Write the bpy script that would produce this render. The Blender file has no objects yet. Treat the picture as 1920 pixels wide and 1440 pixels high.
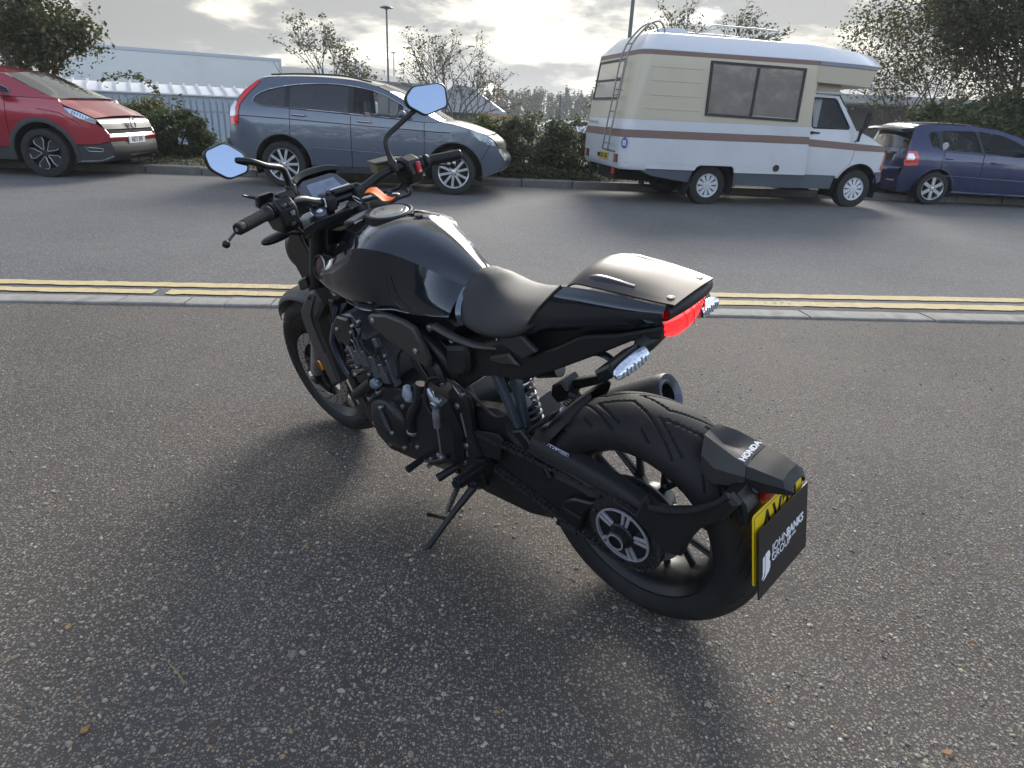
import bpy, bmesh, math, random
import numpy as np
from mathutils import Vector, Matrix, Euler
from mathutils.geometry import delaunay_2d_cdt

random.seed(7)
RNG = np.random.default_rng(7)
SC = bpy.context.scene
COL = SC.collection
rad = math.radians

# ------------------------------------------------------------------ camera
cam_d = bpy.data.cameras.new('camera')
cam = bpy.data.objects.new('camera', cam_d)
COL.objects.link(cam)
SC.camera = cam
cam_d.sensor_width = 36.0
cam_d.lens = 36.0 * 1240.0 / 1920.0
cam_d.clip_start = 0.05
cam_d.clip_end = 3000.0
_p, _r = rad(22.48), rad(2.67)
_f = Vector((0, math.cos(_p), -math.sin(_p)))
_dn = Vector((0, -math.sin(_p), -math.cos(_p)))
_rt = Vector((1, 0, 0))
_r2 = _rt * math.cos(_r) - _dn * math.sin(_r)
_d2 = _rt * math.sin(_r) + _dn * math.cos(_r)
_m = Matrix((_r2, -_d2, -_f)).transposed().to_4x4()
_m.translation = Vector((0, 0, 1.25))
cam.matrix_world = _m

# ------------------------------------------------------------------ sky, sun, exposure
SUN_EL, SUN_AZ = rad(27.0), rad(12.0)          # azimuth measured from +Y towards +X
wd = bpy.data.worlds.new('World')
SC.world = wd
wd.use_nodes = True
wn, wl = wd.node_tree.nodes, wd.node_tree.links
wn.clear()


def nd(nodes, typ, **kw):
 n = nodes.new(typ)
 for k, v in kw.items():
  if k.startswith('i_'):
   n.inputs[k[2:].replace('_', ' ')].default_value = v
  else:
   setattr(n, k, v)
 return n


def build_world():
 out = nd(wn, 'ShaderNodeOutputWorld')
 bg = nd(wn, 'ShaderNodeBackground')
 bg.inputs['Strength'].default_value = 0.14
 sky = nd(wn, 'ShaderNodeTexSky', sky_type='NISHITA')
 sky.sun_disc = False
 sky.sun_elevation = SUN_EL
 sky.sun_rotation = SUN_AZ
 sky.air_density = 1.0
 sky.dust_density = 0.6
 sky.ozone_density = 2.0
 # thin high veil: the blue is paler than in clean air
 bw = nd(wn, 'ShaderNodeRGBToBW')
 wl.new(sky.outputs[0], bw.inputs[0])
 veil = nd(wn, 'ShaderNodeMix', data_type='RGBA')
 veil.inputs['Factor'].default_value = 0.55
 wl.new(sky.outputs[0], veil.inputs['A'])
 wl.new(bw.outputs[0], veil.inputs['B'])
 tc = nd(wn, 'ShaderNodeTexCoord')
 sep = nd(wn, 'ShaderNodeSeparateXYZ')
 wl.new(tc.outputs['Generated'], sep.inputs[0])

 def math_(op, a, b=None, clamp=False):
  n = nd(wn, 'ShaderNodeMath', operation=op, use_clamp=clamp)
  for i, v in enumerate((a, b)):
   if v is None:
    continue
   if isinstance(v, (int, float)):
    n.inputs[i].default_value = v
   else:
    wl.new(v, n.inputs[i])
  return n.outputs[0]
 # project the direction on a cloud layer so that clouds flatten towards the horizon
 zc = math_('ADD', math_('MAXIMUM', sep.outputs['Z'], 0.0), 0.24)
 u = math_('DIVIDE', sep.outputs['X'], zc)
 v = math_('DIVIDE', sep.outputs['Y'], zc)
 comb = nd(wn, 'ShaderNodeCombineXYZ')
 wl.new(u, comb.inputs[0])
 wl.new(v, comb.inputs[1])
 n1 = nd(wn, 'ShaderNodeTexNoise', i_Scale=1.4, i_Detail=9.0, i_Roughness=0.56, i_Distortion=0.15)
 wl.new(comb.outputs[0], n1.inputs['Vector'])
 n2 = nd(wn, 'ShaderNodeTexNoise', i_Scale=2.3, i_Detail=8.0, i_Roughness=0.58, i_Distortion=0.2)
 mp = nd(wn, 'ShaderNodeMapping')
 mp.inputs['Location'].default_value = (3.7, 9.1, 2.0)
 wl.new(comb.outputs[0], mp.inputs[0])
 wl.new(mp.outputs[0], n2.inputs['Vector'])
 # cover: broken cloud deck on the sun side, mostly blue with cumulus behind the camera
 front = nd(wn, 'ShaderNodeMapRange', interpolation_type='SMOOTHSTEP')
 front.inputs['From Min'].default_value = 0.30
 front.inputs['From Max'].default_value = 0.85
 front.inputs['To Min'].default_value = -0.13
 front.inputs['To Max'].default_value = 0.20
 wl.new(sep.outputs['Y'], front.inputs[0])
 dens = math_('ADD', n1.outputs['Fac'], front.outputs[0])
 mask = nd(wn, 'ShaderNodeMapRange', interpolation_type='SMOOTHSTEP')
 mask.inputs['From Min'].default_value = 0.47
 mask.inputs['From Max'].default_value = 0.60
 wl.new(dens, mask.inputs[0])
 # cloud brightness: thick grey bodies, bright thin parts, warm towards the sun
 sd = (math.cos(SUN_EL) * math.sin(SUN_AZ), math.cos(SUN_EL) * math.cos(SUN_AZ), math.sin(SUN_EL))
 dot = nd(wn, 'ShaderNodeVectorMath', operation='DOT_PRODUCT')
 wl.new(tc.outputs['Generated'], dot.inputs[0])
 dot.inputs[1].default_value = sd
 near = nd(wn, 'ShaderNodeMapRange', interpolation_type='SMOOTHSTEP')
 near.inputs['From Min'].default_value = 0.55
 near.inputs['From Max'].default_value = 1.0
 wl.new(dot.outputs['Value'], near.inputs[0])
 thick = nd(wn, 'ShaderNodeMapRange', interpolation_type='SMOOTHSTEP')
 thick.inputs['From Min'].default_value = 0.40
 thick.inputs['From Max'].default_value = 0.56
 wl.new(n2.outputs['Fac'], thick.inputs[0])
 ramp = nd(wn, 'ShaderNodeMix', data_type='RGBA')
 ramp.inputs['A'].default_value = (2.45, 2.34, 2.02, 1)     # thin, lit through
 ramp.inputs['B'].default_value = (0.98, 0.99, 0.97, 1)      # thick, shaded
 wl.new(thick.outputs[0], ramp.inputs['Factor'])
 boost = math_('ADD', math_('MULTIPLY', near.outputs[0], 0.35), 0.80)
 cl = nd(wn, 'ShaderNodeVectorMath', operation='SCALE')
 wl.new(ramp.outputs['Result'], cl.inputs[0])
 wl.new(boost, cl.inputs['Scale'])
 mix = nd(wn, 'ShaderNodeMix', data_type='RGBA')
 wl.new(mask.outputs[0], mix.inputs['Factor'])
 wl.new(veil.outputs['Result'], mix.inputs['A'])
 wl.new(cl.outputs[0], mix.inputs['B'])
 wl.new(mix.outputs['Result'], bg.inputs['Color'])
 wl.new(bg.outputs[0], out.inputs[0])


build_world()
sun_d = bpy.data.lights.new('sun', 'SUN')
sun_d.energy = 1.15
sun_d.angle = rad(24.0)
sun_d.color = (1.0, 0.95, 0.87)
sun = bpy.data.objects.new('sun', sun_d)
COL.objects.link(sun)
sun.rotation_euler = (rad(90) - SUN_EL, 0, math.pi - SUN_AZ)
SC.view_settings.view_transform = 'Standard'
SC.view_settings.look = 'None'
SC.view_settings.gamma = 1.0
SC.view_settings.use_curve_mapping = False
SC.view_settings.exposure = 1.85
try:
 SC.cycles.max_bounces = 8
 SC.cycles.transparent_max_bounces = 12
 SC.cycles.use_denoising = True
except Exception:
 pass


# ------------------------------------------------------------------ materials
MAT = {}


def mat(name, col=(0.5, 0.5, 0.5), rough=0.5, metal=0.0, coat=0.0, var=0.0, vscale=8.0, bump=0.0, bscale=60.0,
  trans=0.0, alpha=1.0, emit=None, estr=1.0, spec=0.5, dirt=None, dscale=3.0, damt=0.5, rvar=0.0, ior=1.45, sss=0.0, attr=None):
 """one procedural Principled material: base colour with grain, fine relief, wear."""
 if name in MAT:
  return MAT[name]
 m = bpy.data.materials.new(name)
 m.use_nodes = True
 n, l = m.node_tree.nodes, m.node_tree.links
 p = n['Principled BSDF']
 p.inputs['Base Color'].default_value = (*col, 1)
 p.inputs['Roughness'].default_value = rough
 p.inputs['Metallic'].default_value = metal
 p.inputs['Coat Weight'].default_value = coat
 p.inputs['Coat Roughness'].default_value = 0.03
 p.inputs['Specular IOR Level'].default_value = spec
 p.inputs['IOR'].default_value = ior
 p.inputs['Transmission Weight'].default_value = trans
 p.inputs['Alpha'].default_value = alpha
 if sss:
  p.inputs['Subsurface Weight'].default_value = sss
  p.inputs['Subsurface Radius'].default_value = (0.02, 0.005, 0.005)
 if emit:
  p.inputs['Emission Color'].default_value = (*emit, 1)
  p.inputs['Emission Strength'].default_value = estr
 tc = n.new('ShaderNodeTexCoord')
 cur = None
 if attr:
  a = n.new('ShaderNodeAttribute')
  a.attribute_name = attr
  cur = a.outputs['Color']
 if var > 0:
  t = nd(n, 'ShaderNodeTexNoise', i_Scale=vscale, i_Detail=5.0, i_Roughness=0.6)
  l.new(tc.outputs['Object'], t.inputs['Vector'])
  r = nd(n, 'ShaderNodeMapRange')
  r.inputs['From Min'].default_value = 0.3
  r.inputs['From Max'].default_value = 0.7
  r.inputs['To Min'].default_value = 1 - var
  r.inputs['To Max'].default_value = 1 + var
  l.new(t.outputs['Fac'], r.inputs[0])
  mx = nd(n, 'ShaderNodeVectorMath', operation='SCALE')
  if cur is None:
   mx.inputs[0].default_value = col
  else:
   l.new(cur, mx.inputs[0])
  l.new(r.outputs[0], mx.inputs['Scale'])
  cur = mx.outputs[0]
 if dirt:
  t = nd(n, 'ShaderNodeTexNoise', i_Scale=dscale, i_Detail=8.0, i_Roughness=0.7)
  l.new(tc.outputs['Object'], t.inputs['Vector'])
  r = nd(n, 'ShaderNodeMapRange', interpolation_type='SMOOTHSTEP')
  r.inputs['From Min'].default_value = 0.45
  r.inputs['From Max'].default_value = 0.75
  r.inputs['To Max'].default_value = damt
  l.new(t.outputs['Fac'], r.inputs[0])
  mx = nd(n, 'ShaderNodeMix', data_type='RGBA')
  l.new(r.outputs[0], mx.inputs['Factor'])
  if cur is None:
   mx.inputs['A'].default_value = (*col, 1)
  else:
   l.new(cur, mx.inputs['A'])
  mx.inputs['B'].default_value = (*dirt, 1)
  cur = mx.outputs['Result']
  if rvar:
   rr = nd(n, 'ShaderNodeMapRange')
   rr.inputs['To Min'].default_value = rough
   rr.inputs['To Max'].default_value = min(1, rough + rvar)
   l.new(t.outputs['Fac'], rr.inputs[0])
   l.new(rr.outputs[0], p.inputs['Roughness'])
 if cur is not None:
  l.new(cur, p.inputs['Base Color'])
 if bump > 0:
  t = nd(n, 'ShaderNodeTexNoise', i_Scale=bscale, i_Detail=4.0, i_Roughness=0.6)
  l.new(tc.outputs['Object'], t.inputs['Vector'])
  b = nd(n, 'ShaderNodeBump', i_Strength=bump, i_Distance=0.01)
  l.new(t.outputs['Fac'], b.inputs['Height'])
  l.new(b.outputs[0], p.inputs['Normal'])
 MAT[name] = m
 return m


# ------------------------------------------------------------------ objects
def link(o, parent=None):
 COL.objects.link(o)
 if parent is not None:
  o.parent = parent
 return o


def tag(o, label=None, cat=None, group=None, kind=None):
 if label:
  o['label'] = label
 if cat:
  o['category'] = cat
 if group:
  o['group'] = group
 if kind:
  o['kind'] = kind
 return o


def thing(name, label, cat, loc=(0, 0, 0), rotz=0.0, group=None):
 o = bpy.data.objects.new(name, None)
 o.empty_display_size = 0.2
 link(o)
 o.location = loc
 o.rotation_euler = (0, 0, rotz)
 return tag(o, label, cat, group)


def copy_tree(o, parent=None):
 c = o.copy()
 COL.objects.link(c)
 if parent is not None:
  c.parent = parent
 for ch in list(o.children):
  copy_tree(ch, c)
 return c


def raw_mesh(name, verts, faces, mats, parent=None, smooth=True, angle=35.0, midx=None, attr=None):
 me = bpy.data.meshes.new(name)
 verts = np.asarray(verts, dtype=np.float32)
 if isinstance(faces, np.ndarray):
  k = faces.shape[1]
  me.vertices.add(len(verts))
  me.vertices.foreach_set('co', verts.ravel())
  me.loops.add(faces.size)
  me.loops.foreach_set('vertex_index', faces.astype(np.int32).ravel())
  me.polygons.add(len(faces))
  me.polygons.foreach_set('loop_start', np.arange(0, faces.size, k, dtype=np.int32))
  me.update(calc_edges=True)
  me.validate()
 else:
  me.from_pydata([tuple(map(float, v)) for v in verts], [], faces)
  me.update()
 for m in (mats if isinstance(mats, (list, tuple)) else [mats]):
  me.materials.append(m)
 if midx is not None:
  me.polygons.foreach_set('material_index', np.asarray(midx, dtype=np.int32))
 if attr is not None:
  a = me.color_attributes.new('tint', 'FLOAT_COLOR', 'POINT')
  a.data.foreach_set('color', np.asarray(attr, dtype=np.float32).ravel())
 if smooth:
  me.shade_smooth()
  if angle < 179:
   me.set_sharp_from_angle(angle=rad(angle))
 o = bpy.data.objects.new(name, me)
 return link(o, parent)


def catmull(P, n, closed=False):
 """n samples per span through control points P (k,d)."""
 P = np.asarray(P, float)
 if len(P) < 3 and not closed:
  t = np.linspace(0, 1, n * (len(P) - 1) + 1)[:, None]
  return P[0] * (1 - t) + P[-1] * t
 if closed:
  Q = np.concatenate([P[-1:], P, P[:2]])
  spans = len(P)
 else:
  Q = np.concatenate([2 * P[:1] - P[1:2], P, 2 * P[-1:] - P[-2:-1]])
  spans = len(P) - 1
 out = []
 t = np.linspace(0, 1, n, endpoint=False)[:, None]
 for i in range(spans):
  a, b, c, d = Q[i], Q[i + 1], Q[i + 2], Q[i + 3]
  out.append(0.5 * ((2 * b) + (-a + c) * t + (2 * a - 5 * b + 4 * c - d) * t ** 2 + (-a + 3 * b - 3 * c + d) * t ** 3))
 if not closed:
  out.append(P[-1:])
 return np.concatenate(out)


def surf(ctrl, nu=6, nv=6, lin_u=False, lin_v=False):
 """smooth surface through a control grid ctrl[u][v][3]."""
 C = np.asarray(ctrl, float)
 if nv > 1:
  C = np.stack([(catmull(r, nv) if not lin_v else np.concatenate([np.linspace(r[i], r[i + 1], nv, endpoint=False) for i in range(len(r) - 1)] + [r[-1:]])) for r in C])
 if nu > 1:
  C = np.stack([(catmull(C[:, j], nu) if not lin_u else np.concatenate([np.linspace(C[i, j], C[i + 1, j], nu, endpoint=False) for i in range(len(C) - 1)] + [C[-1:, j]])) for j in range(C.shape[1])], axis=1)
 return C


class MB:
 """collects shapes into one mesh object"""

 def __init__(s):
  s.v, s.f, s.m = [], [], []

 def add(s, verts, faces, mi=0):
  o = len(s.v)
  s.v.extend([tuple(map(float, q)) for q in verts])
  s.f.extend([tuple(int(i) + o for i in f) for f in faces])
  s.m.extend([mi] * len(faces))
  return s

 def box(s, c, d, R=None, mi=0, taper=1.0):
  x, y, z = d[0] / 2, d[1] / 2, d[2] / 2
  P = [Vector((a * x * (taper if e > 0 else 1), b * y * (taper if e > 0 else 1), e * z)) for e in (-1, 1) for b in (-1, 1) for a in (-1, 1)]
  if R is not None:
   R = R if isinstance(R, Matrix) else Euler(R).to_matrix()
   P = [R @ p for p in P]
  P = [p + Vector(c) for p in P]
  return s.add(P, [(0, 2, 3, 1), (4, 5, 7, 6), (0, 1, 5, 4), (1, 3, 7, 5), (3, 2, 6, 7), (2, 0, 4, 6)], mi)

 def tube(s, path, r, n=10, sm=0, closed=False, caps=True, mi=0, flat=1.0):
  P = np.asarray(path, float)
  rr = np.asarray(r, float) if np.ndim(r) else np.full(len(P), float(r))
  if sm:
   Q = catmull(np.concatenate([P, rr[:, None]], 1), sm, closed)
   P, rr = Q[:, :3], Q[:, 3]
  k = len(P)
  T = np.roll(P, -1, 0) - np.roll(P, 1, 0) if closed else np.gradient(P, axis=0)
  T /= np.linalg.norm(T, axis=1)[:, None] + 1e-12
  ref = np.array([0, 0, 1.0]) if abs(T[0][2]) < 0.9 else np.array([1.0, 0, 0])
  N = np.cross(ref, T[0])
  N /= np.linalg.norm(N)
  V = []
  for i in range(k):
   N = N - T[i] * (N @ T[i])
   N /= np.linalg.norm(N) + 1e-12
   B = np.cross(T[i], N)
   for j in range(n):
    a = 2 * math.pi * j / n
    V.append(P[i] + rr[i] * (math.cos(a) * N + flat * math.sin(a) * B))
  F = []
  for i in range(k if closed else k - 1):
   i2 = (i + 1) % k
   for j in range(n):
    j2 = (j + 1) % n
    F.append((i * n + j, i * n + j2, i2 * n + j2, i2 * n + j))
  if caps and not closed:
   F.append(tuple(range(n))[::-1])
   F.append(tuple(range((k - 1) * n, k * n)))
  return s.add(V, F, mi)

 def lathe(s, prof, c=(0, 0, 0), axis=(0, 1, 0), n=32, mi=0, a0=0.0, a1=2 * math.pi, closed=False, up=None):
  """prof: (radius, along axis)"""
  ax = Vector(axis).normalized()
  u = Vector(up) if up is not None else (Vector((0, 0, 1)) if abs(ax.z) < 0.9 else Vector((1, 0, 0)))
  u = (u - ax * u.dot(ax)).normalized()
  w = ax.cross(u)
  full = abs(a1 - a0 - 2 * math.pi) < 1e-6
  m = n if full else n + 1
  V = []
  for r, h in prof:
   for j in range(m):
    a = a0 + (a1 - a0) * j / n
    V.append(Vector(c) + ax * h + (u * math.cos(a) + w * math.sin(a)) * r)
  F = []
  k = len(prof)
  for i in range(k if closed else k - 1):
   i2 = (i + 1) % k
   for j in range(n):
    j2 = (j + 1) % m
    F.append((i * m + j, i2 * m + j, i2 * m + j2, i * m + j2))
  return s.add(V, F, mi)

 def disc(s, c, r, axis, h, n=16, mi=0, ch=0.0):
  ch = min(ch, r * 0.5, h * 0.5)
  return s.lathe([(0.0001, -h / 2), (r - ch, -h / 2), (r, -h / 2 + ch), (r, h / 2 - ch), (r - ch, h / 2), (0.0001, h / 2)], c, axis, n, mi)

 def prism(s, pts, a0, a1, plane='xz', mi=0, ch=0.0, fn=None):
  """extrude a 2D outline between a0 and a1 along the axis normal to plane"""
  P = [Vector((p[0], p[1])) for p in pts]
  A = sum(P[i].x * P[(i + 1) % len(P)].y - P[(i + 1) % len(P)].x * P[i].y for i in range(len(P)))
  if A < 0:
   P.reverse()
  if a1 < a0:
   a0, a1 = a1, a0

  def inset(d):
   if d == 0:
    return P
   out = []
   for i, p in enumerate(P):
    e0 = (p - P[i - 1]).normalized()
    e1 = (P[(i + 1) % len(P)] - p).normalized()
    n0, n1 = Vector((-e0.y, e0.x)), Vector((-e1.y, e1.x))
    b = n0 + n1
    b = b / max(0.35, b.length_squared / 2) if b.length > 1e-6 else n0
    out.append(p + b * d)
   return out

  def m3(q, a):
   if plane == 'xz':
    return (q.x, a, q.y)
   if plane == 'xy':
    return (q.x, q.y, a)
   return (a, q.x, q.y)
  rings = [(ch, a0), (0, a0 + ch), (0, a1 - ch), (ch, a1)] if ch > 0 else [(0, a0), (0, a1)]
  V = []
  for d, a in rings:
   V += [m3(q, a) for q in inset(d)]
  k = len(P)
  F = [tuple(range(k)), tuple(range(len(rings) * k - 1, (len(rings) - 1) * k - 1, -1))]
  for r in range(len(rings) - 1):
   for i in range(k):
    j = (i + 1) % k
    F.append((r * k + i, (r + 1) * k + i, (r + 1) * k + j, r * k + j))
  if plane != 'xz':
   F = [f[::-1] for f in F]
  if fn:
   V = [fn(v) for v in V]
  return s.add(V, F, mi)

 def grid(s, C, mi=0, flip=False, closed_v=False, thick=0.0):
  C = np.asarray(C, float)
  nu, nv = C.shape[:2]
  F = []
  for i in range(nu - 1):
   for j in range(nv if closed_v else nv - 1):
    j2 = (j + 1) % nv
    f = (i * nv + j, (i + 1) * nv + j, (i + 1) * nv + j2, i * nv + j2)
    F.append(f[::-1] if flip else f)
  if thick:
   du = np.gradient(C, axis=0)
   dv = np.gradient(C, axis=1)
   N = np.cross(du, dv)
   N /= np.linalg.norm(N, axis=2)[..., None] + 1e-12
   if flip:
    N = -N
   D = C - N * thick
   k = nu * nv
   V = np.concatenate([C.reshape(-1, 3), D.reshape(-1, 3)])
   F2 = F + [tuple(i + k for i in f[::-1]) for f in F]
   edge = [(i, 0) for i in range(nu)] + [(nu - 1, j) for j in range(1, nv)] + [(i, nv - 1) for i in range(nu - 2, -1, -1)] + [(0, j) for j in range(nv - 2, 0, -1)]
   e = [a * nv + b for a, b in edge]
   for i in range(len(e)):
    a, b = e[i], e[(i + 1) % len(e)]
    q = (a, b, b + k, a + k)
    F2.append(q if flip else q[::-1])
   return s.add(V, F2, mi)
  return s.add(C.reshape(-1, 3), F, mi)

 pair = False

 def mirror(s):
  s.pair = True       # build() makes a second object on the other side
  return s

 def map(s, fn):
  s.v = [tuple(fn(Vector(v))) for v in s.v]
  return s

 def build(s, name, mats, parent=None, angle=35.0, bev=0.0, seg=2, smooth=True, fix=False):
  if s.pair:
   s.pair = False
   q = MB()
   q.add([(a, -b, c) for a, b, c in s.v], [f[::-1] for f in s.f])
   q.m = list(s.m)
   q.build(name, mats, parent, angle, bev, seg, smooth, fix)
  me = bpy.data.meshes.new(name)
  me.from_pydata(s.v, [], s.f)
  me.update()
  for m in (mats if isinstance(mats, (list, tuple)) else [mats]):
   me.materials.append(m)
  if any(s.m):
   me.polygons.foreach_set('material_index', np.asarray(s.m, dtype=np.int32))
  if fix:
   bm = bmesh.new()
   bm.from_mesh(me)
   bmesh.ops.recalc_face_normals(bm, faces=bm.faces)
   bm.to_mesh(me)
   bm.free()
  if smooth:
   me.shade_smooth()
   me.set_sharp_from_angle(angle=rad(angle))
  o = bpy.data.objects.new(name, me)
  link(o, parent)
  if bev:
   b = o.modifiers.new('bevel', 'BEVEL')
   b.width = bev
   b.segments = seg
   b.limit_method = 'ANGLE'
   b.angle_limit = rad(38)
   b.harden_normals = False
  return o


def text(name, s, size, m, parent, M, align='CENTER', ext=0.0004, shear=0.0, space=1.0, bold=0.0, sx=1.0):
 c = bpy.data.curves.new(name, 'FONT')
 c.body = s
 c.size = size
 c.align_x = align
 c.align_y = 'CENTER'
 c.extrude = ext
 c.shear = shear
 c.space_character = space
 c.offset = bold
 c.resolution_u = 4
 c.materials.append(m)
 tmp = bpy.data.objects.new(name, c)
 COL.objects.link(tmp)
 dg_ = bpy.context.evaluated_depsgraph_get()
 me = bpy.data.meshes.new_from_object(tmp.evaluated_get(dg_))
 bpy.data.objects.remove(tmp)
 o = bpy.data.objects.new(name, me)
 link(o, parent)
 o.matrix_local = M @ Matrix.Diagonal((sx, 1, 1, 1))
 return o


def frame(o, x, z):
 """matrix with local x along x and local z along z at o"""
 z = Vector(z).normalized()
 x = Vector(x)
 x = (x - z * x.dot(z)).normalized()
 y = z.cross(x)
 m = Matrix((x, y, z)).transposed().to_4x4()
 m.translation = Vector(o)
 return m
# ------------------------------------------------------------------ shared materials
BLACK = mat('bike gloss black', (0.020, 0.026, 0.036), 0.11, metal=0.5, coat=1.0, spec=0.5)
SATIN = mat('bike satin black', (0.008, 0.009, 0.010), 0.38, var=0.15, vscale=20)
PLAST = mat('bike grained plastic', (0.012, 0.012, 0.013), 0.55, bump=0.15, bscale=900)
PLASTG = mat('bike grey plastic', (0.040, 0.038, 0.036), 0.44, bump=0.12, bscale=700)
ENG = mat('engine black paint', (0.010, 0.0112, 0.014), 0.34, var=0.25, vscale=30, bump=0.05, bscale=300)
ENG2 = mat('engine grey metal', (0.105, 0.118, 0.14), 0.38, metal=0.6, var=0.2, vscale=40)
RUB = mat('tyre rubber', (0.013, 0.013, 0.014), 0.72, var=0.25, vscale=14, bump=0.06, bscale=500, dirt=(0.05, 0.047, 0.042), dscale=9, damt=0.35)
HOSE = mat('hose rubber', (0.012, 0.012, 0.014), 0.55)
CHROME = mat('machined silver', (0.62, 0.63, 0.66), 0.28, metal=1.0)
MACH = mat('machined face', (0.40, 0.40, 0.43), 0.38, metal=0.35, var=0.08, vscale=60)
STEEL = mat('zinc steel', (0.45, 0.46, 0.48), 0.38, metal=1.0, var=0.2, vscale=60)
ALU = mat('satin grey metal', (0.10, 0.115, 0.135), 0.4, metal=0.6)
CHAIN = mat('chain steel', (0.10, 0.10, 0.105), 0.42, metal=0.85, var=0.5, vscale=90)
VINYL = mat('seat vinyl', (0.019, 0.019, 0.020), 0.5, bump=0.22, bscale=1400, sss=0.0)
COWLM = mat('cowl bronze grey', (0.050, 0.044, 0.041), 0.42, metal=0.55, coat=0.25)
REDL = mat('red lens', (0.75, 0.004, 0.008), 0.12, coat=1.0, emit=(1.0, 0.015, 0.02), estr=0.55)
REDD = mat('dim red lens', (0.30, 0.008, 0.006), 0.15, coat=1.0)
CLEAR = mat('clear lens', (0.62, 0.68, 0.78), 0.10, metal=0.55, coat=1.0, var=0.35, vscale=160)
AMBER = mat('amber reflector', (0.80, 0.27, 0.02), 0.2, coat=1.0, var=0.3, vscale=200)
MIRROR = mat('mirror glass', (0.38, 0.47, 0.62), 0.0, metal=1.0)
SCREEN = mat('display glass', (0.15, 0.19, 0.26), 0.12, coat=1.0, var=0.12, vscale=40)
SCRB = mat('display bezel', (0.035, 0.043, 0.056), 0.22, coat=0.6)
ORANGE = mat('orange tag', (0.95, 0.17, 0.01), 0.5)
YEL = mat('plate yellow', (0.80, 0.56, 0.01), 0.35)
INK = mat('black ink', (0.006, 0.006, 0.006), 0.5)
WHITE = mat('white print', (0.80, 0.82, 0.86), 0.5)
CARD = mat('dealer plate black', (0.012, 0.011, 0.013), 0.42)
REDSW = mat('red switch', (0.42, 0.02, 0.035), 0.4)
BOLTM = mat('bolt steel', (0.66, 0.68, 0.72), 0.3, metal=1.0)
GROOVE = mat('dark recess', (0.004, 0.004, 0.004), 0.8)

# ================================================================== GROUND, ROAD, KERBS
TH = rad(5.3)
RU = Vector((math.cos(TH), math.sin(TH), 0))
RV = Vector((-math.sin(TH), math.cos(TH), 0))


def uv(u, v, z=0.0):
 return RU * u + RV * v + Vector((0, 0, z))


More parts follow.
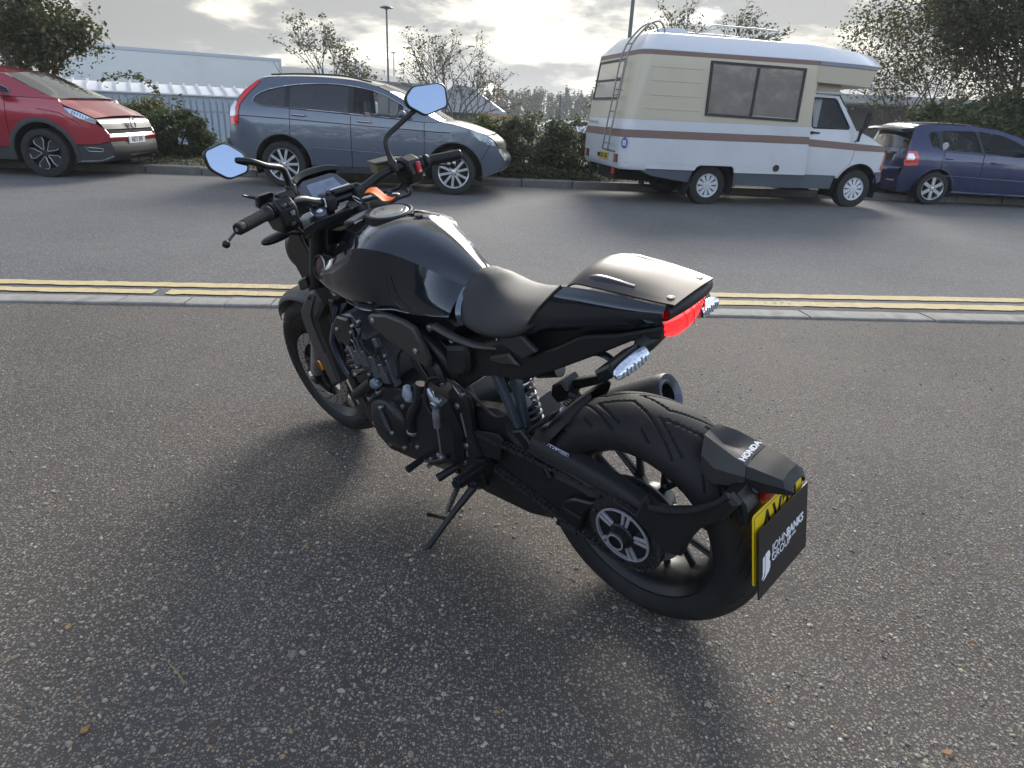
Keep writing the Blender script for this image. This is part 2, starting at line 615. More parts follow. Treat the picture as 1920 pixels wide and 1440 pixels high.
def ground_mat(name, base, stone, sscale, amount, big=0.18, rough=0.85, bump=0.35, fine=0.5, warm=(0.30, 0.25, 0.19)):
 m = bpy.data.materials.new(name)
 m.use_nodes = True
 n, l = m.node_tree.nodes, m.node_tree.links
 p = n['Principled BSDF']
 p.inputs['Roughness'].default_value = rough
 tc = n.new('ShaderNodeTexCoord')
 O = tc.outputs['Object']

 def noise(sc, det=4, ro=0.6):
  t = nd(n, 'ShaderNodeTexNoise', i_Scale=sc, i_Detail=det, i_Roughness=ro)
  l.new(O, t.inputs['Vector'])
  return t.outputs['Fac']

 def rng(v, a, b, c, d, smooth=True):
  t = nd(n, 'ShaderNodeMapRange', interpolation_type='SMOOTHSTEP' if smooth else 'LINEAR')
  for k, x in zip(('From Min', 'From Max', 'To Min', 'To Max'), (a, b, c, d)):
   t.inputs[k].default_value = x
  l.new(v, t.inputs[0])
  return t.outputs[0]

 def mixc(f, A, B):
  t = nd(n, 'ShaderNodeMix', data_type='RGBA')
  if isinstance(f, float):
   t.inputs['Factor'].default_value = f
  else:
   l.new(f, t.inputs['Factor'])
  for k, x in (('A', A), ('B', B)):
   if isinstance(x, tuple):
    t.inputs[k].default_value = (*x, 1)
   else:
    l.new(x, t.inputs[k])
  return t.outputs['Result']
 # bitumen with broad worn patches
 d = tuple(c * (1 - big) for c in base)
 b = tuple(min(1, c * (1 + big)) for c in base)
 c1 = mixc(rng(noise(0.9, 6, 0.65), 0.35, 0.65, 0, 1), d, b)
 c1 = mixc(rng(noise(3.3, 6, 0.7), 0.5, 0.72, 0, 0.45), c1, tuple(x * y for x, y in zip(base, (1.25, 1.1, 0.95))))
 c1 = mixc(rng(noise(260, 3, 0.7), 0.38, 0.62, 0, fine), c1, tuple(c * 0.35 for c in base))
 # aggregate: two sizes of stone showing through
 patch = noise(1.7, 5, 0.6)
 hgt = None
 for sc, th_, seed in ((sscale, 0.5 - amount * 0.5, 0.0), (sscale * 1.9, 0.5 - amount * 0.36, 5.0)):
  mp = nd(n, 'ShaderNodeMapping')
  mp.inputs['Location'].default_value = (seed, seed * 1.7, 0)
  l.new(O, mp.inputs[0])
  vo = nd(n, 'ShaderNodeTexVoronoi', voronoi_dimensions='2D', i_Scale=sc, i_Randomness=1.0)
  l.new(mp.outputs[0], vo.inputs['Vector'])
  sep = nd(n, 'ShaderNodeSeparateColor')
  l.new(vo.outputs['Color'], sep.inputs[0])
  pm = nd(n, 'ShaderNodeMath', operation='MULTIPLY_ADD')
  l.new(patch, pm.inputs[0])
  pm.inputs[1].default_value = 0.9
  l.new(sep.outputs[0], pm.inputs[2])
  keep = rng(pm.outputs[0], 1.45 - amount, 1.47 - amount, 0, 1)
  rad_ = rng(vo.outputs['Distance'], 0.22, 0.34, 1, 0)
  mu = nd(n, 'ShaderNodeMath', operation='MULTIPLY')
  l.new(keep, mu.inputs[0])
  l.new(rad_, mu.inputs[1])
  f = mu.outputs[0]
  tone = mixc(rng(sep.outputs[1], 0.55, 0.95, 0, 1), stone, warm)
  tone = mixc(rng(sep.outputs[2], 0.3, 0.9, 0, 0.85), tone, tuple(c * 0.45 for c in stone))
  c1 = mixc(f, c1, tone)
  hgt = f
 l.new(c1, p.inputs['Base Color'])
 bp = nd(n, 'ShaderNodeBump', i_Strength=bump, i_Distance=0.004)
 ad = nd(n, 'ShaderNodeMath', operation='ADD')
 l.new(noise(170, 4, 0.7), ad.inputs[0])
 l.new(hgt, ad.inputs[1])
 l.new(ad.outputs[0], bp.inputs['Height'])
 l.new(bp.outputs[0], p.inputs['Normal'])
 return m


TARMAC = ground_mat('stony tarmac', (0.086, 0.073, 0.063), (0.27, 0.235, 0.195), 88, 0.54, bump=0.5)
ROADM = ground_mat('road asphalt', (0.125, 0.119, 0.115), (0.25, 0.24, 0.23), 46, 0.45, big=0.12, bump=0.35, warm=(0.20, 0.19, 0.18))
PATCHM = ground_mat('asphalt patch', (0.060, 0.059, 0.060), (0.16, 0.16, 0.16), 100, 0.25, bump=0.4)
KERBM = mat('kerb concrete', (0.29, 0.275, 0.25), 0.85, var=0.16, vscale=9, bump=0.3, bscale=120, dirt=(0.13, 0.12, 0.105), dscale=6, damt=0.7)
KERBD = mat('far kerb concrete', (0.17, 0.165, 0.155), 0.85, var=0.2, vscale=5, bump=0.3, bscale=80, dirt=(0.075, 0.07, 0.06), dscale=3, damt=0.8)
EARTH = mat('verge earth', (0.055, 0.047, 0.034), 0.95, var=0.4, vscale=3, bump=0.6, bscale=25, dirt=(0.06, 0.075, 0.025), dscale=1.2, damt=0.7)
FIELD = mat('distant ground', (0.10, 0.105, 0.085), 0.95, var=0.35, vscale=0.08, dirt=(0.06, 0.08, 0.03), dscale=0.03, damt=0.8)

# land as one sheet out to the horizon, falling a little beyond the verge
vs_ = [-400, -20, 12.2, 15.2, 18, 30, 120, 600, 2500]
zs_ = [-0.03, -0.03, -0.03, 0.02, -0.45, -0.6, -0.9, -1.5, -3.0]
us_ = [-2500, -600, -120, -30, 0, 30, 120, 600, 2500]
g = MB()
g.grid(np.array([[tuple(uv(u, v, z)) for u in us_] for v, z in zip(vs_, zs_)]), flip=True)
tag(g.build('ground', FIELD, None, angle=180), kind='structure')

cp_ = MB()
cp_.grid(np.array([[tuple(uv(u, v, 0.0)) for u in np.linspace(-60, 60, 7)] for v in (-40, -5, 4.245)]), flip=True)
car_park = tag(cp_.build('car_park', TARMAC, None), kind='structure')
rd = MB()
rd.grid(np.array([[tuple(uv(u, v, z)) for u in np.linspace(-120, 120, 9)] for v, z in ((4.40, -0.004), (6.0, 0.0), (8.2, 0.0), (12.2, 0.0))]), flip=True)
road = tag(rd.build('road', ROADM, None), kind='structure')

# double yellow lines: worn thermoplastic sheets on the road
YL = mat('yellow line paint', (0.58, 0.45, 0.23), 0.8, var=0.12, vscale=14)


def worn_paint(m, under):
 """paint that has flaked: the asphalt colour shows where it is gone"""
 n, l = m.node_tree.nodes, m.node_tree.links
 p = n['Principled BSDF']
 src = p.inputs['Base Color'].links[0].from_socket
 tc = n.new('ShaderNodeTexCoord')
 t = nd(n, 'ShaderNodeTexNoise', i_Scale=38.0, i_Detail=7.0, i_Roughness=0.75)
 t2 = nd(n, 'ShaderNodeTexNoise', i_Scale=1.3, i_Detail=3.0)
 l.new(tc.outputs['Object'], t.inputs['Vector'])
 l.new(tc.outputs['Object'], t2.inputs['Vector'])
 a = nd(n, 'ShaderNodeMath', operation='MULTIPLY_ADD')
 l.new(t2.outputs['Fac'], a.inputs[0])
 a.inputs[1].default_value = 0.55
 l.new(t.outputs['Fac'], a.inputs[2])
 r = nd(n, 'ShaderNodeMapRange', interpolation_type='SMOOTHSTEP')
 r.inputs['From Min'].default_value = 0.86
 r.inputs['From Max'].default_value = 0.96
 l.new(a.outputs[0], r.inputs[0])
 mx = nd(n, 'ShaderNodeMix', data_type='RGBA')
 l.new(r.outputs[0], mx.inputs['Factor'])
 l.new(src, mx.inputs['A'])
 mx.inputs['B'].default_value = (*under, 1)
 l.new(mx.outputs['Result'], p.inputs['Base Color'])


worn_paint(YL, (0.11, 0.105, 0.10))
for nm, segs in (('far', [(-40, 40)]), ('near', [(-40, -2.045), (-1.965, 40)])):
 for (ua, ub) in segs:
  b = MB()
  rows = []
  rr_ = np.random.default_rng(5 + abs(int(ua)))
  uu = np.concatenate([np.arange(ua, ub, 0.06), [ub]]) if True else None
  for u in uu:
   k = (u + 3.1) / 6.3
   k = min(2.5, max(-1.5, k))
   if nm == 'far':
    v0, v1 = 4.692 + 0.11 * k, 4.808 + 0.118 * k
   else:
    v0, v1 = 4.512 + 0.052 * k, 4.614 + 0.085 * k
   v0 += rr_.normal(0, 0.005)
   v1 += rr_.normal(0, 0.005)
   rows.append([tuple(uv(u, v0, 0.004)), tuple(uv(u, v1, 0.004))])
  b.grid(np.array(rows), flip=False)
  o = b.build('yellow_line', YL, None)
  tag(o, kind='structure')
# dark repair strip between the kerb and the lines on one side
b = MB()
rr_ = np.random.default_rng(11)
rows = []
for u in np.arange(0.6, 30, 0.10):
 f_ = min(1, (u - 0.6) / 1.2)
 rows.append([tuple(uv(u, 4.440, 0.0035)), tuple(uv(u, 4.458 + 0.075 * f_ + rr_.normal(0, 0.006), 0.0035))])
b.grid(np.array(rows), flip=False)
tag(b.build('asphalt_patch', PATCHM, None), kind='structure')

# near kerb: flush stones, each a piece with a recessed joint
kerb = bpy.data.objects.new('kerb', None)
link(kerb)
tag(kerb, kind='structure')
rk = random.Random(4)
u = -30.0
kk_ = 0
mesh_cache = {}
cuts = [-3.75, -2.15, -1.74, -1.49, -1.2]
us = []
while u < -4:
 us.append(u)
 u += 0.914
us = us[:-1] + [-3.95, -3.05, -2.15, -1.74, -1.49, -1.20, -0.29]
u = 0.62
while u < 30:
 us.append(u)
 u += 0.914
for a_, b_ in zip(us[:-1], us[1:]):
 s = MB()
 L = b_ - a_ - 0.010
 m = (a_ + b_) / 2
 vk = -0.02 * max(0, min(1, (m - 0.5) / 3.0))
 v0, v1 = 4.262 + vk - 0.010, 4.436
 n_ = max(2, int(L / 0.15))
 top, rows = [], []
 for i in range(n_ + 1):
  x = -L / 2 + L * i / n_
  j0, j1 = rk.uniform(-0.004, 0.004), rk.uniform(-0.004, 0.004)
  h = 0.016 + rk.uniform(-0.0015, 0.0015)
  rows.append([(x, v0 + j0 - 4.35, -0.06), (x, v0 + j0 - 4.35, h - 0.006), (x, v0 + j0 + 0.007 - 4.35, h), (x, v1 + j1 - 0.02 - 4.35, h - 0.002), (x, v1 + j1 - 4.35, h - 0.010), (x, v1 + j1 - 4.35, -0.06)])
 s.grid(np.array(rows), flip=False)
 k = len(s.v)
 s.add([s.v[i] for i in range(6)], [(0, 1, 2, 3, 4, 5)])
 s.add([s.v[k - 6 + i] for i in range(6)], [(5, 4, 3, 2, 1, 0)])
 o = s.build('kerb_stone', KERBM, kerb, angle=30)
 o.location = uv(m, 4.35, rk.uniform(-0.003, 0.003))
 o.rotation_euler = (rk.uniform(-0.006, 0.006), rk.uniform(-0.003, 0.003), TH + rk.uniform(-0.003, 0.003))
bed = MB()
bed.grid(np.array([[tuple(uv(u, v, -0.008)) for u in (-60, 0, 60)] for v in (4.20, 4.46)]), flip=True)
bed.build('kerb_bed', mat('joint dirt', (0.035, 0.032, 0.028), 0.95), kerb)

# far kerb: raised stones, copies sharing one mesh
fk = bpy.data.objects.new('far_kerb', None)
link(fk)
tag(fk, kind='structure')
s = MB()
s.prism([(-0.07, -0.1), (0.07, -0.1), (0.07, 0.125), (-0.045, 0.125), (-0.066, 0.105)], -0.450, 0.450, plane='yz', ch=0.006)
proto = s.build('kerb_stone', KERBD, fk, angle=30)
first = True
u = -24.0
while u < 24:
 o = proto if first else proto.copy()
 if not first:
  COL.objects.link(o)
 first = False
 o.location = uv(u, 12.22 + rk.uniform(-0.006, 0.006), rk.uniform(-0.008, 0.004))
 o.rotation_euler = (0, 0, TH + rk.uniform(-0.006, 0.006))
 u += 0.914
vg = MB()
vrows = []
for v, z in ((12.28, 0.10), (12.6, 0.12), (13.5, 0.16), (15, 0.12), (18.5, -0.42)):
 vrows.append([tuple(uv(u, v, z + 0.02 * math.sin(u * 1.3 + v * 2.1))) for u in np.linspace(-60, 60, 81)])
vg.grid(np.array(vrows), flip=True)
tag(vg.build('verge', EARTH, None, angle=180), kind='structure')

# ---- stone chips pressed into the tarmac: real small flat stones -------------


def stone_chips():
 n = 26000
 rng = np.random.default_rng(21)
 # denser close to the camera, where each can be seen
 U = rng.uniform(-4.2, 4.6, 400000)
 V = rng.uniform(0.35, 4.2, 400000)
 keep = rng.random(400000) < 1.0 / (0.6 + V * V * 0.55)
 keep &= np.abs(U - 0.1) < 0.75 + V * 0.92
 U, V = U[keep][:n * 2], V[keep][:n * 2]
 # clumpy cover: bald and stony patches
 cl = np.sin(U * 3.1 + 1.7 * np.sin(V * 2.3)) * np.sin(V * 3.7 + 1.3 * np.sin(U * 1.9)) + 0.5 * np.sin(U * 9 + V * 7)
 k2 = rng.random(len(U)) < 0.62 + 0.30 * cl
 U, V = U[k2][:n], V[k2][:n]
 n = len(U)
 r = np.exp(rng.normal(math.log(0.0036), 0.42, n)).clip(0.0015, 0.0095)
 r *= np.where(rng.random(n) < 0.02, 1.5, 1.0)
 k = 7
 ang = (np.arange(k) / k * 2 * math.pi)[None, :] + rng.uniform(0, 6.28, (n, 1)) + rng.normal(0, 0.16, (n, k))
 rj = r[:, None] * rng.uniform(0.72, 1.12, (n, k))
 el = rng.uniform(0.45, 0.95, n)[:, None]
 rot = rng.uniform(0, math.pi, n)[:, None]
 x, y = rj * np.cos(ang), rj * np.sin(ang) * el
 X, Y = x * np.cos(rot) - y * np.sin(rot), x * np.sin(rot) + y * np.cos(rot)
 tilt = rng.normal(0, 0.16, (n, 2))
 h = (r * rng.uniform(0.18, 0.5, n))[:, None]
 Zr = -0.0004 + X * tilt[:, :1] + Y * tilt[:, 1:]
 Zt = h + 0.7 * (X * tilt[:, :1] + Y * tilt[:, 1:])
 c, s_ = math.cos(TH), math.sin(TH)
 CX, CY = U * c - V * s_, U * s_ + V * c
 ring = np.stack([CX[:, None] + X, CY[:, None] + Y, Zr], -1)
 top = np.stack([CX[:, None] + X * 0.62, CY[:, None] + Y * 0.62, np.maximum(Zt, 0.0004)], -1)
 Vv = np.concatenate([ring, top], 1).reshape(-1, 3)
 base = (np.arange(n) * 2 * k)[:, None]
 F4 = []
 for j in range(k):
  j2 = (j + 1) % k
  F4.append(np.concatenate([base + j, base + j2, base + k + j2, base + k + j], 1))
 # fan top as quads/tri: use quads (0,1,2,3),(0,3,4,5),(0,5,6,6->skip)
 F4.append(np.concatenate([base + k, base + k + 1, base + k + 2, base + k + 3], 1))
 F4.append(np.concatenate([base + k, base + k + 3, base + k + 4, base + k + 5], 1))
 F = np.concatenate(F4)
 T3 = np.concatenate([base + k, base + k + 5, base + k + 6], 1)
 faces = [tuple(f) for f in F] + [tuple(f) for f in T3]
 pal = np.array([(0.44, 0.43, 0.41), (0.34, 0.33, 0.31), (0.25, 0.24, 0.23), (0.40, 0.35, 0.27), (0.38, 0.25, 0.14), (0.19, 0.185, 0.19), (0.50, 0.49, 0.48), (0.30, 0.28, 0.20)])
 pick = rng.choice(len(pal), n, p=[0.17, 0.23, 0.19, 0.11, 0.055, 0.145, 0.05, 0.05])
 col = pal[pick] * rng.uniform(0.70, 1.05, (n, 1)) * np.array([1.02, 0.93, 0.80])
 A = np.concatenate([np.repeat(col, 2 * k, 0), np.ones((n * 2 * k, 1))], 1)
 o = raw_mesh('stone_chips', Vv, faces, mat('stone chip', (0.3, 0.3, 0.3), 0.7, attr='tint', var=0.25, vscale=260), None, True, 40, attr=A)
 tag(o, kind='stuff')


stone_chips()

# ---- bits lying about ---------------------------------------------------------
b = MB()
b.tube([(-0.783, 1.182, 0.004), (-0.752, 1.156, 0.008), (-0.728, 1.136, 0.006), (-0.718, 1.118, 0.003)], [0.0010, 0.0015, 0.0013, 0.0007], 6, sm=4)
tag(b.build('grass_stalk', mat('stalk green', (0.22, 0.30, 0.09), 0.6), None, angle=60), 'pale green grass stalk lying bent on the stony tarmac', 'grass stalk')
b = MB()
b.tube([(-0.569, 1.113, 0.003), (-0.545, 1.140, 0.006), (-0.520, 1.160, 0.008), (-0.492, 1.190, 0.006), (-0.474, 1.206, 0.005)], [0.0010, 0.0013, 0.0015, 0.0012, 0.0007], 6, sm=4)
b.tube([(-0.520, 1.160, 0.008), (-0.512, 1.158, 0.010), (-0.505, 1.164, 0.009)], 0.0008, 5)
tag(b.build('twig', mat('twig purple', (0.20, 0.11, 0.15), 0.6), None, angle=60), 'thin purplish twig lying on the stony tarmac in the foreground', 'twig')
LEAFM = mat('fallen leaf', (0.36, 0.19, 0.06), 0.7, var=0.35, vscale=120)
lr = random.Random(9)
for (x, y, s_, lab) in ((-1.083, 1.281, 0.016, 'small tan fallen leaf, farthest left of those on the tarmac'), (-0.865, 0.993, 0.018, 'curled orange-tan fallen leaf at the bottom edge of the tarmac'), (-0.219, 1.725, 0.020, 'orange fallen leaf beside the foot of the side stand'), (-0.146, 1.896, 0.014, 'tiny orange leaf on the tarmac just behind the side stand')):
 b = MB()
 C = []
 for i, t in enumerate(np.linspace(0, 1, 6)):
  w = s_ * 0.38 * math.sin(math.pi * (0.08 + 0.9 * t)) * (1 + 0.25 * (i % 2))
  C.append([(s_ * (t - 0.5), w * q, 0.003 + 0.25 * s_ * abs(q) * lr.uniform(0.3, 1.0) + 0.1 * s_ * t) for q in (-1, -0.5, 0, 0.5, 1)])
 b.grid(np.array(C), thick=0.0006)
 b.tube([(-s_ * 0.5, 0, 0.004), (-s_ * 0.72, 0.001, 0.003)], 0.0006, 5)
 o = b.build('fallen_leaf', LEAFM, None, angle=60, fix=True)
 o.location = (x, y, 0.001)
 o.rotation_euler = (0, 0, lr.uniform(0, 6))
 tag(o, lab, 'leaf', 'fallen leaves on the tarmac')
b = MB()
C = [[(0.16 * (i / 5 - 0.5) + 0.01 * math.sin(3 * j), 0.10 * (j / 4 - 0.5), 0.02 + 0.03 * math.sin(2.2 * i + 1.7 * j) ** 2) for j in range(5)] for i in range(6)]
b.grid(surf(C, 2, 2), thick=0.001)
o = b.build('litter_wrapper', mat('wrapper white', (0.62, 0.64, 0.68), 0.35, var=0.3, vscale=30), None, angle=30, fix=True)
o.location = (-6.05, 12.42, 0.115)
tag(o, 'crumpled white wrapper lying at the kerb below the round bush', 'litter')
# ================================================================== BACKGROUND: buildings, fences, poles
CLAD = mat('grey white cladding', (0.55, 0.56, 0.57), 0.5, var=0.05, vscale=1.0, dirt=(0.30, 0.31, 0.32), dscale=0.5, damt=0.4)
CLADB = mat('blue grey wall', (0.33, 0.38, 0.45), 0.6, var=0.08, vscale=1.5)
WHT = mat('white sheet', (0.70, 0.70, 0.69), 0.5, var=0.06, vscale=2)
DKG = mat('dark grey roof', (0.10, 0.105, 0.115), 0.6, var=0.15, vscale=1.2)
GALV = mat('galvanised steel', (0.27, 0.31, 0.36), 0.45, metal=0.35, var=0.15, vscale=6)
POLE = mat('lamp pole paint', (0.055, 0.06, 0.075), 0.45, metal=0.3)
BRICK = mat('orange brick', (0.33, 0.17, 0.09), 0.85, var=0.25, vscale=7)
CONC = mat('bridge concrete', (0.24, 0.245, 0.245), 0.8, var=0.12, vscale=1.5)


def facing(p0, p1):
 d = Vector((p1[0] - p0[0], p1[1] - p0[1], 0))
 return d.length, math.atan2(d.y, d.x)


# box trailer behind the fence
L, A = facing((-23.6, 36.7), (-14.5, 43.0))
t = thing('box_trailer', 'long plain grey-white box trailer parked behind the palisade fence', 'trailer', (-23.6, 36.7, -0.6), A)
b = MB()
b.box((L / 2, 1.25, 2.5), (L, 2.5, 2.9))
body = b.build('body', CLAD, t, bev=0.02)
b = MB()
b.box((L / 2, -0.012, 3.965), (L + 0.06, 0.05, 0.17))
b.box((L / 2, -0.012, 1.08), (L + 0.04, 0.05, 0.12))
b.box((L - 0.04, -0.014, 2.5), (0.14, 0.06, 2.9))
b.build('edge_rail', mat('trailer rail', (0.36, 0.39, 0.45), 0.45, metal=0.3), t, bev=0.01)
rv = MB()
for k in range(60):
 rv.box((0.1 + k * L / 60, -0.040, 3.93), (0.035, 0.012, 0.035))
tag(rv.build('rivet_row', GALV, t), kind='stuff')
for k in range(3):
 b = MB()
 b.lathe([(0.0001, -0.15), (0.35, -0.15), (0.5, -0.13), (0.52, -0.1), (0.52, 0.1), (0.5, 0.15), (0.0001, 0.15)], (1.4 + 1.3 * k, 0.3, 0.52), (0, 1, 0), 20)
 b.build('wheel', RUB, t)
b = MB()
b.box((L / 2, 1.25, 0.95), (L * 0.96, 1.0, 0.2))
b.box((L * 0.72, 0.4, 0.5), (0.12, 0.12, 0.9))
b.build('chassis', DKG, t)
b = MB()
b.tube([(L * 0.62, -0.012, 2.28), (L * 0.655, -0.012, 2.24), (L * 0.68, -0.012, 2.245)], 0.018, 6)
b.build('scratch_mark', mat('scratch dark', (0.05, 0.05, 0.06), 0.7), t)

# low white shed with a ribbed sloping roof
L, A = facing((-18.2, 23.2), (-8.6, 28.2))
t = thing('low_shed', 'long low blue-grey shed with a white ribbed roof behind the fence', 'shed', (-18.2, 23.2, -0.6), A)
b = MB()
b.box((L / 2, 1.5, 0.93), (L, 3.0, 1.86))
b.build('wall', CLADB, t)
b = MB()
b.grid(np.array([[(0, -0.15, 1.87), (L, -0.15, 1.87)], [(0, 0.02, 1.94), (L, 0.02, 1.94)], [(0, 1.6, 2.18), (L, 1.6, 2.18)], [(0, 3.1, 1.9), (L, 3.1, 1.9)]]), flip=True, thick=0.05)
b.build('roof', WHT, t, fix=True)
n = 24
for k in range(n):
 r = MB()
 x = (k + 0.5) * L / n
 r.prism([(-0.20, 1.84), (0.0, 2.0), (1.6, 2.26), (1.6, 2.16), (0.05, 1.92)], x - 0.035, x + 0.035, plane='yz')
 r.build('roof_rib', mat('rib pale grey', (0.50, 0.50, 0.49), 0.6), t)
# palisade fence: every pale its own piece
L, A = facing((-14.4, 14.94), (-5.2, 20.7))
t = thing('palisade_fence', 'galvanised steel palisade fence behind the bushes and the red car', 'fence', (-14.4, 14.94, -0.5), A)
pale = MB()
pale.grid(np.array([[(-0.034, 0.0, z), (-0.016, -0.014, z), (0, 0.0, z), (0.016, -0.014, z), (0.034, 0.0, z)] for z in (0.06, 1.58)] + [[(-0.004, 0.0, 1.70), (-0.002, -0.002, 1.70), (0, 0, 1.71), (0.002, -0.002, 1.70), (0.004, 0, 1.70)]]), thick=0.003)
pale.prism([(-0.033, 1.56), (0.033, 1.56), (0.010, 1.66), (0.0, 1.74), (-0.010, 1.66)], -0.004, 0.0)
p0 = pale.build('pale', GALV, t, angle=25, fix=True)
prng = random.Random(6)
k = 0
x = 0.1
while x < L:
 o = p0 if k == 0 else p0.copy()
 if k:
  COL.objects.link(o)
 o.location = (x, prng.uniform(-0.004, 0.004), prng.uniform(-0.012, 0.012))
 o.rotation_euler = (0, prng.uniform(-0.008, 0.008), prng.uniform(-0.05, 0.05))
 x += 0.158
 k += 1
b = MB()
for z in (0.40, 1.36):
 b.box((L / 2, 0.03, z), (L, 0.05, 0.05))
b.build('rail', GALV, t)
x = 0
while x < L:
 b = MB()
 b.box((x, 0.075, 0.8), (0.08, 0.06, 1.7))
 b.build('post', GALV, t)
 x += 2.75
# low white fence beyond the hedge
t = thing('white_fence', 'low white picket fence far beyond the grey car bonnet', 'fence', (-4.2, 26.5, -0.6), 0.05)
p0 = MB()
p0.prism([(-0.05, 0.0), (0.05, 0.0), (0.05, 1.30), (0.0, 1.38), (-0.05, 1.30)], -0.012, 0.012)
p0 = p0.build('pale', WHT, t)
for k in range(26):
 o = p0 if k == 0 else p0.copy()
 if k:
  COL.objects.link(o)
 o.location = (k * 0.155, 0, prng.uniform(-0.02, 0.02))
b = MB()
b.box((1.95, 0.03, 0.9), (4.0, 0.03, 0.08))
b.box((1.95, 0.03, 0.35), (4.0, 0.03, 0.08))
b.build('rail', WHT, t)


def lamp(name, x, y, z0, z1, disc, r, label, cat='lamp post', group=None, lean=0.0):
 t = thing(name, label, cat, (x, y, z0), 0, group)
 b = MB()
 h = z1 - z0
 b.tube([(0, 0, 0), (0, 0, h * 0.25), (lean * h, 0, h)], [r * 1.25, r * 1.05, r * 0.85], 12)
 b.lathe([(r * 1.7, 0.0), (r * 1.7, 0.9), (r * 1.2, 1.0)], (0, 0, 0), (0, 0, 1), 12)
 b.build('pole', POLE, t, angle=50)
 if disc:
  b = MB()
  b.lathe([(0.0001, 0.10), (disc * 0.5, 0.09), (disc * 0.9, 0.03), (disc, -0.02), (disc * 0.9, -0.06), (disc * 0.4, -0.09), (0.08, -0.16), (r, -0.2)], (lean * h, 0, h), (0, 0, 1), 24)
  b.build('lamp_head', POLE, t, angle=40)
 return t


lamp('street_lamp', -11.40, 60, -0.7, 8.37, 0.52, 0.085, 'tallest dark lamp post with a flat round head above the grey car roof', group='street lamps with disc heads')
lamp('street_lamp', -20.0, 110, -0.9, 8.39, 0.52, 0.085, 'middle-sized disc-headed lamp post just beside the tallest one', group='street lamps with disc heads')
lamp('street_lamp', -33.2, 170, -1.0, 8.39, 0.55, 0.10, 'smallest farthest disc-headed lamp post close to the tallest one', group='street lamps with disc heads')
lamp('lamp_pole', 5.43, 40, -0.6, 10.5, 0.5, 0.105, 'thick dark pole rising out of the frame behind the camper van roof', lean=0.0)
lamp('short_post', 2.66, 60, -0.7, 1.38, 0.0, 0.07, 'short pale post standing in front of the far trees', 'post', 'pale posts by the far trees')
lamp('short_post', 2.95, 60, -0.7, 2.5, 0.0, 0.09, 'taller pale post beside a short one in front of the far trees', 'post', 'pale posts by the far trees')

# long low warehouse roof far behind
L, A = facing((-24.5, 68), (-11.5, 84))
t = thing('warehouse', 'long grey warehouse roof far behind the trailer and grey car', 'building', (-24.5, 68, -0.8), A)
b = MB()
b.box((L / 2, 6, 2.1), (L, 12, 4.2))
b.build('wall', mat('warehouse wall', (0.16, 0.17, 0.18), 0.7, var=0.15, vscale=0.5), t)
b = MB()
b.prism([(-0.5, 4.1), (6, 5.0), (12.5, 4.1), (12.5, 4.3), (6, 5.25), (-0.5, 4.35)], -0.4, L + 0.4, plane='yz')
b.build('roof', DKG, t)
for k in range(2):
 b = MB()
 b.box((7.5 + 4.5 * k, 1.5, 4.9), (0.9, 0.7, 0.7))
 b.build('roof_unit', WHT, t, bev=0.03)
for k in range(7):
 b = MB()
 b.box((1.5 + k * L / 7.4, -0.02, 2.8), (1.4, 0.08, 0.9))
 b.build('window', mat('far window', (0.05, 0.06, 0.075), 0.15), t)
# pavilion with a steep grey hipped roof and canopy
t = thing('pavilion', 'building with a pointed grey hipped roof beyond the small tree', 'building', (-4.6, 60, -0.7), 0.0)
b = MB()
b.add([(-3.4, -2, 1.75), (2.9, -2, 1.75), (2.9, 5, 1.75), (-3.4, 5, 1.75), (-1.4, 1.0, 3.75), (0.1, 1.2, 3.55)], [(0, 1, 5, 4), (1, 2, 5), (2, 3, 4, 5), (3, 0, 4), (0, 3, 2, 1)])
b.build('roof', mat('slate roof', (0.14, 0.15, 0.175), 0.45, var=0.12, vscale=3), t, smooth=False)
b = MB()
b.box((-0.2, 1.6, 0.9), (5.2, 5.2, 1.8))
b.build('wall', mat('pavilion wall', (0.10, 0.10, 0.10), 0.8), t)
b = MB()
b.box((-0.5, -2.6, 1.66), (7.6, 1.6, 0.12))
b.box((2.6, -2.2, 1.72), (1.0, 2.0, 0.10), Euler((0.0, -0.06, 0)))
b.build('canopy', mat('canopy grey', (0.26, 0.28, 0.31), 0.5), t)
for x in (-3.6, -1.2, 1.2, 2.8):
 b = MB()
 b.tube([(x, -3.1, 0), (x, -3.1, 1.62)], 0.06, 8)
 b.build('column', GALV, t)
t = thing('brick_arch', 'low orange brick wall with an arched opening near the hedge', 'wall', (-3.1, 50, -0.6), 0.02)
b = MB()
arc = [(1.12 + 0.62 * math.cos(a), 0.75 + 0.42 * math.sin(a)) for a in np.linspace(0, math.pi, 13)]
b.prism([(0, 0), (0, 1.58), (2.3, 1.40), (2.3, 0), (1.74, 0)] + arc + [(0.5, 0)], -0.15, 0.15)
b.build('arch_wall', BRICK, t)
# filling-station pumps seen through the car windows
for k, (x, y, w) in enumerate(((-6.45, 30.0, 0.5), (-5.05, 30.5, 0.5), (-4.45, 30.5, 0.55), (-3.9, 31.0, 0.45))):
 t = thing('service_cabinet', 'pale teal service cabinet seen through the grey car windows', 'cabinet', (x, y, -0.6), 0.05, 'pale teal cabinets beyond the grey car')
 b = MB()
 b.box((0, 0, 0.95), (w, 0.4, 1.9 + 0.12 * (k % 2)))
 b.build('housing', mat('pale teal', (0.42, 0.60, 0.60), 0.45), t, bev=0.04)
 b = MB()
 b.box((0, -0.205, 1.45), (w * 0.7, 0.02, 0.4))
 b.build('panel', mat('panel dark teal', (0.12, 0.22, 0.24), 0.3), t, bev=0.01)
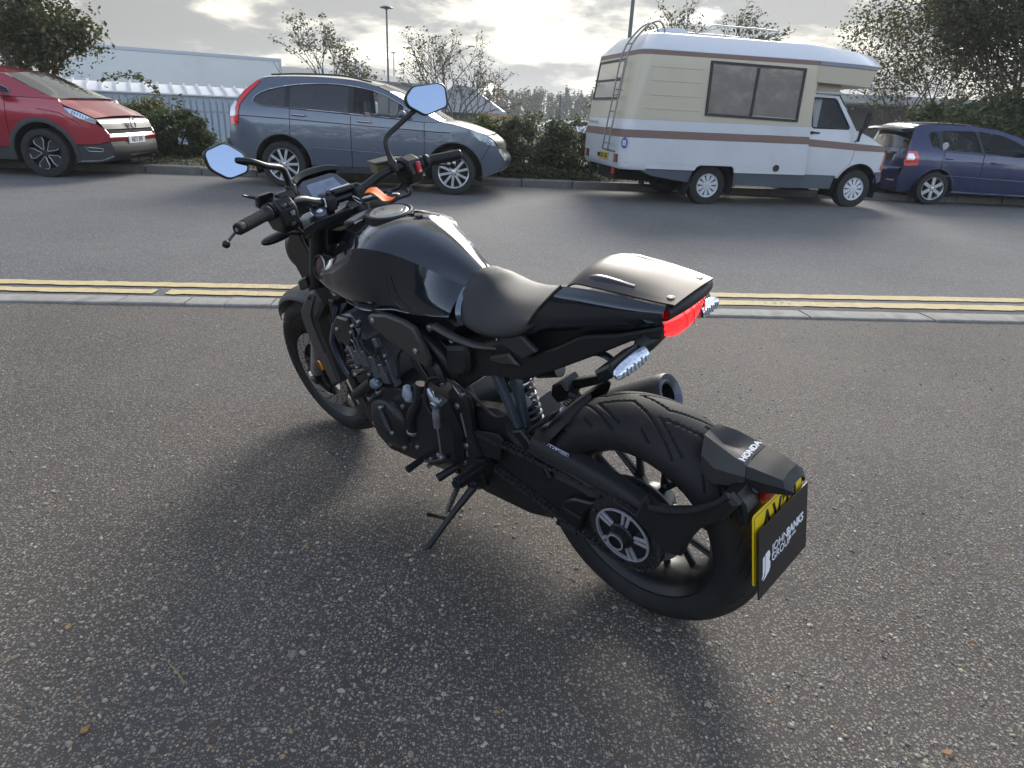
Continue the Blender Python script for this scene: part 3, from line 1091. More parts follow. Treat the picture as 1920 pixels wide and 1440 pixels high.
# raised roadway on the far side of the camper cab
t = thing('road_bridge', 'grey concrete road bridge with railing beyond the camper cab', 'bridge', (19.0, 45, -0.6), 0.03)
b = MB()
b.box((9, 4, 3.32), (20, 8, 0.46))
b.box((9, -0.03, 3.42), (20, 0.3, 0.5))
b.build('deck', CONC, t, bev=0.03)
b = MB()
b.box((9, 6, 1.5), (20, 1.0, 3.2))
b.build('abutment', mat('abutment dark', (0.07, 0.072, 0.075), 0.8), t)
for k in range(14):
 b = MB()
 b.tube([(-0.4 + k * 1.45, 0.05, 3.6), (-0.4 + k * 1.45, 0.05, 4.05)], 0.02, 6)
 b.build('rail_post', GALV, t)
b = MB()
b.tube([(-0.8, 0.05, 4.05), (19, 0.05, 4.05)], 0.022, 6)
b.build('handrail', GALV, t)
for x in (1, 6.5, 12, 17.5):
 b = MB()
 b.lathe([(0.4, 0), (0.4, 3.1)], (x, 2.5, 0), (0, 0, 1), 16)
 b.build('pier', CONC, t)

# ================================================================== VEGETATION


def leafmat(name, rough=0.55, tl=0.35):
 if name in MAT:
  return MAT[name]
 m = bpy.data.materials.new(name)
 m.use_nodes = True
 n, l = m.node_tree.nodes, m.node_tree.links
 p = n['Principled BSDF']
 p.inputs['Roughness'].default_value = rough
 p.inputs['Specular IOR Level'].default_value = 0.35
 a = n.new('ShaderNodeAttribute')
 a.attribute_name = 'tint'
 l.new(a.outputs['Color'], p.inputs['Base Color'])
 tr = n.new('ShaderNodeBsdfTranslucent')
 sc = nd(n, 'ShaderNodeVectorMath', operation='MULTIPLY')
 l.new(a.outputs['Color'], sc.inputs[0])
 sc.inputs[1].default_value = (1.3, 1.25, 0.6)
 l.new(sc.outputs[0], tr.inputs['Color'])
 mx = n.new('ShaderNodeMixShader')
 mx.inputs[0].default_value = tl
 l.new(p.outputs[0], mx.inputs[1])
 l.new(tr.outputs[0], mx.inputs[2])
 l.new(mx.outputs[0], n['Material Output'].inputs[0])
 MAT[name] = m
 return m


LEAF = leafmat('leaf')
BARK = mat('bark', (0.075, 0.062, 0.05), 0.9, var=0.3, vscale=12, bump=0.4, bscale=30)


def leaves(name, P, size, cols, parent, rng, aspect=0.55, up=0.25, m=None, droop=None):
 """one real little leaf (a bent rhomb) at each point P"""
 n = len(P)
 d = rng.normal(0, 1, (n, 3))
 d[:, 2] = d[:, 2] * 0.6 + (droop if droop is not None else 0)
 d /= np.linalg.norm(d, axis=1)[:, None]
 w = rng.normal(0, 1, (n, 3))
 w[:, 2] *= (1 - up)
 w -= d * (w * d).sum(1)[:, None]
 w /= np.linalg.norm(w, axis=1)[:, None]
 nn = np.cross(d, w)
 s = size * np.exp(rng.normal(0, 0.28, n))[:, None]
 a = P - d * s * 0.5
 b = P + w * s * aspect * 0.5 + nn * s * 0.08
 c = P + d * s * 0.5
 e = P - w * s * aspect * 0.5 + nn * s * 0.08
 V = np.stack([a, b, c, e], 1).reshape(-1, 3)
 i = np.arange(n)[:, None] * 4
 F = np.concatenate([i, i + 1, i + 2, i + 3], 1)
 cols = np.asarray(cols, float)
 pick = cols[rng.integers(0, len(cols), n)] * np.exp(rng.normal(0, 0.22, (n, 1)))
 A = np.concatenate([np.repeat(pick, 4, 0), np.ones((n * 4, 1))], 1)
 return raw_mesh(name, V, F, m or LEAF, parent, False, attr=A)


def blob_points(n, c, r, rng, clumps=60, spread=0.16, shell=0.75):
 """clumped points through an uneven ellipsoid"""
 c, r = np.array(c, float), np.array(r, float)
 d = rng.normal(0, 1, (clumps, 3))
 d /= np.linalg.norm(d, axis=1)[:, None]
 rad_ = shell + (1 - shell) * rng.random((clumps, 1)) ** 0.5 + rng.normal(0, 0.05, (clumps, 1))
 K = d * rad_
 w = rng.random(clumps) + 0.3
 pick = rng.choice(clumps, n, p=w / w.sum())
 q = K[pick] + rng.normal(0, spread, (n, 3))
 return c + q * r


def bush(name, label, cat, loc, r, n, size, cols, seed, clumps=70, spread=0.13, group=None, stems=5, zmin=0.02, shell=0.55):
 rng = np.random.default_rng(seed)
 t = thing(name, label, cat, loc, 0, group)
 P = blob_points(n, (0, 0, r[2] * 0.86), np.array(r) * 0.86, rng, clumps, spread, shell)
 P = P[P[:, 2] > zmin]
 leaves('foliage', P, size, cols, t, rng)
 b = MB()
 for k in range(stems):
  a = rng.uniform(0, 6.28)
  q = rng.uniform(0.2, 0.75)
  b.tube([(0.1 * r[0] * math.cos(a), 0.1 * r[1] * math.sin(a), -0.25), (0.4 * q * r[0] * math.cos(a), 0.4 * q * r[1] * math.sin(a), r[2] * 0.7), (q * r[0] * math.cos(a), q * r[1] * math.sin(a), r[2] * 1.5)], [0.03, 0.02, 0.008], 6, sm=2)
 b.build('stem', BARK, t)
 return t


GREEN_D = [(0.042, 0.060, 0.024), (0.055, 0.075, 0.030), (0.066, 0.084, 0.034), (0.036, 0.050, 0.024)]
GREEN_M = [(0.078, 0.105, 0.036), (0.092, 0.115, 0.040), (0.062, 0.085, 0.032), (0.10, 0.105, 0.044)]
GREEN_Y = [(0.105, 0.120, 0.036), (0.130, 0.130, 0.040), (0.080, 0.100, 0.032), (0.15, 0.13, 0.05)]
GREEN_G = [(0.078, 0.092, 0.050), (0.092, 0.104, 0.056), (0.060, 0.076, 0.044), (0.070, 0.076, 0.046)]
BROWN = [(0.075, 0.062, 0.032), (0.095, 0.066, 0.030), (0.060, 0.060, 0.028), (0.045, 0.050, 0.024)]
AUTUMN = [(0.14, 0.085, 0.030), (0.10, 0.085, 0.035), (0.075, 0.080, 0.032), (0.16, 0.075, 0.03)]

bush('round_bush', 'clipped dark green round bush on the verge beside the red car', 'bush', (-6.70, 13.3, 0.02), (0.80, 0.7, 0.56), 15000, 0.055, GREEN_D + [(0.055, 0.07, 0.026)], 31, 130, 0.09)
bush('yellow_green_shrub', 'yellow-green loose shrub rising behind the round bush', 'bush', (-7.68, 14.3, 0.1), (0.64, 0.55, 0.60), 7000, 0.065, GREEN_Y, 32, 60, 0.14)
bush('low_shrub', 'small green shrub peeping above the red car bonnet by the fence', 'bush', (-9.2, 14.4, 0.05), (0.8, 0.5, 0.50), 3800, 0.065, GREEN_M, 33, 40, 0.14, group='low shrubs along the fence')
bush('low_shrub', 'small green shrub at the fence foot just left of the grey car', 'bush', (-5.55, 14.2, -0.05), (0.65, 0.5, 0.36), 3200, 0.06, GREEN_M, 34, 40, 0.14, group='low shrubs along the fence')
# hedge between the grey car and the camper
for i, (x, y, rx, ry, rz, cols, lab) in enumerate((
  (-0.75, 13.7, 0.75, 0.6, 0.56, GREEN_M, 'left hedge shrub, mid green, standing at the nose of the grey car'),
  (0.10, 13.6, 0.8, 0.65, 0.60, GREEN_G, 'middle hedge shrub, grey-green, between grey car and camper van'),
  (1.00, 13.7, 0.85, 0.65, 0.56, GREEN_D + GREEN_G, 'right hedge shrub, dark green, at the rear corner of the camper van'),
  (-2.6, 14.4, 1.3, 0.6, 0.50, GREEN_D, 'dark hedge shrub hidden behind the grey car bonnet'))):
 bush('hedge_shrub', lab, 'hedge', (x, y, 0.02), (rx, ry, rz * 1.12), 10500, 0.060, cols, 40 + i, 110, 0.11, group='hedge shrubs along the verge')
bush('hedge_shrub', 'low sprawling shrub under the hedge at the kerb', 'hedge', (0.0, 12.75, -0.05), (1.5, 0.35, 0.22), 6000, 0.055, GREEN_D + BROWN, 46, 90, 0.13, group='hedge shrubs along the verge')
# unseen tall hedge added behind the camera to darken reflections in paint and glass
rng = np.random.default_rng(91)
P = np.concatenate([np.stack([rng.uniform(-26, 26, 26000), -9.5 + rng.normal(0, 0.55, 26000), rng.uniform(0, 1, 26000) ** 0.8 * 3.6 + rng.normal(0, 0.25, 26000)], 1),
     np.stack([-13.5 + rng.normal(0, 0.5, 14000), rng.uniform(-9, 4.5, 14000), rng.uniform(0, 1, 14000) ** 0.8 * 3.0 + rng.normal(0, 0.25, 14000)], 1)])
tag(leaves('unseen_hedge', P, 0.26, GREEN_D + GREEN_M + BROWN, None, rng), kind='stuff')
# ground ivy and leaf litter along the verge
rng = np.random.default_rng(77)
P = np.array([tuple(uv(u, v, 0.13)) for u, v in zip(rng.uniform(-9, 14, 9000), 12.35 + rng.gamma(1.4, 0.5, 9000))])
P[:, 2] += rng.gamma(1.2, 0.03, 9000)
tag(leaves('ground_cover', P, 0.05, GREEN_D + BROWN + [(0.09, 0.06, 0.03)], None, rng), kind='stuff')

# bramble twig arching above the shrub
t = thing('arching_bramble', 'thin leafy bramble twig arching above the yellow-green shrub', 'plant', (-7.4, 14.6, 0.2))
pa = np.array([(0.0, 0, 0.0), (0.02, 0, 0.6), (-0.10, 0, 1.05), (-0.35, 0, 1.30), (-0.65, 0, 1.37), (-0.95, 0, 1.31), (-1.2, 0, 1.26)])
b = MB()
b.tube(pa, [0.012, 0.010, 0.008, 0.007, 0.006, 0.005, 0.003], 6, sm=5)
b.tube([(0.01, 0, 0.35), (0.25, 0, 0.72), (0.32, 0, 0.95)], [0.008, 0.006, 0.003], 6, sm=4)
b.build('stem', BARK, t)
q = catmull(pa, 12)[20:]
P = np.repeat(q, 3, 0) + rng.normal(0, 0.045, (len(q) * 3, 3))
P2 = catmull(np.array([(0.01, 0, 0.35), (0.25, 0, 0.72), (0.32, 0, 0.95)]), 14)
P = np.concatenate([P, np.repeat(P2, 3, 0) + rng.normal(0, 0.05, (len(P2) * 3, 3))])
leaves('foliage', P, 0.075, GREEN_D + BROWN, t, rng)


def tree(name, label, loc, h, spread, seed, nleaf, lsize, cols, stems=1, depth=4, base_r=0.06, up=0.75, group=None, fork=3, lspread=0.16, first=0.28, droop=0.0, cat='tree', lean=(0, 0)):
 rng = np.random.default_rng(seed)
 t = thing(name, label, cat, loc, 0, group)
 mb = MB()
 tips = []

 def grow(p, d, L, r, lev):
  k = 4
  pts = [p]
  dd = d.copy()
  for i in range(k):
   dd = dd + rng.normal(0, 0.10, 3)
   dd[2] += 0.03 * up
   dd /= np.linalg.norm(dd)
   pts.append(pts[-1] + dd * L / k)
  mb.tube(pts, np.linspace(r, r * 0.62, k + 1), 6 if lev < 2 else 4, caps=False)
  if lev >= 2:
   tips.extend(pts[2:])
  if lev >= depth:
   tips.append(pts[-1])
   return
  for j in range(fork if lev else fork + 1):
   a = rng.uniform(0, 6.28)
   s_ = rng.uniform(0.45, 0.95) * spread
   side = np.array([math.cos(a), math.sin(a), 0])
   nd_ = dd * up + side * s_ + np.array([0, 0, 0.12])
   nd_ /= np.linalg.norm(nd_)
   st = pts[-1] if j == 0 else pts[rng.integers(2, k + 1)]
   grow(st, nd_, L * rng.uniform(0.62, 0.82), r * 0.58, lev + 1)
 for s in range(stems):
  a = 6.28 * s / stems + rng.uniform(0, 1)
  d = np.array([math.cos(a) * 0.18 * (stems > 1) + lean[0], math.sin(a) * 0.18 * (stems > 1) + lean[1], 1.0])
  d /= np.linalg.norm(d)
  grow(np.array([0.05 * math.cos(a) * (stems > 1), 0.05 * math.sin(a) * (stems > 1), 0.0]), d, h * first, base_r / math.sqrt(stems), 0)
 tips = np.array(tips)
 V = np.array(mb.v)
 zmax = tips[:, 2].max()
 sc = h / zmax
 mb.v = [tuple(v * sc) for v in V]
 tips = tips * sc
 mb.build('trunk', BARK, t, angle=60)
 w = np.clip(tips[:, 2] / h, 0.15, 1)
 P = tips[rng.choice(len(tips), nleaf, p=w / w.sum())] + rng.normal(0, lspread, (nleaf, 3))
 leaves('crown', P, lsize, cols, t, rng, droop=droop)
 return t


tree('broadleaf_tree', 'dense brownish-green tree at the far left above the red car', (-10.9, 15.6, -0.2), 4.6, 0.9, 51, 26000, 0.085, BROWN + GREEN_D, base_r=0.13, depth=4, fork=3, lspread=0.17, first=0.26)
tree('slender_tree', 'sparse dark young tree right of the trailer end', (-9.9, 35, -0.6), 5.5, 0.62, 52, 1500, 0.12, GREEN_D + BROWN, base_r=0.07, depth=4, lspread=0.10, group='sparse young trees', first=0.36)
tree('slender_tree', 'smaller sparse young tree beside the one at the trailer end', (-8.2, 35.4, -0.6), 4.15, 0.60, 53, 1100, 0.12, GREEN_D + BROWN, base_r=0.06, depth=4, lspread=0.10, group='sparse young trees', first=0.40)
tree('slender_tree', 'open twiggy round-crowned tree behind the grey car windscreen', (-2.75, 28, -0.6), 4.65, 0.80, 54, 2300, 0.085, GREEN_D + BROWN, stems=3, base_r=0.08, depth=4, lspread=0.07, group='sparse young trees', first=0.30)
tree('slender_tree', 'leafy dark tree standing behind the camper van roof', (8.0, 30, -0.6), 6.3, 0.78, 55, 2600, 0.11, GREEN_D + BROWN, base_r=0.10, depth=4, lspread=0.12, group='sparse young trees', first=0.34)
tree('slender_tree', 'small tree sticking out behind the rear window of the camper van', (3.5, 30, -0.6), 3.3, 0.85, 56, 900, 0.11, GREEN_D, base_r=0.05, depth=3, lspread=0.12, group='sparse young trees', first=0.35)
# right-hand mass: feathery conifers in front, bare and leafy trees behind
for i, (x, y, rx, rz, cols, lab) in enumerate((
  (8.6, 16.2, 1.0, 0.62, GREEN_M + [(0.10, 0.10, 0.04)], 'low feathery green shrub just behind the camper bonnet'),
  (9.7, 16.5, 1.25, 1.10, GREEN_M + GREEN_G, 'spreading feathery green shrub above the blue car spoiler'),
  (11.3, 16.6, 1.4, 1.25, GREEN_G + GREEN_M, 'tall feathery grey-green shrub above the blue car roof'),
  (12.9, 16.8, 1.5, 1.5, GREEN_D + GREEN_G, 'dark green shrub at the right edge above the blue car'))):
 bush('feathery_shrub', lab, 'bush', (x, y, -0.1), (rx, 0.9, rz), 10000, 0.10, cols, 60 + i, 90, 0.13, group='feathery shrubs behind the blue car')
tree('bare_tree', 'twiggy half-bare brown tree on the right above the camper cab front', (11.3, 20.5, -0.4), 5.6, 0.85, 71, 15000, 0.080, BROWN + GREEN_D + AUTUMN[:1], stems=5, base_r=0.06, depth=4, lspread=0.20, group='trees at the right edge', first=0.30)
tree('bare_tree', 'darker denser tree towering at the right edge of the photo', (13.6, 19.5, -0.4), 7.6, 0.85, 72, 30000, 0.10, GREEN_D + BROWN, stems=3, base_r=0.08, depth=4, lspread=0.20, group='trees at the right edge', first=0.28)
tree('bare_tree', 'tall dark tree filling the upper right corner', (12.2, 17.4, -0.4), 6.8, 0.7, 73, 30000, 0.085, GREEN_D + BROWN, stems=3, base_r=0.07, depth=4, lspread=0.26, group='trees at the right edge', first=0.30)

# far row of trees: each its own crown and trunk
far_kinds = [('orange-tinged', AUTUMN), ('dull green', GREEN_G), ('yellowish green', GREEN_Y[:1] + GREEN_G), ('dark green', GREEN_D)]
frng = np.random.default_rng(88)
xs = np.linspace(-13, 17, 19)
for i, x in enumerate(xs):
 kind, cols = far_kinds[0] if -7.5 < x < -4.6 else far_kinds[1 + int(frng.integers(0, 3))]
 hh = 6.0 + frng.uniform(-0.9, 0.9) + (0.8 if -8 < x < -4 else 0)
 t = thing('far_tree', 'one of the %s trees in the hazy row beyond the hedge' % kind, 'tree', (x + frng.uniform(-0.4, 0.4), 150 + frng.uniform(-6, 14), -1.2), 0, 'far trees, %s' % kind)
 b = MB()
 b.tube([(0, 0, 0), (0.1, 0, hh * 0.5), (0.05, 0, hh * 0.9)], [0.22, 0.14, 0.04], 6)
 for k in range(5):
  a = frng.uniform(0, 6.28)
  b.tube([(0.05, 0, hh * (0.3 + 0.1 * k)), (math.cos(a) * 0.9, math.sin(a) * 0.9, hh * (0.45 + 0.1 * k))], [0.07, 0.02], 4)
 b.build('trunk', BARK, t)
 P = blob_points(950, (0, 0, hh * 0.60), (1.15 + frng.uniform(-0.2, 0.35), 1.2, hh * 0.42), frng, 34, 0.17, 0.45)
 leaves('crown', P, 0.42, cols, t, frng)
# wood behind, reads as one mass
P = []
for x in np.linspace(-60, 80, 300):
 for k in range(20):
  P.append((x + frng.normal(0, 0.8), 178 + frng.uniform(-5, 9), -1 + abs(frng.normal(0, 2.1)) + 0.6 * math.sin(x * 0.7)))
tag(leaves('distant_wood', np.array(P), 1.1, GREEN_G + GREEN_D, None, frng), kind='stuff')
for (x, y, lab) in ((3.6, 75, 'leftmost of the tiny parked cars glimpsed over the hedge'), (6.1, 77, 'rightmost of the tiny parked cars glimpsed over the hedge')):
 t = thing('far_car', lab, 'car', (x, y, -0.95), 0.1, 'tiny far cars')
 b = MB()
 b.prism([(-2, 0.3), (-2.05, 0.8), (-1.5, 0.95), (-1.0, 1.42), (0.6, 1.45), (1.2, 0.95), (2.0, 0.85), (2.1, 0.4), (1.9, 0.28)], -0.85, 0.85, ch=0.08)
 b.build('body', mat('far car white', (0.7, 0.7, 0.72), 0.3, coat=0.5), t, angle=30)
 b = MB()
 b.prism([(-1.42, 0.96), (-0.95, 1.36), (0.55, 1.38), (1.05, 0.96)], -0.86, 0.86)
 b.build('window', mat('far glass', (0.03, 0.035, 0.04), 0.1), t)
 for wx in (-1.3, 1.3):
  for wy in (-0.8, 0.8):
   b = MB()
   b.disc((wx, wy, 0.31), 0.31, (0, 1, 0), 0.2, 16)
   b.build('wheel', RUB, t)

# the air: thin haze fading far trees, added also to imitate lens flare
b = MB()
b.box((0, 0, 4.0), (5200, 5200, 18.0))
hz = b.build('haze', [], None, smooth=False)
hm_ = bpy.data.materials.new('haze air')
hm_.use_nodes = True
hn, hl2 = hm_.node_tree.nodes, hm_.node_tree.links
hn.remove(hn['Principled BSDF'])
pv_ = hn.new('ShaderNodeVolumePrincipled')
pv_.inputs['Color'].default_value = (0.92, 0.95, 1.0, 1)
pv_.inputs['Density'].default_value = 0.0009
pv_.inputs['Anisotropy'].default_value = 0.3
hl2.new(pv_.outputs[0], hn['Material Output'].inputs['Volume'])
hz.data.materials.append(hm_)
tag(hz, kind='stuff')
# ================================================================== PARKED VEHICLES
GLASSD = mat('privacy glass', (0.012, 0.014, 0.017), 0.03, spec=0.6, alpha=0.93, coat=1.0)
GLASSC = mat('clear car glass', (0.02, 0.025, 0.028), 0.02, spec=0.6, alpha=0.25, coat=1.0)
GLASSW = mat('windscreen glass', (0.03, 0.035, 0.04), 0.02, spec=0.7, alpha=0.72, coat=1.0)
TRIMB = mat('black car trim', (0.018, 0.018, 0.02), 0.5)
DARKP = mat('dark grey car plastic', (0.040, 0.042, 0.045), 0.6, var=0.1, vscale=10)
UNDER = mat('car underside', (0.010, 0.010, 0.011), 0.9)
CARIN = mat('car interior', (0.045, 0.047, 0.05), 0.8)
CHR = mat('car chrome', (0.42, 0.43, 0.45), 0.22, metal=1.0)
ALLOY = mat('alloy wheel silver', (0.52, 0.53, 0.55), 0.3, metal=0.75, var=0.08)
TAILR = mat('car tail red', (0.62, 0.012, 0.016), 0.12, coat=1.0, var=0.12, vscale=30)
TAILW = mat('car lamp clear', (0.62, 0.62, 0.64), 0.12, coat=1.0, metal=0.3, var=0.25, vscale=60)
LAMPG = mat('headlamp lens', (0.55, 0.60, 0.66), 0.06, coat=1.0, metal=0.35, var=0.25, vscale=25)
LAMPD = mat('headlamp reflector', (0.20, 0.24, 0.32), 0.12, metal=0.8, coat=1.0, var=0.3, vscale=20)
PLW = mat('plate white', (0.72, 0.72, 0.70), 0.4)


def pip(x, z, poly):
 c = False
 n = len(poly)
 for i in range(n):
  x1, z1 = poly[i]
  x2, z2 = poly[i - 1]
  if (z1 > z) != (z2 > z) and x < (x2 - x1) * (z - z1) / (z2 - z1 + 1e-12) + x1:
   c = not c
 return c


def arc(cx, cz, r, a0, a1, n=14):
 return [(cx + r * math.cos(rad(a)), cz + r * math.sin(rad(a))) for a in np.linspace(a0, a1, n)]


def resample(poly, step):
 out = []
 n = len(poly)
 for i in range(n):
  a, b = np.array(poly[i], float), np.array(poly[(i + 1) % n], float)
  k = max(1, int(np.linalg.norm(b - a) / step))
  for j in range(k):
   out.append(tuple(a + (b - a) * j / k))
 return out


def clip(poly, xcut, keep_less):
 out = []
 n = len(poly)
 ins = (lambda p: p[0] <= xcut) if keep_less else (lambda p: p[0] >= xcut)
 for i in range(n):
  a, b = poly[i - 1], poly[i]
  if ins(a) != ins(b):
   t = (xcut - a[0]) / (b[0] - a[0])
   out.append((xcut, a[1] + (b[1] - a[1]) * t))
  if ins(b):
   out.append(b)
 return out


def sheet(name, poly, f, sg, m, parent, holes=(), step=0.09, off=0.0, flange=0.02, angle=40, label=None):
 """a curved body panel: outline in side view, sideways position from f(x,z), openings cut out, folded edges"""
 outer = resample(poly, step)
 hs = [resample(h, step) for h in holes]
 V = [Vector(p) for p in outer]
 E = [(i, (i + 1) % len(outer)) for i in range(len(outer))]
 for h in hs:
  o = len(V)
  V += [Vector(p) for p in h]
  E += [(o + i, o + (i + 1) % len(h)) for i in range(len(h))]
 xs = [p[0] for p in outer]
 zs = [p[1] for p in outer]
 edge_pts = np.array([tuple(v) for v in V])
 x = min(xs) + step * 0.5
 while x < max(xs):
  z = min(zs) + step * 0.5
  while z < max(zs):
   if pip(x, z, outer) and not any(pip(x, z, h) for h in hs) and np.min(np.hypot(edge_pts[:, 0] - x, edge_pts[:, 1] - z)) > step * 0.4:
    V.append(Vector((x, z)))
   z += step
  x += step
 r = delaunay_2d_cdt(V, E, [], 0, 1e-5)
 vv, ff = r[0], r[2]
 F = []
 for t in ff:
  cx = sum(vv[i].x for i in t) / 3
  cz = sum(vv[i].y for i in t) / 3
  if pip(cx, cz, outer) and not any(pip(cx, cz, h) for h in hs):
   F.append(tuple(t))
 P = [(v.x, sg * (f(v.x, v.y) + off), v.y) for v in vv]
 if flange:
  cnt = {}
  for t in F:
   for i in range(3):
    e = (t[i], t[(i + 1) % 3])
    k = tuple(sorted(e))
    cnt.setdefault(k, []).append(e)
  new = {}
  for k, es in cnt.items():
   if len(es) == 1:
    a, b = es[0]
    for q in (a, b):
     if q not in new:
      new[q] = len(P)
      P.append((P[q][0], P[q][1] - sg * flange, P[q][2]))
    F.append((b, a, new[a], new[b]))
 used = sorted({i for t in F for i in t})
 rm = {o: n for n, o in enumerate(used)}
 mb = MB()
 mb.add([P[i] for i in used], [tuple(rm[i] for i in (t if sg < 0 else t[::-1])) for t in F])
 o = mb.build(name, m, parent, angle=angle)
 if label:
  o['label'] = label
 return o


def strip(name, pts, f, m, parent, n=12, power=2.4, inset=0.0, angle=40, thick=0.004, sm=4):
 """a panel that spans the car from side to side along an outline (x, z, crown x, crown z)"""
 Q = catmull(np.array(pts, float), sm) if len(pts) > 2 else catmull(np.array(pts, float), sm)
 C = []
 for x, z, cx, cz in Q:
  w = f(x, z) - inset
  C.append([(x + cx * (1 - abs(t) ** power), w * t, z + cz * (1 - abs(t) ** power)) for t in np.linspace(-1, 1, n + 1)])
 b = MB()
 b.grid(np.array(C), thick=thick)
 return b.build(name, m, parent, angle=angle, fix=True)


def road_wheel(parent, x, y, z, R, rim, width, style, face, back=TRIMB):
 """a wheel: rim as the part, tyre and spokes as its pieces; outer face towards sign of y"""
 sg = 1 if y > 0 else -1
 b = MB()
 hw = width / 2
 b.lathe([(rim * 0.97, hw * 0.80), (rim, hw * 0.92), (rim * 0.985, hw * 0.98), (rim * 0.93, hw * 0.90), (rim * 0.90, hw * 0.3), (rim * 0.88, -hw * 0.8)], (x, y, z), (0, sg, 0), 40)
 b.lathe([(0.0001, hw * 0.25), (rim * 0.9, hw * 0.05)], (x, y, z), (0, sg, 0), 32, mi=1)
 w = b.build('wheel', [face, UNDER], parent, angle=35)
 t = MB()
 t.lathe([(rim * 0.985, hw * 0.80), (rim * 1.03, hw * 1.0), (rim * 1.03 + (R - rim) * 0.35, hw * 1.06), (R * 0.97, hw * 0.95), (R * 0.992, hw * 0.78), (R, hw * 0.4), (R, -hw * 0.4), (R * 0.99, -hw * 0.8), (rim * 1.0, -hw)], (x, y, z), (0, sg, 0), 48)
 t.build('tyre', RUB, w, angle=40)
 yo = y + sg * hw * 0.86

 def flat(pts, d0, d1, m, nm, ch=0.003):
  s = MB()
  s.prism([(x + p[0], z + p[1]) for p in pts], yo + sg * d0, yo + sg * d1, ch=ch)
  return s.build(nm, m, w, angle=30)
 if style[0] == 'spoke':
  _, n, w0, w1, ph, pair = style
  for k in range(n):
   for q in ((-1, 1) if pair else (0,)):
    a = 2 * math.pi * k / n + ph + q * pair
    u = np.array([math.cos(a), math.sin(a)])
    v = np.array([-u[1], u[0]])
    pts = [u * rim * 0.16 + v * w0, u * rim * 0.55 + v * (w0 * 0.4 + w1 * 0.6) * 0.9, u * rim * 0.95 + v * w1, u * rim * 0.95 - v * w1, u * rim * 0.55 - v * (w0 * 0.4 + w1 * 0.6) * 0.9, u * rim * 0.16 - v * w0]
    flat(pts, -0.022, -0.002, face, 'spoke', 0.004)
  s = MB()
  s.lathe([(rim * 0.26, -0.03), (rim * 0.24, -0.008), (rim * 0.15, 0.000), (0.0001, 0.002)], (x, yo, z), (0, sg, 0), 24)
  hub = s.build('hub', face, w, angle=40)
  for k in range(5):
   a = 2 * math.pi * k / 5 + 0.3
   s = MB()
   s.lathe([(0.0001, 0.001), (0.011, 0.001), (0.011, -0.01)], (x + rim * 0.185 * math.cos(a), yo, z + rim * 0.185 * math.sin(a)), (0, sg, 0), 10)
   s.build('wheel_nut', TRIMB, w)
 elif style[0] == 'petal':
  for k in range(5):
   a = 2 * math.pi * k / 5 + style[1]
   u = np.array([math.cos(a), math.sin(a)])
   v = np.array([-u[1], u[0]])
   loop = [u * rim * 0.24 + v * rim * 0.05, u * rim * 0.45 + v * rim * 0.16, u * rim * 0.66 + v * rim * 0.30, u * rim * 0.86 + v * rim * 0.27, u * rim * 0.93 + v * rim * 0.10, u * rim * 0.95 - v * rim * 0.12, u * rim * 0.84 - v * rim * 0.28, u * rim * 0.62 - v * rim * 0.25, u * rim * 0.42 - v * rim * 0.13, u * rim * 0.24 - v * rim * 0.05]
   flat(loop, -0.03, -0.014, back, 'spoke', 0.004)
   s = MB()
   q = catmull(np.array([(x + p[0], yo - sg * 0.011, z + p[1]) for p in loop]), 3, True)
   s.tube(q, 0.0075, 6, closed=True)
   s.build('spoke_edge', ALLOY, w, angle=60)
  s = MB()
  s.lathe([(rim * 0.20, -0.02), (rim * 0.18, -0.004), (0.0001, 0.0)], (x, yo, z), (0, sg, 0), 24)
  s.build('hub', TRIMB, w, angle=40)
 elif style[0] == 'cap':
  n = style[1]
  s = MB()
  s.lathe([(rim * 0.98, -0.012), (rim * 0.93, -0.002), (rim * 0.84, -0.004), (rim * 0.84, -0.014)], (x, yo, z), (0, sg, 0), 40)
  s.lathe([(rim * 0.40, -0.016), (rim * 0.36, 0.004), (rim * 0.17, 0.006), (rim * 0.16, 0.0), (rim * 0.14, 0.0), (rim * 0.12, 0.008), (0.0001, 0.009)], (x, yo, z), (0, sg, 0), 32)
  s.build('hub_cap', face, w, angle=30)
  for k in range(n):
   a = 2 * math.pi * (k + 0.5) / n
   u = np.array([math.cos(a), math.sin(a)])
   v = np.array([-u[1], u[0]])
   flat([u * rim * 0.30 + v * rim * 0.07, u * rim * 0.62 + v * rim * 0.155, u * rim * 0.90 + v * rim * 0.17, u * rim * 0.90 - v * rim * 0.17, u * rim * 0.62 - v * rim * 0.155, u * rim * 0.30 - v * rim * 0.07], -0.018, 0.0, face, 'cap_spoke', 0.003)
 return w


def edge_tube(name, pts, f, sg, r, m, parent, off=0.004, closed=False, sm=0):
 q = np.array(pts, float)
 if sm:
  q = catmull(q, sm, closed)
 elif closed:
  q = np.array(resample([tuple(p) for p in q], 0.06))
 else:
  q = np.array(resample([tuple(p) for p in q], 0.06)[: -max(1, int(np.linalg.norm(q[0] - q[-1]) / 0.06))] + [tuple(q[-1])])
 b = MB()
 b.tube([(p[0], sg * (f(p[0], p[1]) + off), p[1]) for p in q], r, 6, closed=closed)
 return b.build(name, m, parent, angle=60)


def arch_liner(parent, x, z, r, y0, y1):
 b = MB()
 b.lathe([(r, 0.0), (r, y1 - y0), (0.05, y1 - y0)], (x, y0, z), (0, 1, 0), 24, a0=rad(-110), a1=rad(110))
 return b.build('arch_liner', UNDER, parent, angle=50)


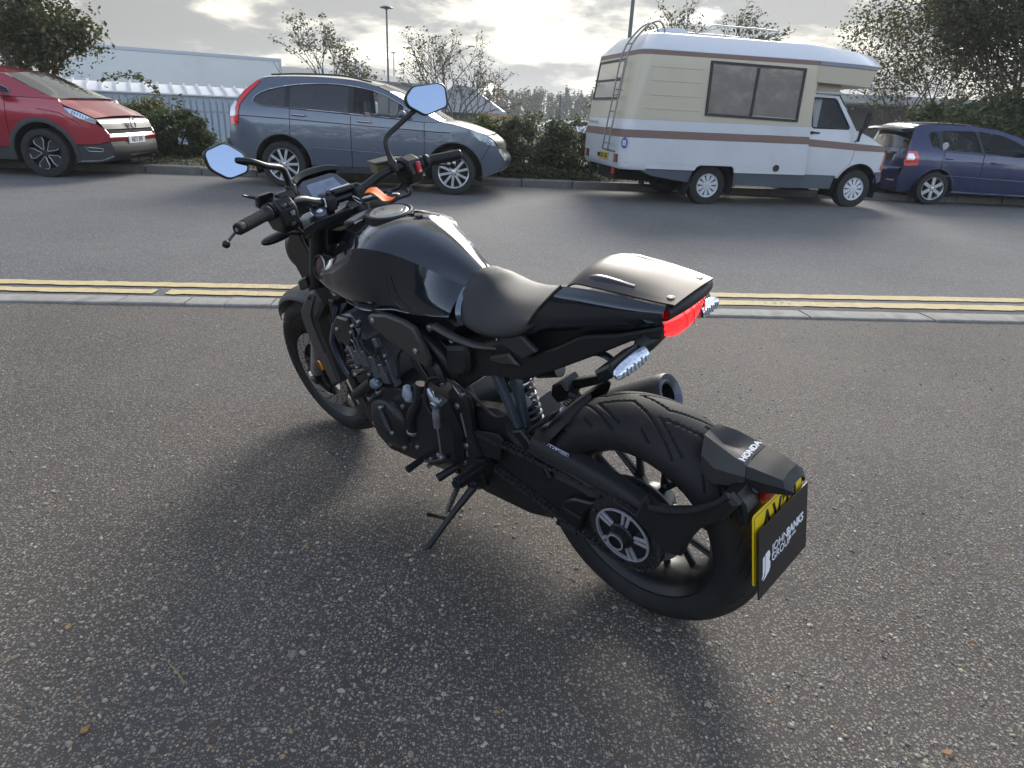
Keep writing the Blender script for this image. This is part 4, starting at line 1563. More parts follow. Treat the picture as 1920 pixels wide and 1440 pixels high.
def seats(parent, rows, z, h, m=None):
 for x, ys in rows:
  for y in ys:
   b = MB()
   b.prism([(x - 0.05, z), (x - 0.22, z + h * 0.95), (x - 0.14, z + h), (x + 0.06, z + 0.12), (x + 0.45, z + 0.10), (x + 0.45, z - 0.05), (x, z - 0.05)], y - 0.22, y + 0.22, ch=0.03)
   b.box((x - 0.20, y, z + h + 0.08), (0.09, 0.24, 0.15))
   b.build('seat', m or CARIN, parent, angle=40, bev=0.01)


def smoothf(W, zprof, front, rear):
 zk = [p[0] for p in zprof]
 wk = [p[1] for p in zprof]
 zz = np.linspace(zk[0], zk[-1], 160)
 ww = np.interp(zz, zk, wk)
 ker = np.hanning(25)
 ker /= ker.sum()
 ww = np.convolve(np.pad(ww, 12, 'edge'), ker, 'valid')

 def f(x, z):
  w = float(np.interp(z, zz, ww)) * W
  if x > front[0]:
   w *= 1 - front[2] * ((x - front[0]) / front[1]) ** 2.2
  if x < rear[0]:
   w *= 1 - rear[2] * ((rear[0] - x) / rear[1]) ** 2.0
  return max(w, 0.05)
 return f


def paint(name, col, flake=0.2, dirt=(0.12, 0.11, 0.10), metal=0.35, rough=0.32):
 return mat(name, col, rough, metal=metal, coat=1.0, dirt=dirt, dscale=1.3, damt=0.18)


# ------------------------------------------------------------------ grey estate-like SUV
GREYP = paint('grey blue car paint', (0.088, 0.108, 0.150))
crv = thing('parked_suv', 'grey-blue metallic SUV parked nose right at the far kerb behind the handlebar', 'car', (-3.65, 11.40, 0.0), 0.0)
f = smoothf(0.88, [(0.2, 0.93), (0.34, 0.965), (0.5, 0.985), (0.62, 1.0), (0.80, 0.995), (0.95, 0.985), (1.12, 0.955), (1.30, 0.86), (1.50, 0.745), (1.60, 0.68)], (2.65, 0.72, 0.30), (-0.35, 0.50, 0.14))
AR, AF = (0.02, 0.335, 0.425), (2.61, 0.330, 0.425)
up_edge = [(-0.73, 1.12), (-0.63, 1.245), (-0.53, 1.355), (-0.345, 1.50), (-0.19, 1.548), (0.28, 1.575), (0.73, 1.575), (1.13, 1.548), (1.42, 1.490), (1.68, 1.400), (1.95, 1.265), (2.20, 1.130), (2.40, 1.037)]
dlo = catmull(np.array([(-0.385, 1.205), (-0.345, 1.290), (-0.150, 1.385), (0.280, 1.468), (0.73, 1.492), (1.02, 1.480), (1.40, 1.425), (1.66, 1.335), (1.92, 1.195), (2.00, 1.075), (1.70, 1.062), (1.05, 1.096), (0.11, 1.140), (-0.24, 1.152)]), 4, True)
dlo = [tuple(p) for p in dlo]
quarter = [(-0.36, 0.33), (-0.66, 0.36), (-0.795, 0.66), (-0.76, 0.90)] + up_edge + [(2.17, 1.030), (1.07, 1.086), (0.155, 1.132), (0.150, 0.79)]
quarter += arc(*AR, 72, 180, 12)
for sg in (-1, 1):
 sheet('body_side', quarter, f, sg, GREYP, crv, holes=[dlo])
 sheet('rear_door', [(0.163, 1.124), (1.064, 1.078), (1.064, 0.345), (0.447, 0.345)] + arc(*AR, 4, 69, 8) + [(0.158, 0.79)], f, sg, GREYP, crv)
 sheet('front_door', [(1.073, 1.078), (2.162, 1.022), (2.162, 0.60), (2.135, 0.42), (2.09, 0.345), (1.073, 0.345)], f, sg, GREYP, crv)
 sheet('front_wing', [(2.170, 1.022), (2.40, 1.030), (2.65, 0.998), (2.86, 0.950), (3.10, 0.880), (3.20, 0.80), (3.12, 0.70), (3.04, 0.54)] + arc(*AF, 27, 154, 14) + [(2.170, 0.60)], f, sg, GREYP, crv)
 sheet('bumper_side', [(3.047, 0.535), (3.13, 0.70), (3.21, 0.79), (3.27, 0.70), (3.30, 0.62), (3.36, 0.54), (3.36, 0.46), (3.28, 0.36), (3.0, 0.28)] + arc(*AF, -8, 26, 6), f, sg, GREYP, crv)
 sheet('bumper_corner', [(-0.37, 0.335), (-0.40, 0.32), (-0.72, 0.34), (-0.83, 0.50), (-0.85, 0.62), (-0.80, 0.665), (-0.67, 0.40)], f, sg, DARKP, crv, off=0.004)
 sheet('sill', [(0.447, 0.338), (2.085, 0.338), (2.10, 0.25), (0.43, 0.25)], f, sg, DARKP, crv, off=0.002)
 q1, rest = clip(dlo, 0.11, True), clip(dlo, 0.13, False)
 q2, q3 = clip(rest, 1.045, True), clip(rest, 1.075, False)
 q3a, q3b = clip(q3, 1.80, True), clip(q3, 1.82, False)
 for q, mm in ((q1, GLASSD), (q2, GLASSD), (q3a, GLASSC), (q3b, GLASSC)):
  sheet('window', q, f, sg, mm, crv, off=-0.006, flange=0.0)
 edge_tube('chrome_trim', dlo[::2], f, sg, 0.0085, CHR, crv, closed=True)
 for xx, z0, z1 in ((0.12, 1.15, 1.44), (1.06, 1.10, 1.46), (1.81, 1.07, 1.26)):
  b = MB()
  b.grid(np.array([[(xx + 0.04 * q, sg * (f(xx, z) - 0.010), z) for q in (-1, 1)] for z in np.linspace(z0, z1, 6)]), thick=0.004)
  b.build('pillar', TRIMB, crv, fix=True)
 edge_tube('side_strip', [(-0.74, 1.01), (0.15, 0.985), (1.07, 0.945), (2.17, 0.905), (2.55, 0.89)], f, sg, 0.006, TRIMB, crv)
 # the scooped flank: a raised lower shoulder below the doors
 edge_tube('door_crease', [(0.52, 0.60), (1.07, 0.575), (2.10, 0.545)], f, sg, 0.011, GREYP, crv, off=-0.003)
 for xx, zz in ((0.29, 1.046), (1.27, 0.997)):
  b = MB()
  b.tube([(xx - 0.10, sg * (f(xx, zz) + 0.004), zz + 0.006), (xx - 0.08, sg * (f(xx, zz) + 0.028), zz + 0.005), (xx + 0.08, sg * (f(xx, zz) + 0.028), zz - 0.004), (xx + 0.10, sg * (f(xx, zz) + 0.004), zz - 0.005)], 0.014, 8, sm=3)
  b.build('door_handle', CHR, crv, angle=60)
 sheet('tail_light', [(-0.335, 1.500), (-0.285, 1.497), (-0.44, 1.34), (-0.585, 1.165), (-0.615, 1.05), (-0.625, 0.875), (-0.755, 0.885), (-0.745, 0.99), (-0.66, 1.0), (-0.66, 1.10), (-0.63, 1.185), (-0.53, 1.345)], f, sg, TAILR, crv, off=0.012, step=0.05)
 sheet('reverse_light', [(-0.745, 0.99), (-0.66, 1.0), (-0.66, 1.10), (-0.63, 1.185), (-0.66, 1.21), (-0.735, 1.11), (-0.755, 1.0)], f, sg, TAILW, crv, off=0.010, step=0.05)
 hlp = [(2.855, 0.935), (2.96, 0.928), (3.10, 0.870), (3.20, 0.80), (3.235, 0.735), (3.13, 0.745), (3.0, 0.80), (2.92, 0.86)]
 sheet('headlight', hlp, f, sg, LAMPG, crv, off=0.010, step=0.05)
 b = MB()
 for (xx, zz, r) in ((3.07, 0.815, 0.05), (3.15, 0.785, 0.035)):
  b.lathe([(r, 0), (r * 0.9, 0.004), (r * 0.5, -0.0), (0.0001, 0.006)], (xx, sg * (f(xx, zz) + 0.009), zz), (0.45, sg, 0.25), 16)
 b.build('lamp_bowl', LAMPD, crv, angle=40)
 edge_tube('arch_trim', arc(AR[0], AR[1], AR[2] + 0.012, 2, 176, 22), f, sg, 0.014, mat('grey arch trim', (0.09, 0.095, 0.105), 0.5), crv, off=0.0)
 edge_tube('arch_trim', arc(AF[0], AF[1], AF[2] + 0.012, 0, 176, 22), f, sg, 0.014, MAT['grey arch trim'], crv, off=0.0)
 arch_liner(crv, AR[0], AR[1], AR[2] + 0.012, min(sg * 0.55, sg * 0.86), max(sg * 0.55, sg * 0.86))
 arch_liner(crv, AF[0], AF[1], AF[2] + 0.012, min(sg * 0.55, sg * 0.86), max(sg * 0.55, sg * 0.86))
 for xx in (0.02, 2.61):
  road_wheel(crv, xx, sg * 0.775, 0.335, 0.335, 0.238, 0.21, ('spoke', 5, 0.020, 0.021, 0.35 + (0.2 if xx > 1 else 0), 0.30), ALLOY)
 b = MB()
 b.prism([(1.96, 1.09), (1.90, 1.17), (1.84, 1.18), (1.80, 1.09)], sg * 0.90, sg * 1.07, ch=0.02)
 b.build('door_mirror', GREYP, crv, angle=40, bev=0.01)
 # roof rail
 b = MB()
 b.tube([(-0.15, sg * 0.585, 1.585), (0.3, sg * 0.60, 1.612), (0.9, sg * 0.60, 1.612), (1.35, sg * 0.61, 1.545)], 0.012, 8, sm=4)
 b.build('roof_rail', TRIMB, crv, angle=60)
C0 = 0.03
strip('front_bumper', [(3.0, 0.27, 0.10, 0), (3.28, 0.36, 0.10, 0), (3.36, 0.46, 0.10, 0), (3.36, 0.54, 0.10, 0), (3.30, 0.62, 0.10, 0), (3.27, 0.685, 0.10, 0)], f, GREYP, crv)
strip('grille', [(3.27, 0.69, 0.10, 0), (3.225, 0.79, 0.10, 0), (3.11, 0.875, 0.10, 0.0)], f, TRIMB, crv)
strip('bonnet', [(3.10, 0.882, 0.10, 0.012), (2.86, 0.952, 0.06, 0.035), (2.65, 1.0, 0.02, 0.045), (2.42, 1.034, 0.06, 0.03)], f, GREYP, crv)
strip('windscreen', [(2.41, 1.042, 0.10, 0.03), (2.20, 1.134, 0.11, 0.035), (1.95, 1.268, 0.10, 0.04), (1.68, 1.402, 0.09, 0.04), (1.45, 1.486, 0.07, 0.04)], f, GLASSW, crv, inset=0.02)
strip('roof', [(1.44, 1.488, 0.07, 0.04), (1.13, 1.548, 0.03, 0.04), (0.73, 1.575, 0, 0.042), (0.28, 1.575, 0, 0.042), (-0.19, 1.548, -0.05, 0.04), (-0.34, 1.505, -0.09, 0.03)], f, GREYP, crv)
strip('rear_window', [(-0.35, 1.495, -0.07, 0.02), (-0.53, 1.355, -0.08, 0.02), (-0.63, 1.245, -0.09, 0.01), (-0.72, 1.12, -0.09, 0)], f, GLASSD, crv, inset=0.03)
strip('tailgate', [(-0.725, 1.115, -0.09, 0), (-0.76, 0.9, -0.10, 0), (-0.795, 0.67, -0.10, 0)], f, GREYP, crv)
strip('rear_bumper', [(-0.80, 0.66, -0.10, 0), (-0.85, 0.62, -0.10, 0), (-0.83, 0.5, -0.10, 0), (-0.72, 0.34, -0.08, 0), (-0.4, 0.30, 0, 0)], f, DARKP, crv)
b = MB()
b.box((1.25, 0, 0.42), (1.6, 1.62, 0.36))
b.box((1.25, 0, 0.60), (3.9, 1.0, 0.55))
b.box((2.62, 0, 0.75), (1.0, 1.0, 0.30))
b.build('floor_pan', UNDER, crv)
b = MB()
b.prism([(1.95, 0.85), (2.36, 0.98), (2.30, 1.03), (2.0, 1.06), (1.82, 0.95)], -0.74, 0.74, ch=0.02)
b.build('dashboard', CARIN, crv, angle=40)
seats(crv, ((1.18, (-0.36, 0.36)), (0.25, (-0.36, 0.36))), 0.66, 0.46)
b = MB()
b.tube([(1.78 + 0.06 * math.sin(a), -0.36 + 0.17 * math.cos(a), 0.99 + 0.16 * math.sin(a)) for a in np.linspace(0, 2 * math.pi, 24, endpoint=False)], 0.014, 6, closed=True)
b.build('steering_wheel', TRIMB, crv, angle=60)
b = MB()
b.tube([(-0.22, 0.1, 1.60), (-0.34, 0.1, 1.78)], 0.006, 6)
b.build('aerial', TRIMB, crv)
bm_ = MB()
bm_.tube([(3.365, -0.05, 0.745), (3.365, 0.05, 0.745)], 0.006, 6)
for yy in (-0.045, 0.045):
 bm_.tube([(3.345, yy * 0.8, 0.79), (3.362, yy, 0.745), (3.372, yy * 1.1, 0.70)], 0.007, 6)
bm_.build('bonnet_badge', CHR, crv, angle=60)

# ------------------------------------------------------------------ red SUV, cut by the left edge
REDP = paint('dark red car paint', (0.30, 0.014, 0.030), metal=0.3)
red = thing('parked_suv', 'dark red SUV parked at the left edge, its front with white number plate facing right', 'car', (-7.266 - 2.47 * math.cos(rad(3)), 11.289 - 2.47 * math.sin(rad(3)), 0.0), rad(3.0))
f = smoothf(0.88, [(0.2, 0.94), (0.34, 0.97), (0.5, 0.99), (0.66, 1.0), (0.85, 0.995), (1.0, 0.97), (1.15, 0.93), (1.32, 0.83), (1.50, 0.735), (1.60, 0.66)], (2.75, 0.75, 0.20), (-0.35, 0.50, 0.14))
AR, AF = (0.02, 0.345, 0.435), (2.49, 0.345, 0.445)
up_edge = [(-0.72, 1.10), (-0.62, 1.26), (-0.50, 1.40), (-0.30, 1.53), (0.2, 1.575), (0.73, 1.58), (1.20, 1.555), (1.60, 1.50), (2.03, 1.43), (2.30, 1.31), (2.60, 1.18), (2.82, 1.112)]
dlo = [tuple(p) for p in catmull(np.array([(-0.40, 1.23), (-0.20, 1.37), (0.2, 1.46), (0.75, 1.49), (1.25, 1.47), (1.65, 1.40), (1.95, 1.29), (2.14, 1.17), (1.6, 1.155), (0.8, 1.165), (0.1, 1.18)]), 4, True)]
quarter = [(-0.41, 0.34), (-0.66, 0.36), (-0.80, 0.66), (-0.76, 0.90)] + up_edge + [(2.30, 1.125), (1.10, 1.135), (0.17, 1.155), (0.16, 0.79)] + arc(*AR, 72, 180, 12)
for sg in (-1, 1):
 sheet('body_side', quarter, f, sg, REDP, red, holes=[dlo])
 sheet('rear_door', [(0.178, 1.147), (1.094, 1.127), (1.094, 0.42), (0.47, 0.42)] + arc(*AR, 10, 69, 8) + [(0.168, 0.79)], f, sg, REDP, red)
 sheet('front_door', [(1.103, 1.127), (2.04, 1.115), (2.03, 0.42), (1.103, 0.42)], f, sg, REDP, red)
 wing = [(2.05, 1.115), (2.30, 1.118), (2.82, 1.104), (2.888, 1.01), (2.917, 0.94), (3.037, 0.865), (3.203, 0.805), (3.285, 0.78), (3.383, 0.71), (3.427, 0.63), (3.413, 0.55), (3.263, 0.50), (2.952, 0.49)] + arc(*AF, 18, 178, 18) + [(2.04, 0.42)]
 sheet('front_wing', wing, f, sg, REDP, red)
 sheet('lower_bumper', [(2.955, 0.48), (3.263, 0.488), (3.413, 0.54), (3.443, 0.40), (3.413, 0.30), (3.263, 0.235), (2.857, 0.215)] + arc(*AF, -14, 14, 6), f, sg, DARKP, red, off=-0.004)
 sheet('bumper_corner', [(-0.42, 0.335), (-0.45, 0.32), (-0.72, 0.34), (-0.83, 0.50), (-0.85, 0.62), (-0.80, 0.665), (-0.67, 0.40)], f, sg, DARKP, red, off=0.004)
 sheet('sill', [(0.46, 0.412), (2.045, 0.412), (2.06, 0.24), (0.42, 0.24)], f, sg, DARKP, red, off=0.004)
 q1, rest = clip(dlo, 0.14, True), clip(dlo, 0.16, False)
 q2, q3 = clip(rest, 1.08, True), clip(rest, 1.10, False)
 for q, mm in ((q1, GLASSD), (q2, GLASSD), (q3, GLASSC)):
  sheet('window', q, f, sg, mm, red, off=-0.006, flange=0.0)
 edge_tube('chrome_trim', dlo[::2], f, sg, 0.008, CHR, red, closed=True)
 for nm, c in (('arch_trim', AR), ('arch_trim', AF)):
  # broad plastic arch band
  b = MB()
  rows = []
  for a in np.linspace(rad(-12 if c is AF else 0), rad(184), 30):
   row = []
   for rr_, oo in ((c[2] - 0.006, -0.02), (c[2] - 0.004, 0.006), (c[2] + 0.035, 0.010), (c[2] + 0.060, 0.004), (c[2] + 0.062, -0.01)):
    X, Z = c[0] + rr_ * math.cos(a), c[1] + rr_ * math.sin(a)
    row.append((X, sg * (f(X, Z) + oo), Z))
   rows.append(row)
  b.grid(np.array(rows), flip=(sg > 0))
  b.build(nm, DARKP, red, angle=50)
  arch_liner(red, c[0], c[1], c[2] + 0.01, min(sg * 0.55, sg * 0.85), max(sg * 0.55, sg * 0.85))
 for xx in (0.02, 2.49):
  road_wheel(red, xx, sg * 0.775, 0.345, 0.350, 0.248, 0.21, ('petal', 0.35 + math.pi / 2), mat('black alloy', (0.03, 0.03, 0.033), 0.35, metal=0.5))
 # headlamp: lens, dark bowl, row of LED fins
 hl_ = [(2.892, 1.005), (3.008, 0.975), (3.128, 0.925), (3.232, 0.875), (3.300, 0.845), (3.285, 0.785), (3.203, 0.812), (3.037, 0.872), (2.933, 0.945)]
 sheet('headlight', hl_, f, sg, LAMPD, red, off=0.008, step=0.05)
 b = MB()
 for k in range(7):
  xx = 3.0 + k * 0.034
  zz = 0.945 - k * 0.0155
  b.box((xx, sg * (f(xx, zz) + 0.012), zz), (0.008, 0.014, 0.050 - 0.002 * k), Euler((0, rad(18), 0)))
 b.build('lamp_fin', TAILW, red)
 edge_tube('lamp_strip', [(2.902, 0.985), (2.955, 0.925), (3.053, 0.872), (3.203, 0.815), (3.285, 0.79)], f, sg, 0.008, CHR, red, off=0.010)
 edge_tube('fog_trim', [(3.083, 0.455), (3.307, 0.440), (3.315, 0.395), (3.128, 0.395)], f, sg, 0.010, CHR, red, off=0.004, closed=True)
 edge_tube('lower_trim', [(2.933, 0.245), (3.263, 0.262), (3.427, 0.33)], f, sg, 0.008, mat('trim grey', (0.25, 0.26, 0.27), 0.35, metal=0.6), red, off=0.0)
 b = MB()
 b.prism([(2.12, 1.13), (2.06, 1.22), (1.97, 1.23), (1.93, 1.13)], sg * 0.90, sg * 1.08, ch=0.02)
 b.build('door_mirror', REDP, red, angle=40, bev=0.01)
 edge_tube('bonnet_crease', [(2.50, 0.97), (2.80, 0.93), (3.000, 0.83), (3.187, 0.70)], f, sg, 0.012, REDP, red, off=-0.006)
strip('bonnet', [(3.278, 0.865, 0.062, 0.035), (3.097, 0.955, 0.034, 0.05), (2.902, 1.03, 0.060, 0.055), (2.80, 1.10, 0.060, 0.02)], f, REDP, red)
strip('grille', [(3.375, 0.715, 0.048, 0), (3.338, 0.79, 0.048, 0), (3.285, 0.85, 0.053, 0.01)], f, TRIMB, red)
strip('chrome_grille_bar', [(3.334, 0.800, 0.055, 0), (3.312, 0.832, 0.057, 0)], f, CHR, red, sm=3)
strip('lower_grille', [(3.393, 0.655, 0.049, 0), (3.387, 0.70, 0.049, 0)], f, mat('grille mesh', (0.02, 0.02, 0.022), 0.35, var=0.6, vscale=60), red, sm=3)
strip('grille_frame', [(3.393, 0.650, 0.051, 0), (3.402, 0.634, 0.051, 0)], f, CHR, red, sm=3)
strip('front_bumper', [(3.402, 0.63, 0.050, 0), (3.427, 0.60, 0.049, 0), (3.420, 0.545, 0.048, 0)], f, REDP, red)
strip('bumper_intake', [(3.420, 0.54, 0.046, 0), (3.443, 0.44, 0.046, 0), (3.427, 0.33, 0.045, 0), (3.263, 0.24, 0.028, 0)], f, TRIMB, red)
strip('intake_trim', [(3.433, 0.345, 0.048, 0), (3.427, 0.325, 0.048, 0)], f, CHR, red, sm=3, inset=0.1)
strip('windscreen', [(2.80, 1.108, 0.090, 0.03), (2.60, 1.184, 0.100, 0.04), (2.30, 1.314, 0.100, 0.045), (2.05, 1.43, 0.090, 0.04)], f, mat('bright windscreen', (0.02, 0.022, 0.024), 0.03, coat=1.0, spec=0.9), red, inset=0.015)
strip('roof', [(2.04, 1.434, 0.090, 0.04), (1.60, 1.50, 0.030, 0.04), (1.2, 1.555, 0.000, 0.04), (0.73, 1.58, 0, 0.04), (0.2, 1.575, 0, 0.04), (-0.30, 1.53, -0.06, 0.03)], f, REDP, red)
strip('rear_window', [(-0.31, 1.52, -0.07, 0.02), (-0.5, 1.40, -0.08, 0.02), (-0.62, 1.26, -0.09, 0.01), (-0.71, 1.11, -0.09, 0)], f, GLASSD, red, inset=0.03)
strip('tailgate', [(-0.715, 1.10, -0.09, 0), (-0.76, 0.9, -0.10, 0), (-0.795, 0.67, -0.10, 0)], f, REDP, red)
strip('rear_bumper', [(-0.80, 0.66, -0.10, 0), (-0.85, 0.62, -0.10, 0), (-0.83, 0.5, -0.10, 0), (-0.72, 0.34, -0.08, 0)], f, DARKP, red)
b = MB()
b.box((1.25, 0, 0.42), (1.5, 1.62, 0.36))
b.box((1.25, 0, 0.60), (3.8, 1.0, 0.55))
b.build('floor_pan', UNDER, red)
seats(red, ((1.15, (-0.36, 0.36)), (0.2, (-0.36, 0.36))), 0.70, 0.46)
b = MB()
pn = MB()
pn.box((3.477, -0.02, 0.555), (0.012, 0.52, 0.112))
np_ = pn.build('number_plate', PLW, red, bev=0.003)
text('plate_lettering', 'AE71 SVF', 0.098, INK, np_, frame((3.4845, -0.02, 0.555), (0, 1, 0), (1, 0, 0)), sx=0.92, bold=0.002)
bm_ = MB()
bm_.tube([(3.435, -0.05, 0.800), (3.435, 0.05, 0.800)], 0.010, 6)
for yy in (-0.05, 0.05):
 bm_.tube([(3.415, yy * 0.8, 0.85), (3.435, yy, 0.800), (3.445, yy * 1.1, 0.75)], 0.011, 6)
bm_.lathe([(0.085, 0), (0.085, 0.012), (0.075, 0.012), (0.075, 0)], (3.435, 0, 0.800), (1, 0, 0.2), 24, closed=True)
bm_.build('grille_badge', CHR, red, angle=60)

# ------------------------------------------------------------------ blue hatchback, cut by the right edge
BLUEP = paint('dark blue car paint', (0.014, 0.024, 0.085), metal=0.3)
civ = thing('parked_hatchback', 'dark blue hatchback parked at the right edge, nose away from the camper van', 'car', (7.341, 13.18, 0.0), rad(2.0))
f = smoothf(0.82, [(0.15, 0.92), (0.30, 0.965), (0.45, 0.985), (0.60, 1.0), (0.78, 0.99), (0.90, 0.965), (1.05, 0.88), (1.20, 0.775), (1.32, 0.70), (1.40, 0.62)], (2.3, 0.75, 0.30), (-0.15, 0.55, 0.20))
AR, AF = (-0.035, 0.272, 0.345), (2.33, 0.272, 0.345)
up_edge = [(-0.58, 0.92), (-0.54, 1.05), (-0.50, 1.20), (-0.52, 1.262), (-0.37, 1.315), (0.09, 1.338), (0.55, 1.330), (1.00, 1.285), (1.35, 1.190), (1.70, 1.045), (1.98, 0.92)]
w1 = [tuple(p) for p in catmull(np.array([(-0.262, 1.18), (-0.125, 1.22), (-0.095, 1.10), (-0.075, 0.955), (-0.19, 0.965), (-0.235, 1.06)]), 3, True)]
w2 = [(-0.035, 0.930), (0.690, 0.898), (0.668, 0.96), (0.560, 1.24), (0.545, 1.25), (-0.02, 1.237), (-0.03, 1.22)]
w3 = [(0.735, 0.896), (1.30, 0.866), (1.50, 0.905), (1.60, 0.945), (1.36, 1.085), (1.10, 1.185), (0.96, 1.215), (0.64, 1.248), (0.628, 1.24)]
quarter = [(-0.37, 0.27), (-0.44, 0.20), (-0.60, 0.22), (-0.64, 0.45), (-0.60, 0.62)] + up_edge + [(1.66, 0.868), (0.735, 0.878), (0.02, 0.905), (0.0, 0.70)] + arc(*AR, 84, 180, 12)
for sg in (-1, 1):
 sheet('body_side', quarter, f, sg, BLUEP, civ, holes=[w1, w2, w3], step=0.07)
 sheet('rear_door', [(0.028, 0.897), (0.727, 0.870), (0.735, 0.62), (0.735, 0.22), (0.33, 0.22)] + arc(*AR, 4, 80, 9) + [(0.008, 0.70)], f, sg, BLUEP, civ, step=0.07)
 sheet('front_door', [(0.743, 0.870), (1.655, 0.860), (1.68, 0.62), (1.66, 0.22), (0.743, 0.22)], f, sg, BLUEP, civ)
 sheet('front_wing', [(1.665, 0.860), (1.98, 0.912), (2.35, 0.83), (2.75, 0.70), (2.95, 0.58), (3.0, 0.42), (2.9, 0.24)] + arc(*AF, 0, 176, 16) + [(1.70, 0.62)], f, sg, BLUEP, civ)
 for q, mm in ((w1, GLASSC), (w2, GLASSC), (w3, GLASSC)):
  sheet('window', q, f, sg, mm, civ, off=-0.007, flange=0.0, step=0.07)
 for xx, z0, z1 in ((0.71, 0.89, 1.0), (-0.055, 0.93, 1.23)):
  b = MB()
  b.grid(np.array([[(xx + 0.03 * q - (z - z0) * (0.32 if xx > 0.5 else 0.0), sg * (f(xx, z) + 0.003), z) for q in (-1, 1)] for z in np.linspace(z0, 1.24 if xx > 0.5 else z1, 6)]), thick=0.003)
  b.build('pillar', TRIMB, civ, fix=True)
 edge_tube('side_moulding', [(0.10, 0.502), (0.73, 0.482), (1.62, 0.455)], f, sg, 0.013, BLUEP, civ, off=0.002)
 edge_tube('sill_trim', [(0.31, 0.228), (0.9, 0.218), (1.98, 0.205)], f, sg, 0.022, BLUEP, civ, off=-0.004)
 for xx, zz in ((0.12, 0.785), (0.95, 0.748)):
  b = MB()
  b.tube([(xx - 0.075, sg * (f(xx, zz) + 0.003), zz + 0.004), (xx, sg * (f(xx, zz) + 0.022), zz), (xx + 0.075, sg * (f(xx, zz) + 0.003), zz - 0.003)], [0.010, 0.018, 0.010], 8, sm=4, flat=0.6)
  b.build('door_handle', BLUEP, civ, angle=60)
 sheet('tail_light', [(-0.585, 0.885), (-0.455, 0.890), (-0.41, 0.80), (-0.40, 0.66), (-0.60, 0.63), (-0.615, 0.70)], f, sg, TAILR, civ, off=0.012, step=0.05)
 sheet('reverse_light', [(-0.575, 0.845), (-0.51, 0.850), (-0.47, 0.79), (-0.48, 0.745), (-0.585, 0.735)], f, sg, TAILW, civ, off=0.017, step=0.04)
 edge_tube('lamp_line', [(-0.60, 0.700), (-0.50, 0.715), (-0.405, 0.730)], f, sg, 0.006, TRIMB, civ, off=0.014)
 edge_tube('arch_trim', arc(*AR, 4, 176, 20), f, sg, 0.010, BLUEP, civ, off=0.0)
 edge_tube('arch_trim', arc(*AF, 4, 176, 20), f, sg, 0.010, BLUEP, civ, off=0.0)
 for c in (AR, AF):
  arch_liner(civ, c[0], c[1], c[2] + 0.012, min(sg * 0.5, sg * 0.80), max(sg * 0.5, sg * 0.80))
  road_wheel(civ, c[0], sg * 0.715, 0.278, 0.280, 0.198, 0.19, ('spoke', 6, 0.030, 0.034, 0.52, 0), ALLOY)
 b = MB()
 b.prism([(1.55, 0.90), (1.50, 0.97), (1.42, 0.98), (1.38, 0.90)], sg * 0.82, sg * 0.98, ch=0.02)
 b.build('door_mirror', TRIMB, civ, angle=40, bev=0.01)
strip('roof', [(1.36, 1.190, 0.09, 0.03), (1.0, 1.285, 0.05, 0.035), (0.55, 1.330, 0, 0.04), (0.09, 1.338, 0, 0.04), (-0.37, 1.315, -0.03, 0.035), (-0.52, 1.262, -0.10, 0.03)], f, BLUEP, civ)
strip('windscreen', [(1.97, 0.925, 0.10, 0.03), (1.70, 1.045, 0.10, 0.04), (1.37, 1.187, 0.09, 0.03)], f, GLASSW, civ, inset=0.015)
strip('bonnet', [(2.95, 0.58, 0.12, 0.02), (2.75, 0.70, 0.1, 0.03), (2.35, 0.83, 0.05, 0.04), (1.98, 0.915, 0.08, 0.03)], f, BLUEP, civ)
strip('front_bumper', [(2.9, 0.24, 0.12, 0), (3.0, 0.42, 0.12, 0), (2.955, 0.575, 0.12, 0)], f, BLUEP, civ)
strip('rear_window', [(-0.50, 1.225, -0.14, 0.01), (-0.535, 1.08, -0.15, 0.01), (-0.575, 0.93, -0.15, 0)], f, GLASSD, civ, inset=0.04)
strip('tailgate', [(-0.578, 0.925, -0.15, 0), (-0.60, 0.75, -0.14, 0), (-0.605, 0.62, -0.14, 0)], f, BLUEP, civ)
strip('garnish', [(-0.606, 0.86, -0.146, 0), (-0.612, 0.70, -0.146, 0)], f, TRIMB, civ, inset=0.06, sm=3)
strip('rear_bumper', [(-0.605, 0.615, -0.15, 0), (-0.655, 0.58, -0.15, 0), (-0.64, 0.42, -0.15, 0), (-0.60, 0.22, -0.12, 0), (-0.44, 0.20, -0.05, 0)], f, BLUEP, civ)
b = MB()
C = []
for t in np.linspace(-1, 1, 13):
 C.append([(-0.50 - 0.06 * (1 - t * t), 0.60 * t, 1.268 + 0.028 * (1 - t * t)), (-0.72 - 0.09 * (1 - t * t), 0.60 * t, 1.246 + 0.028 * (1 - t * t)), (-0.745 - 0.09 * (1 - t * t), 0.60 * t, 1.215 + 0.028 * (1 - t * t)), (-0.68 - 0.07 * (1 - t * t), 0.58 * t, 1.185 + 0.028 * (1 - t * t)), (-0.53 - 0.05 * (1 - t * t), 0.58 * t, 1.205 + 0.028 * (1 - t * t))])
b.grid(np.array(C))
for e in (0, -1):
 b.add([tuple(q) for q in C[e]], [tuple(range(5))])
b.build('roof_spoiler', mat('spoiler navy', (0.010, 0.013, 0.035), 0.35, coat=0.7), civ, angle=35, fix=True)
b = MB()
b.tube([(-0.80, 0.0, 1.30), (-0.80, 0.0, 1.42 * 0.93), (-0.86, 0.0, 1.42)], 0.008, 6, sm=2)
b.lathe([(0.03, 0), (0.02, 0.03), (0.0001, 0.035)], (-0.36, 0, 1.352), (0, 0, 1), 12)
b.tube([(-0.36, 0, 1.37), (-0.50, 0, 1.56)], 0.006, 6)
b.build('aerial', TRIMB, civ)
b = MB()
b.box((1.1, 0, 0.36), (1.5, 1.5, 0.34))
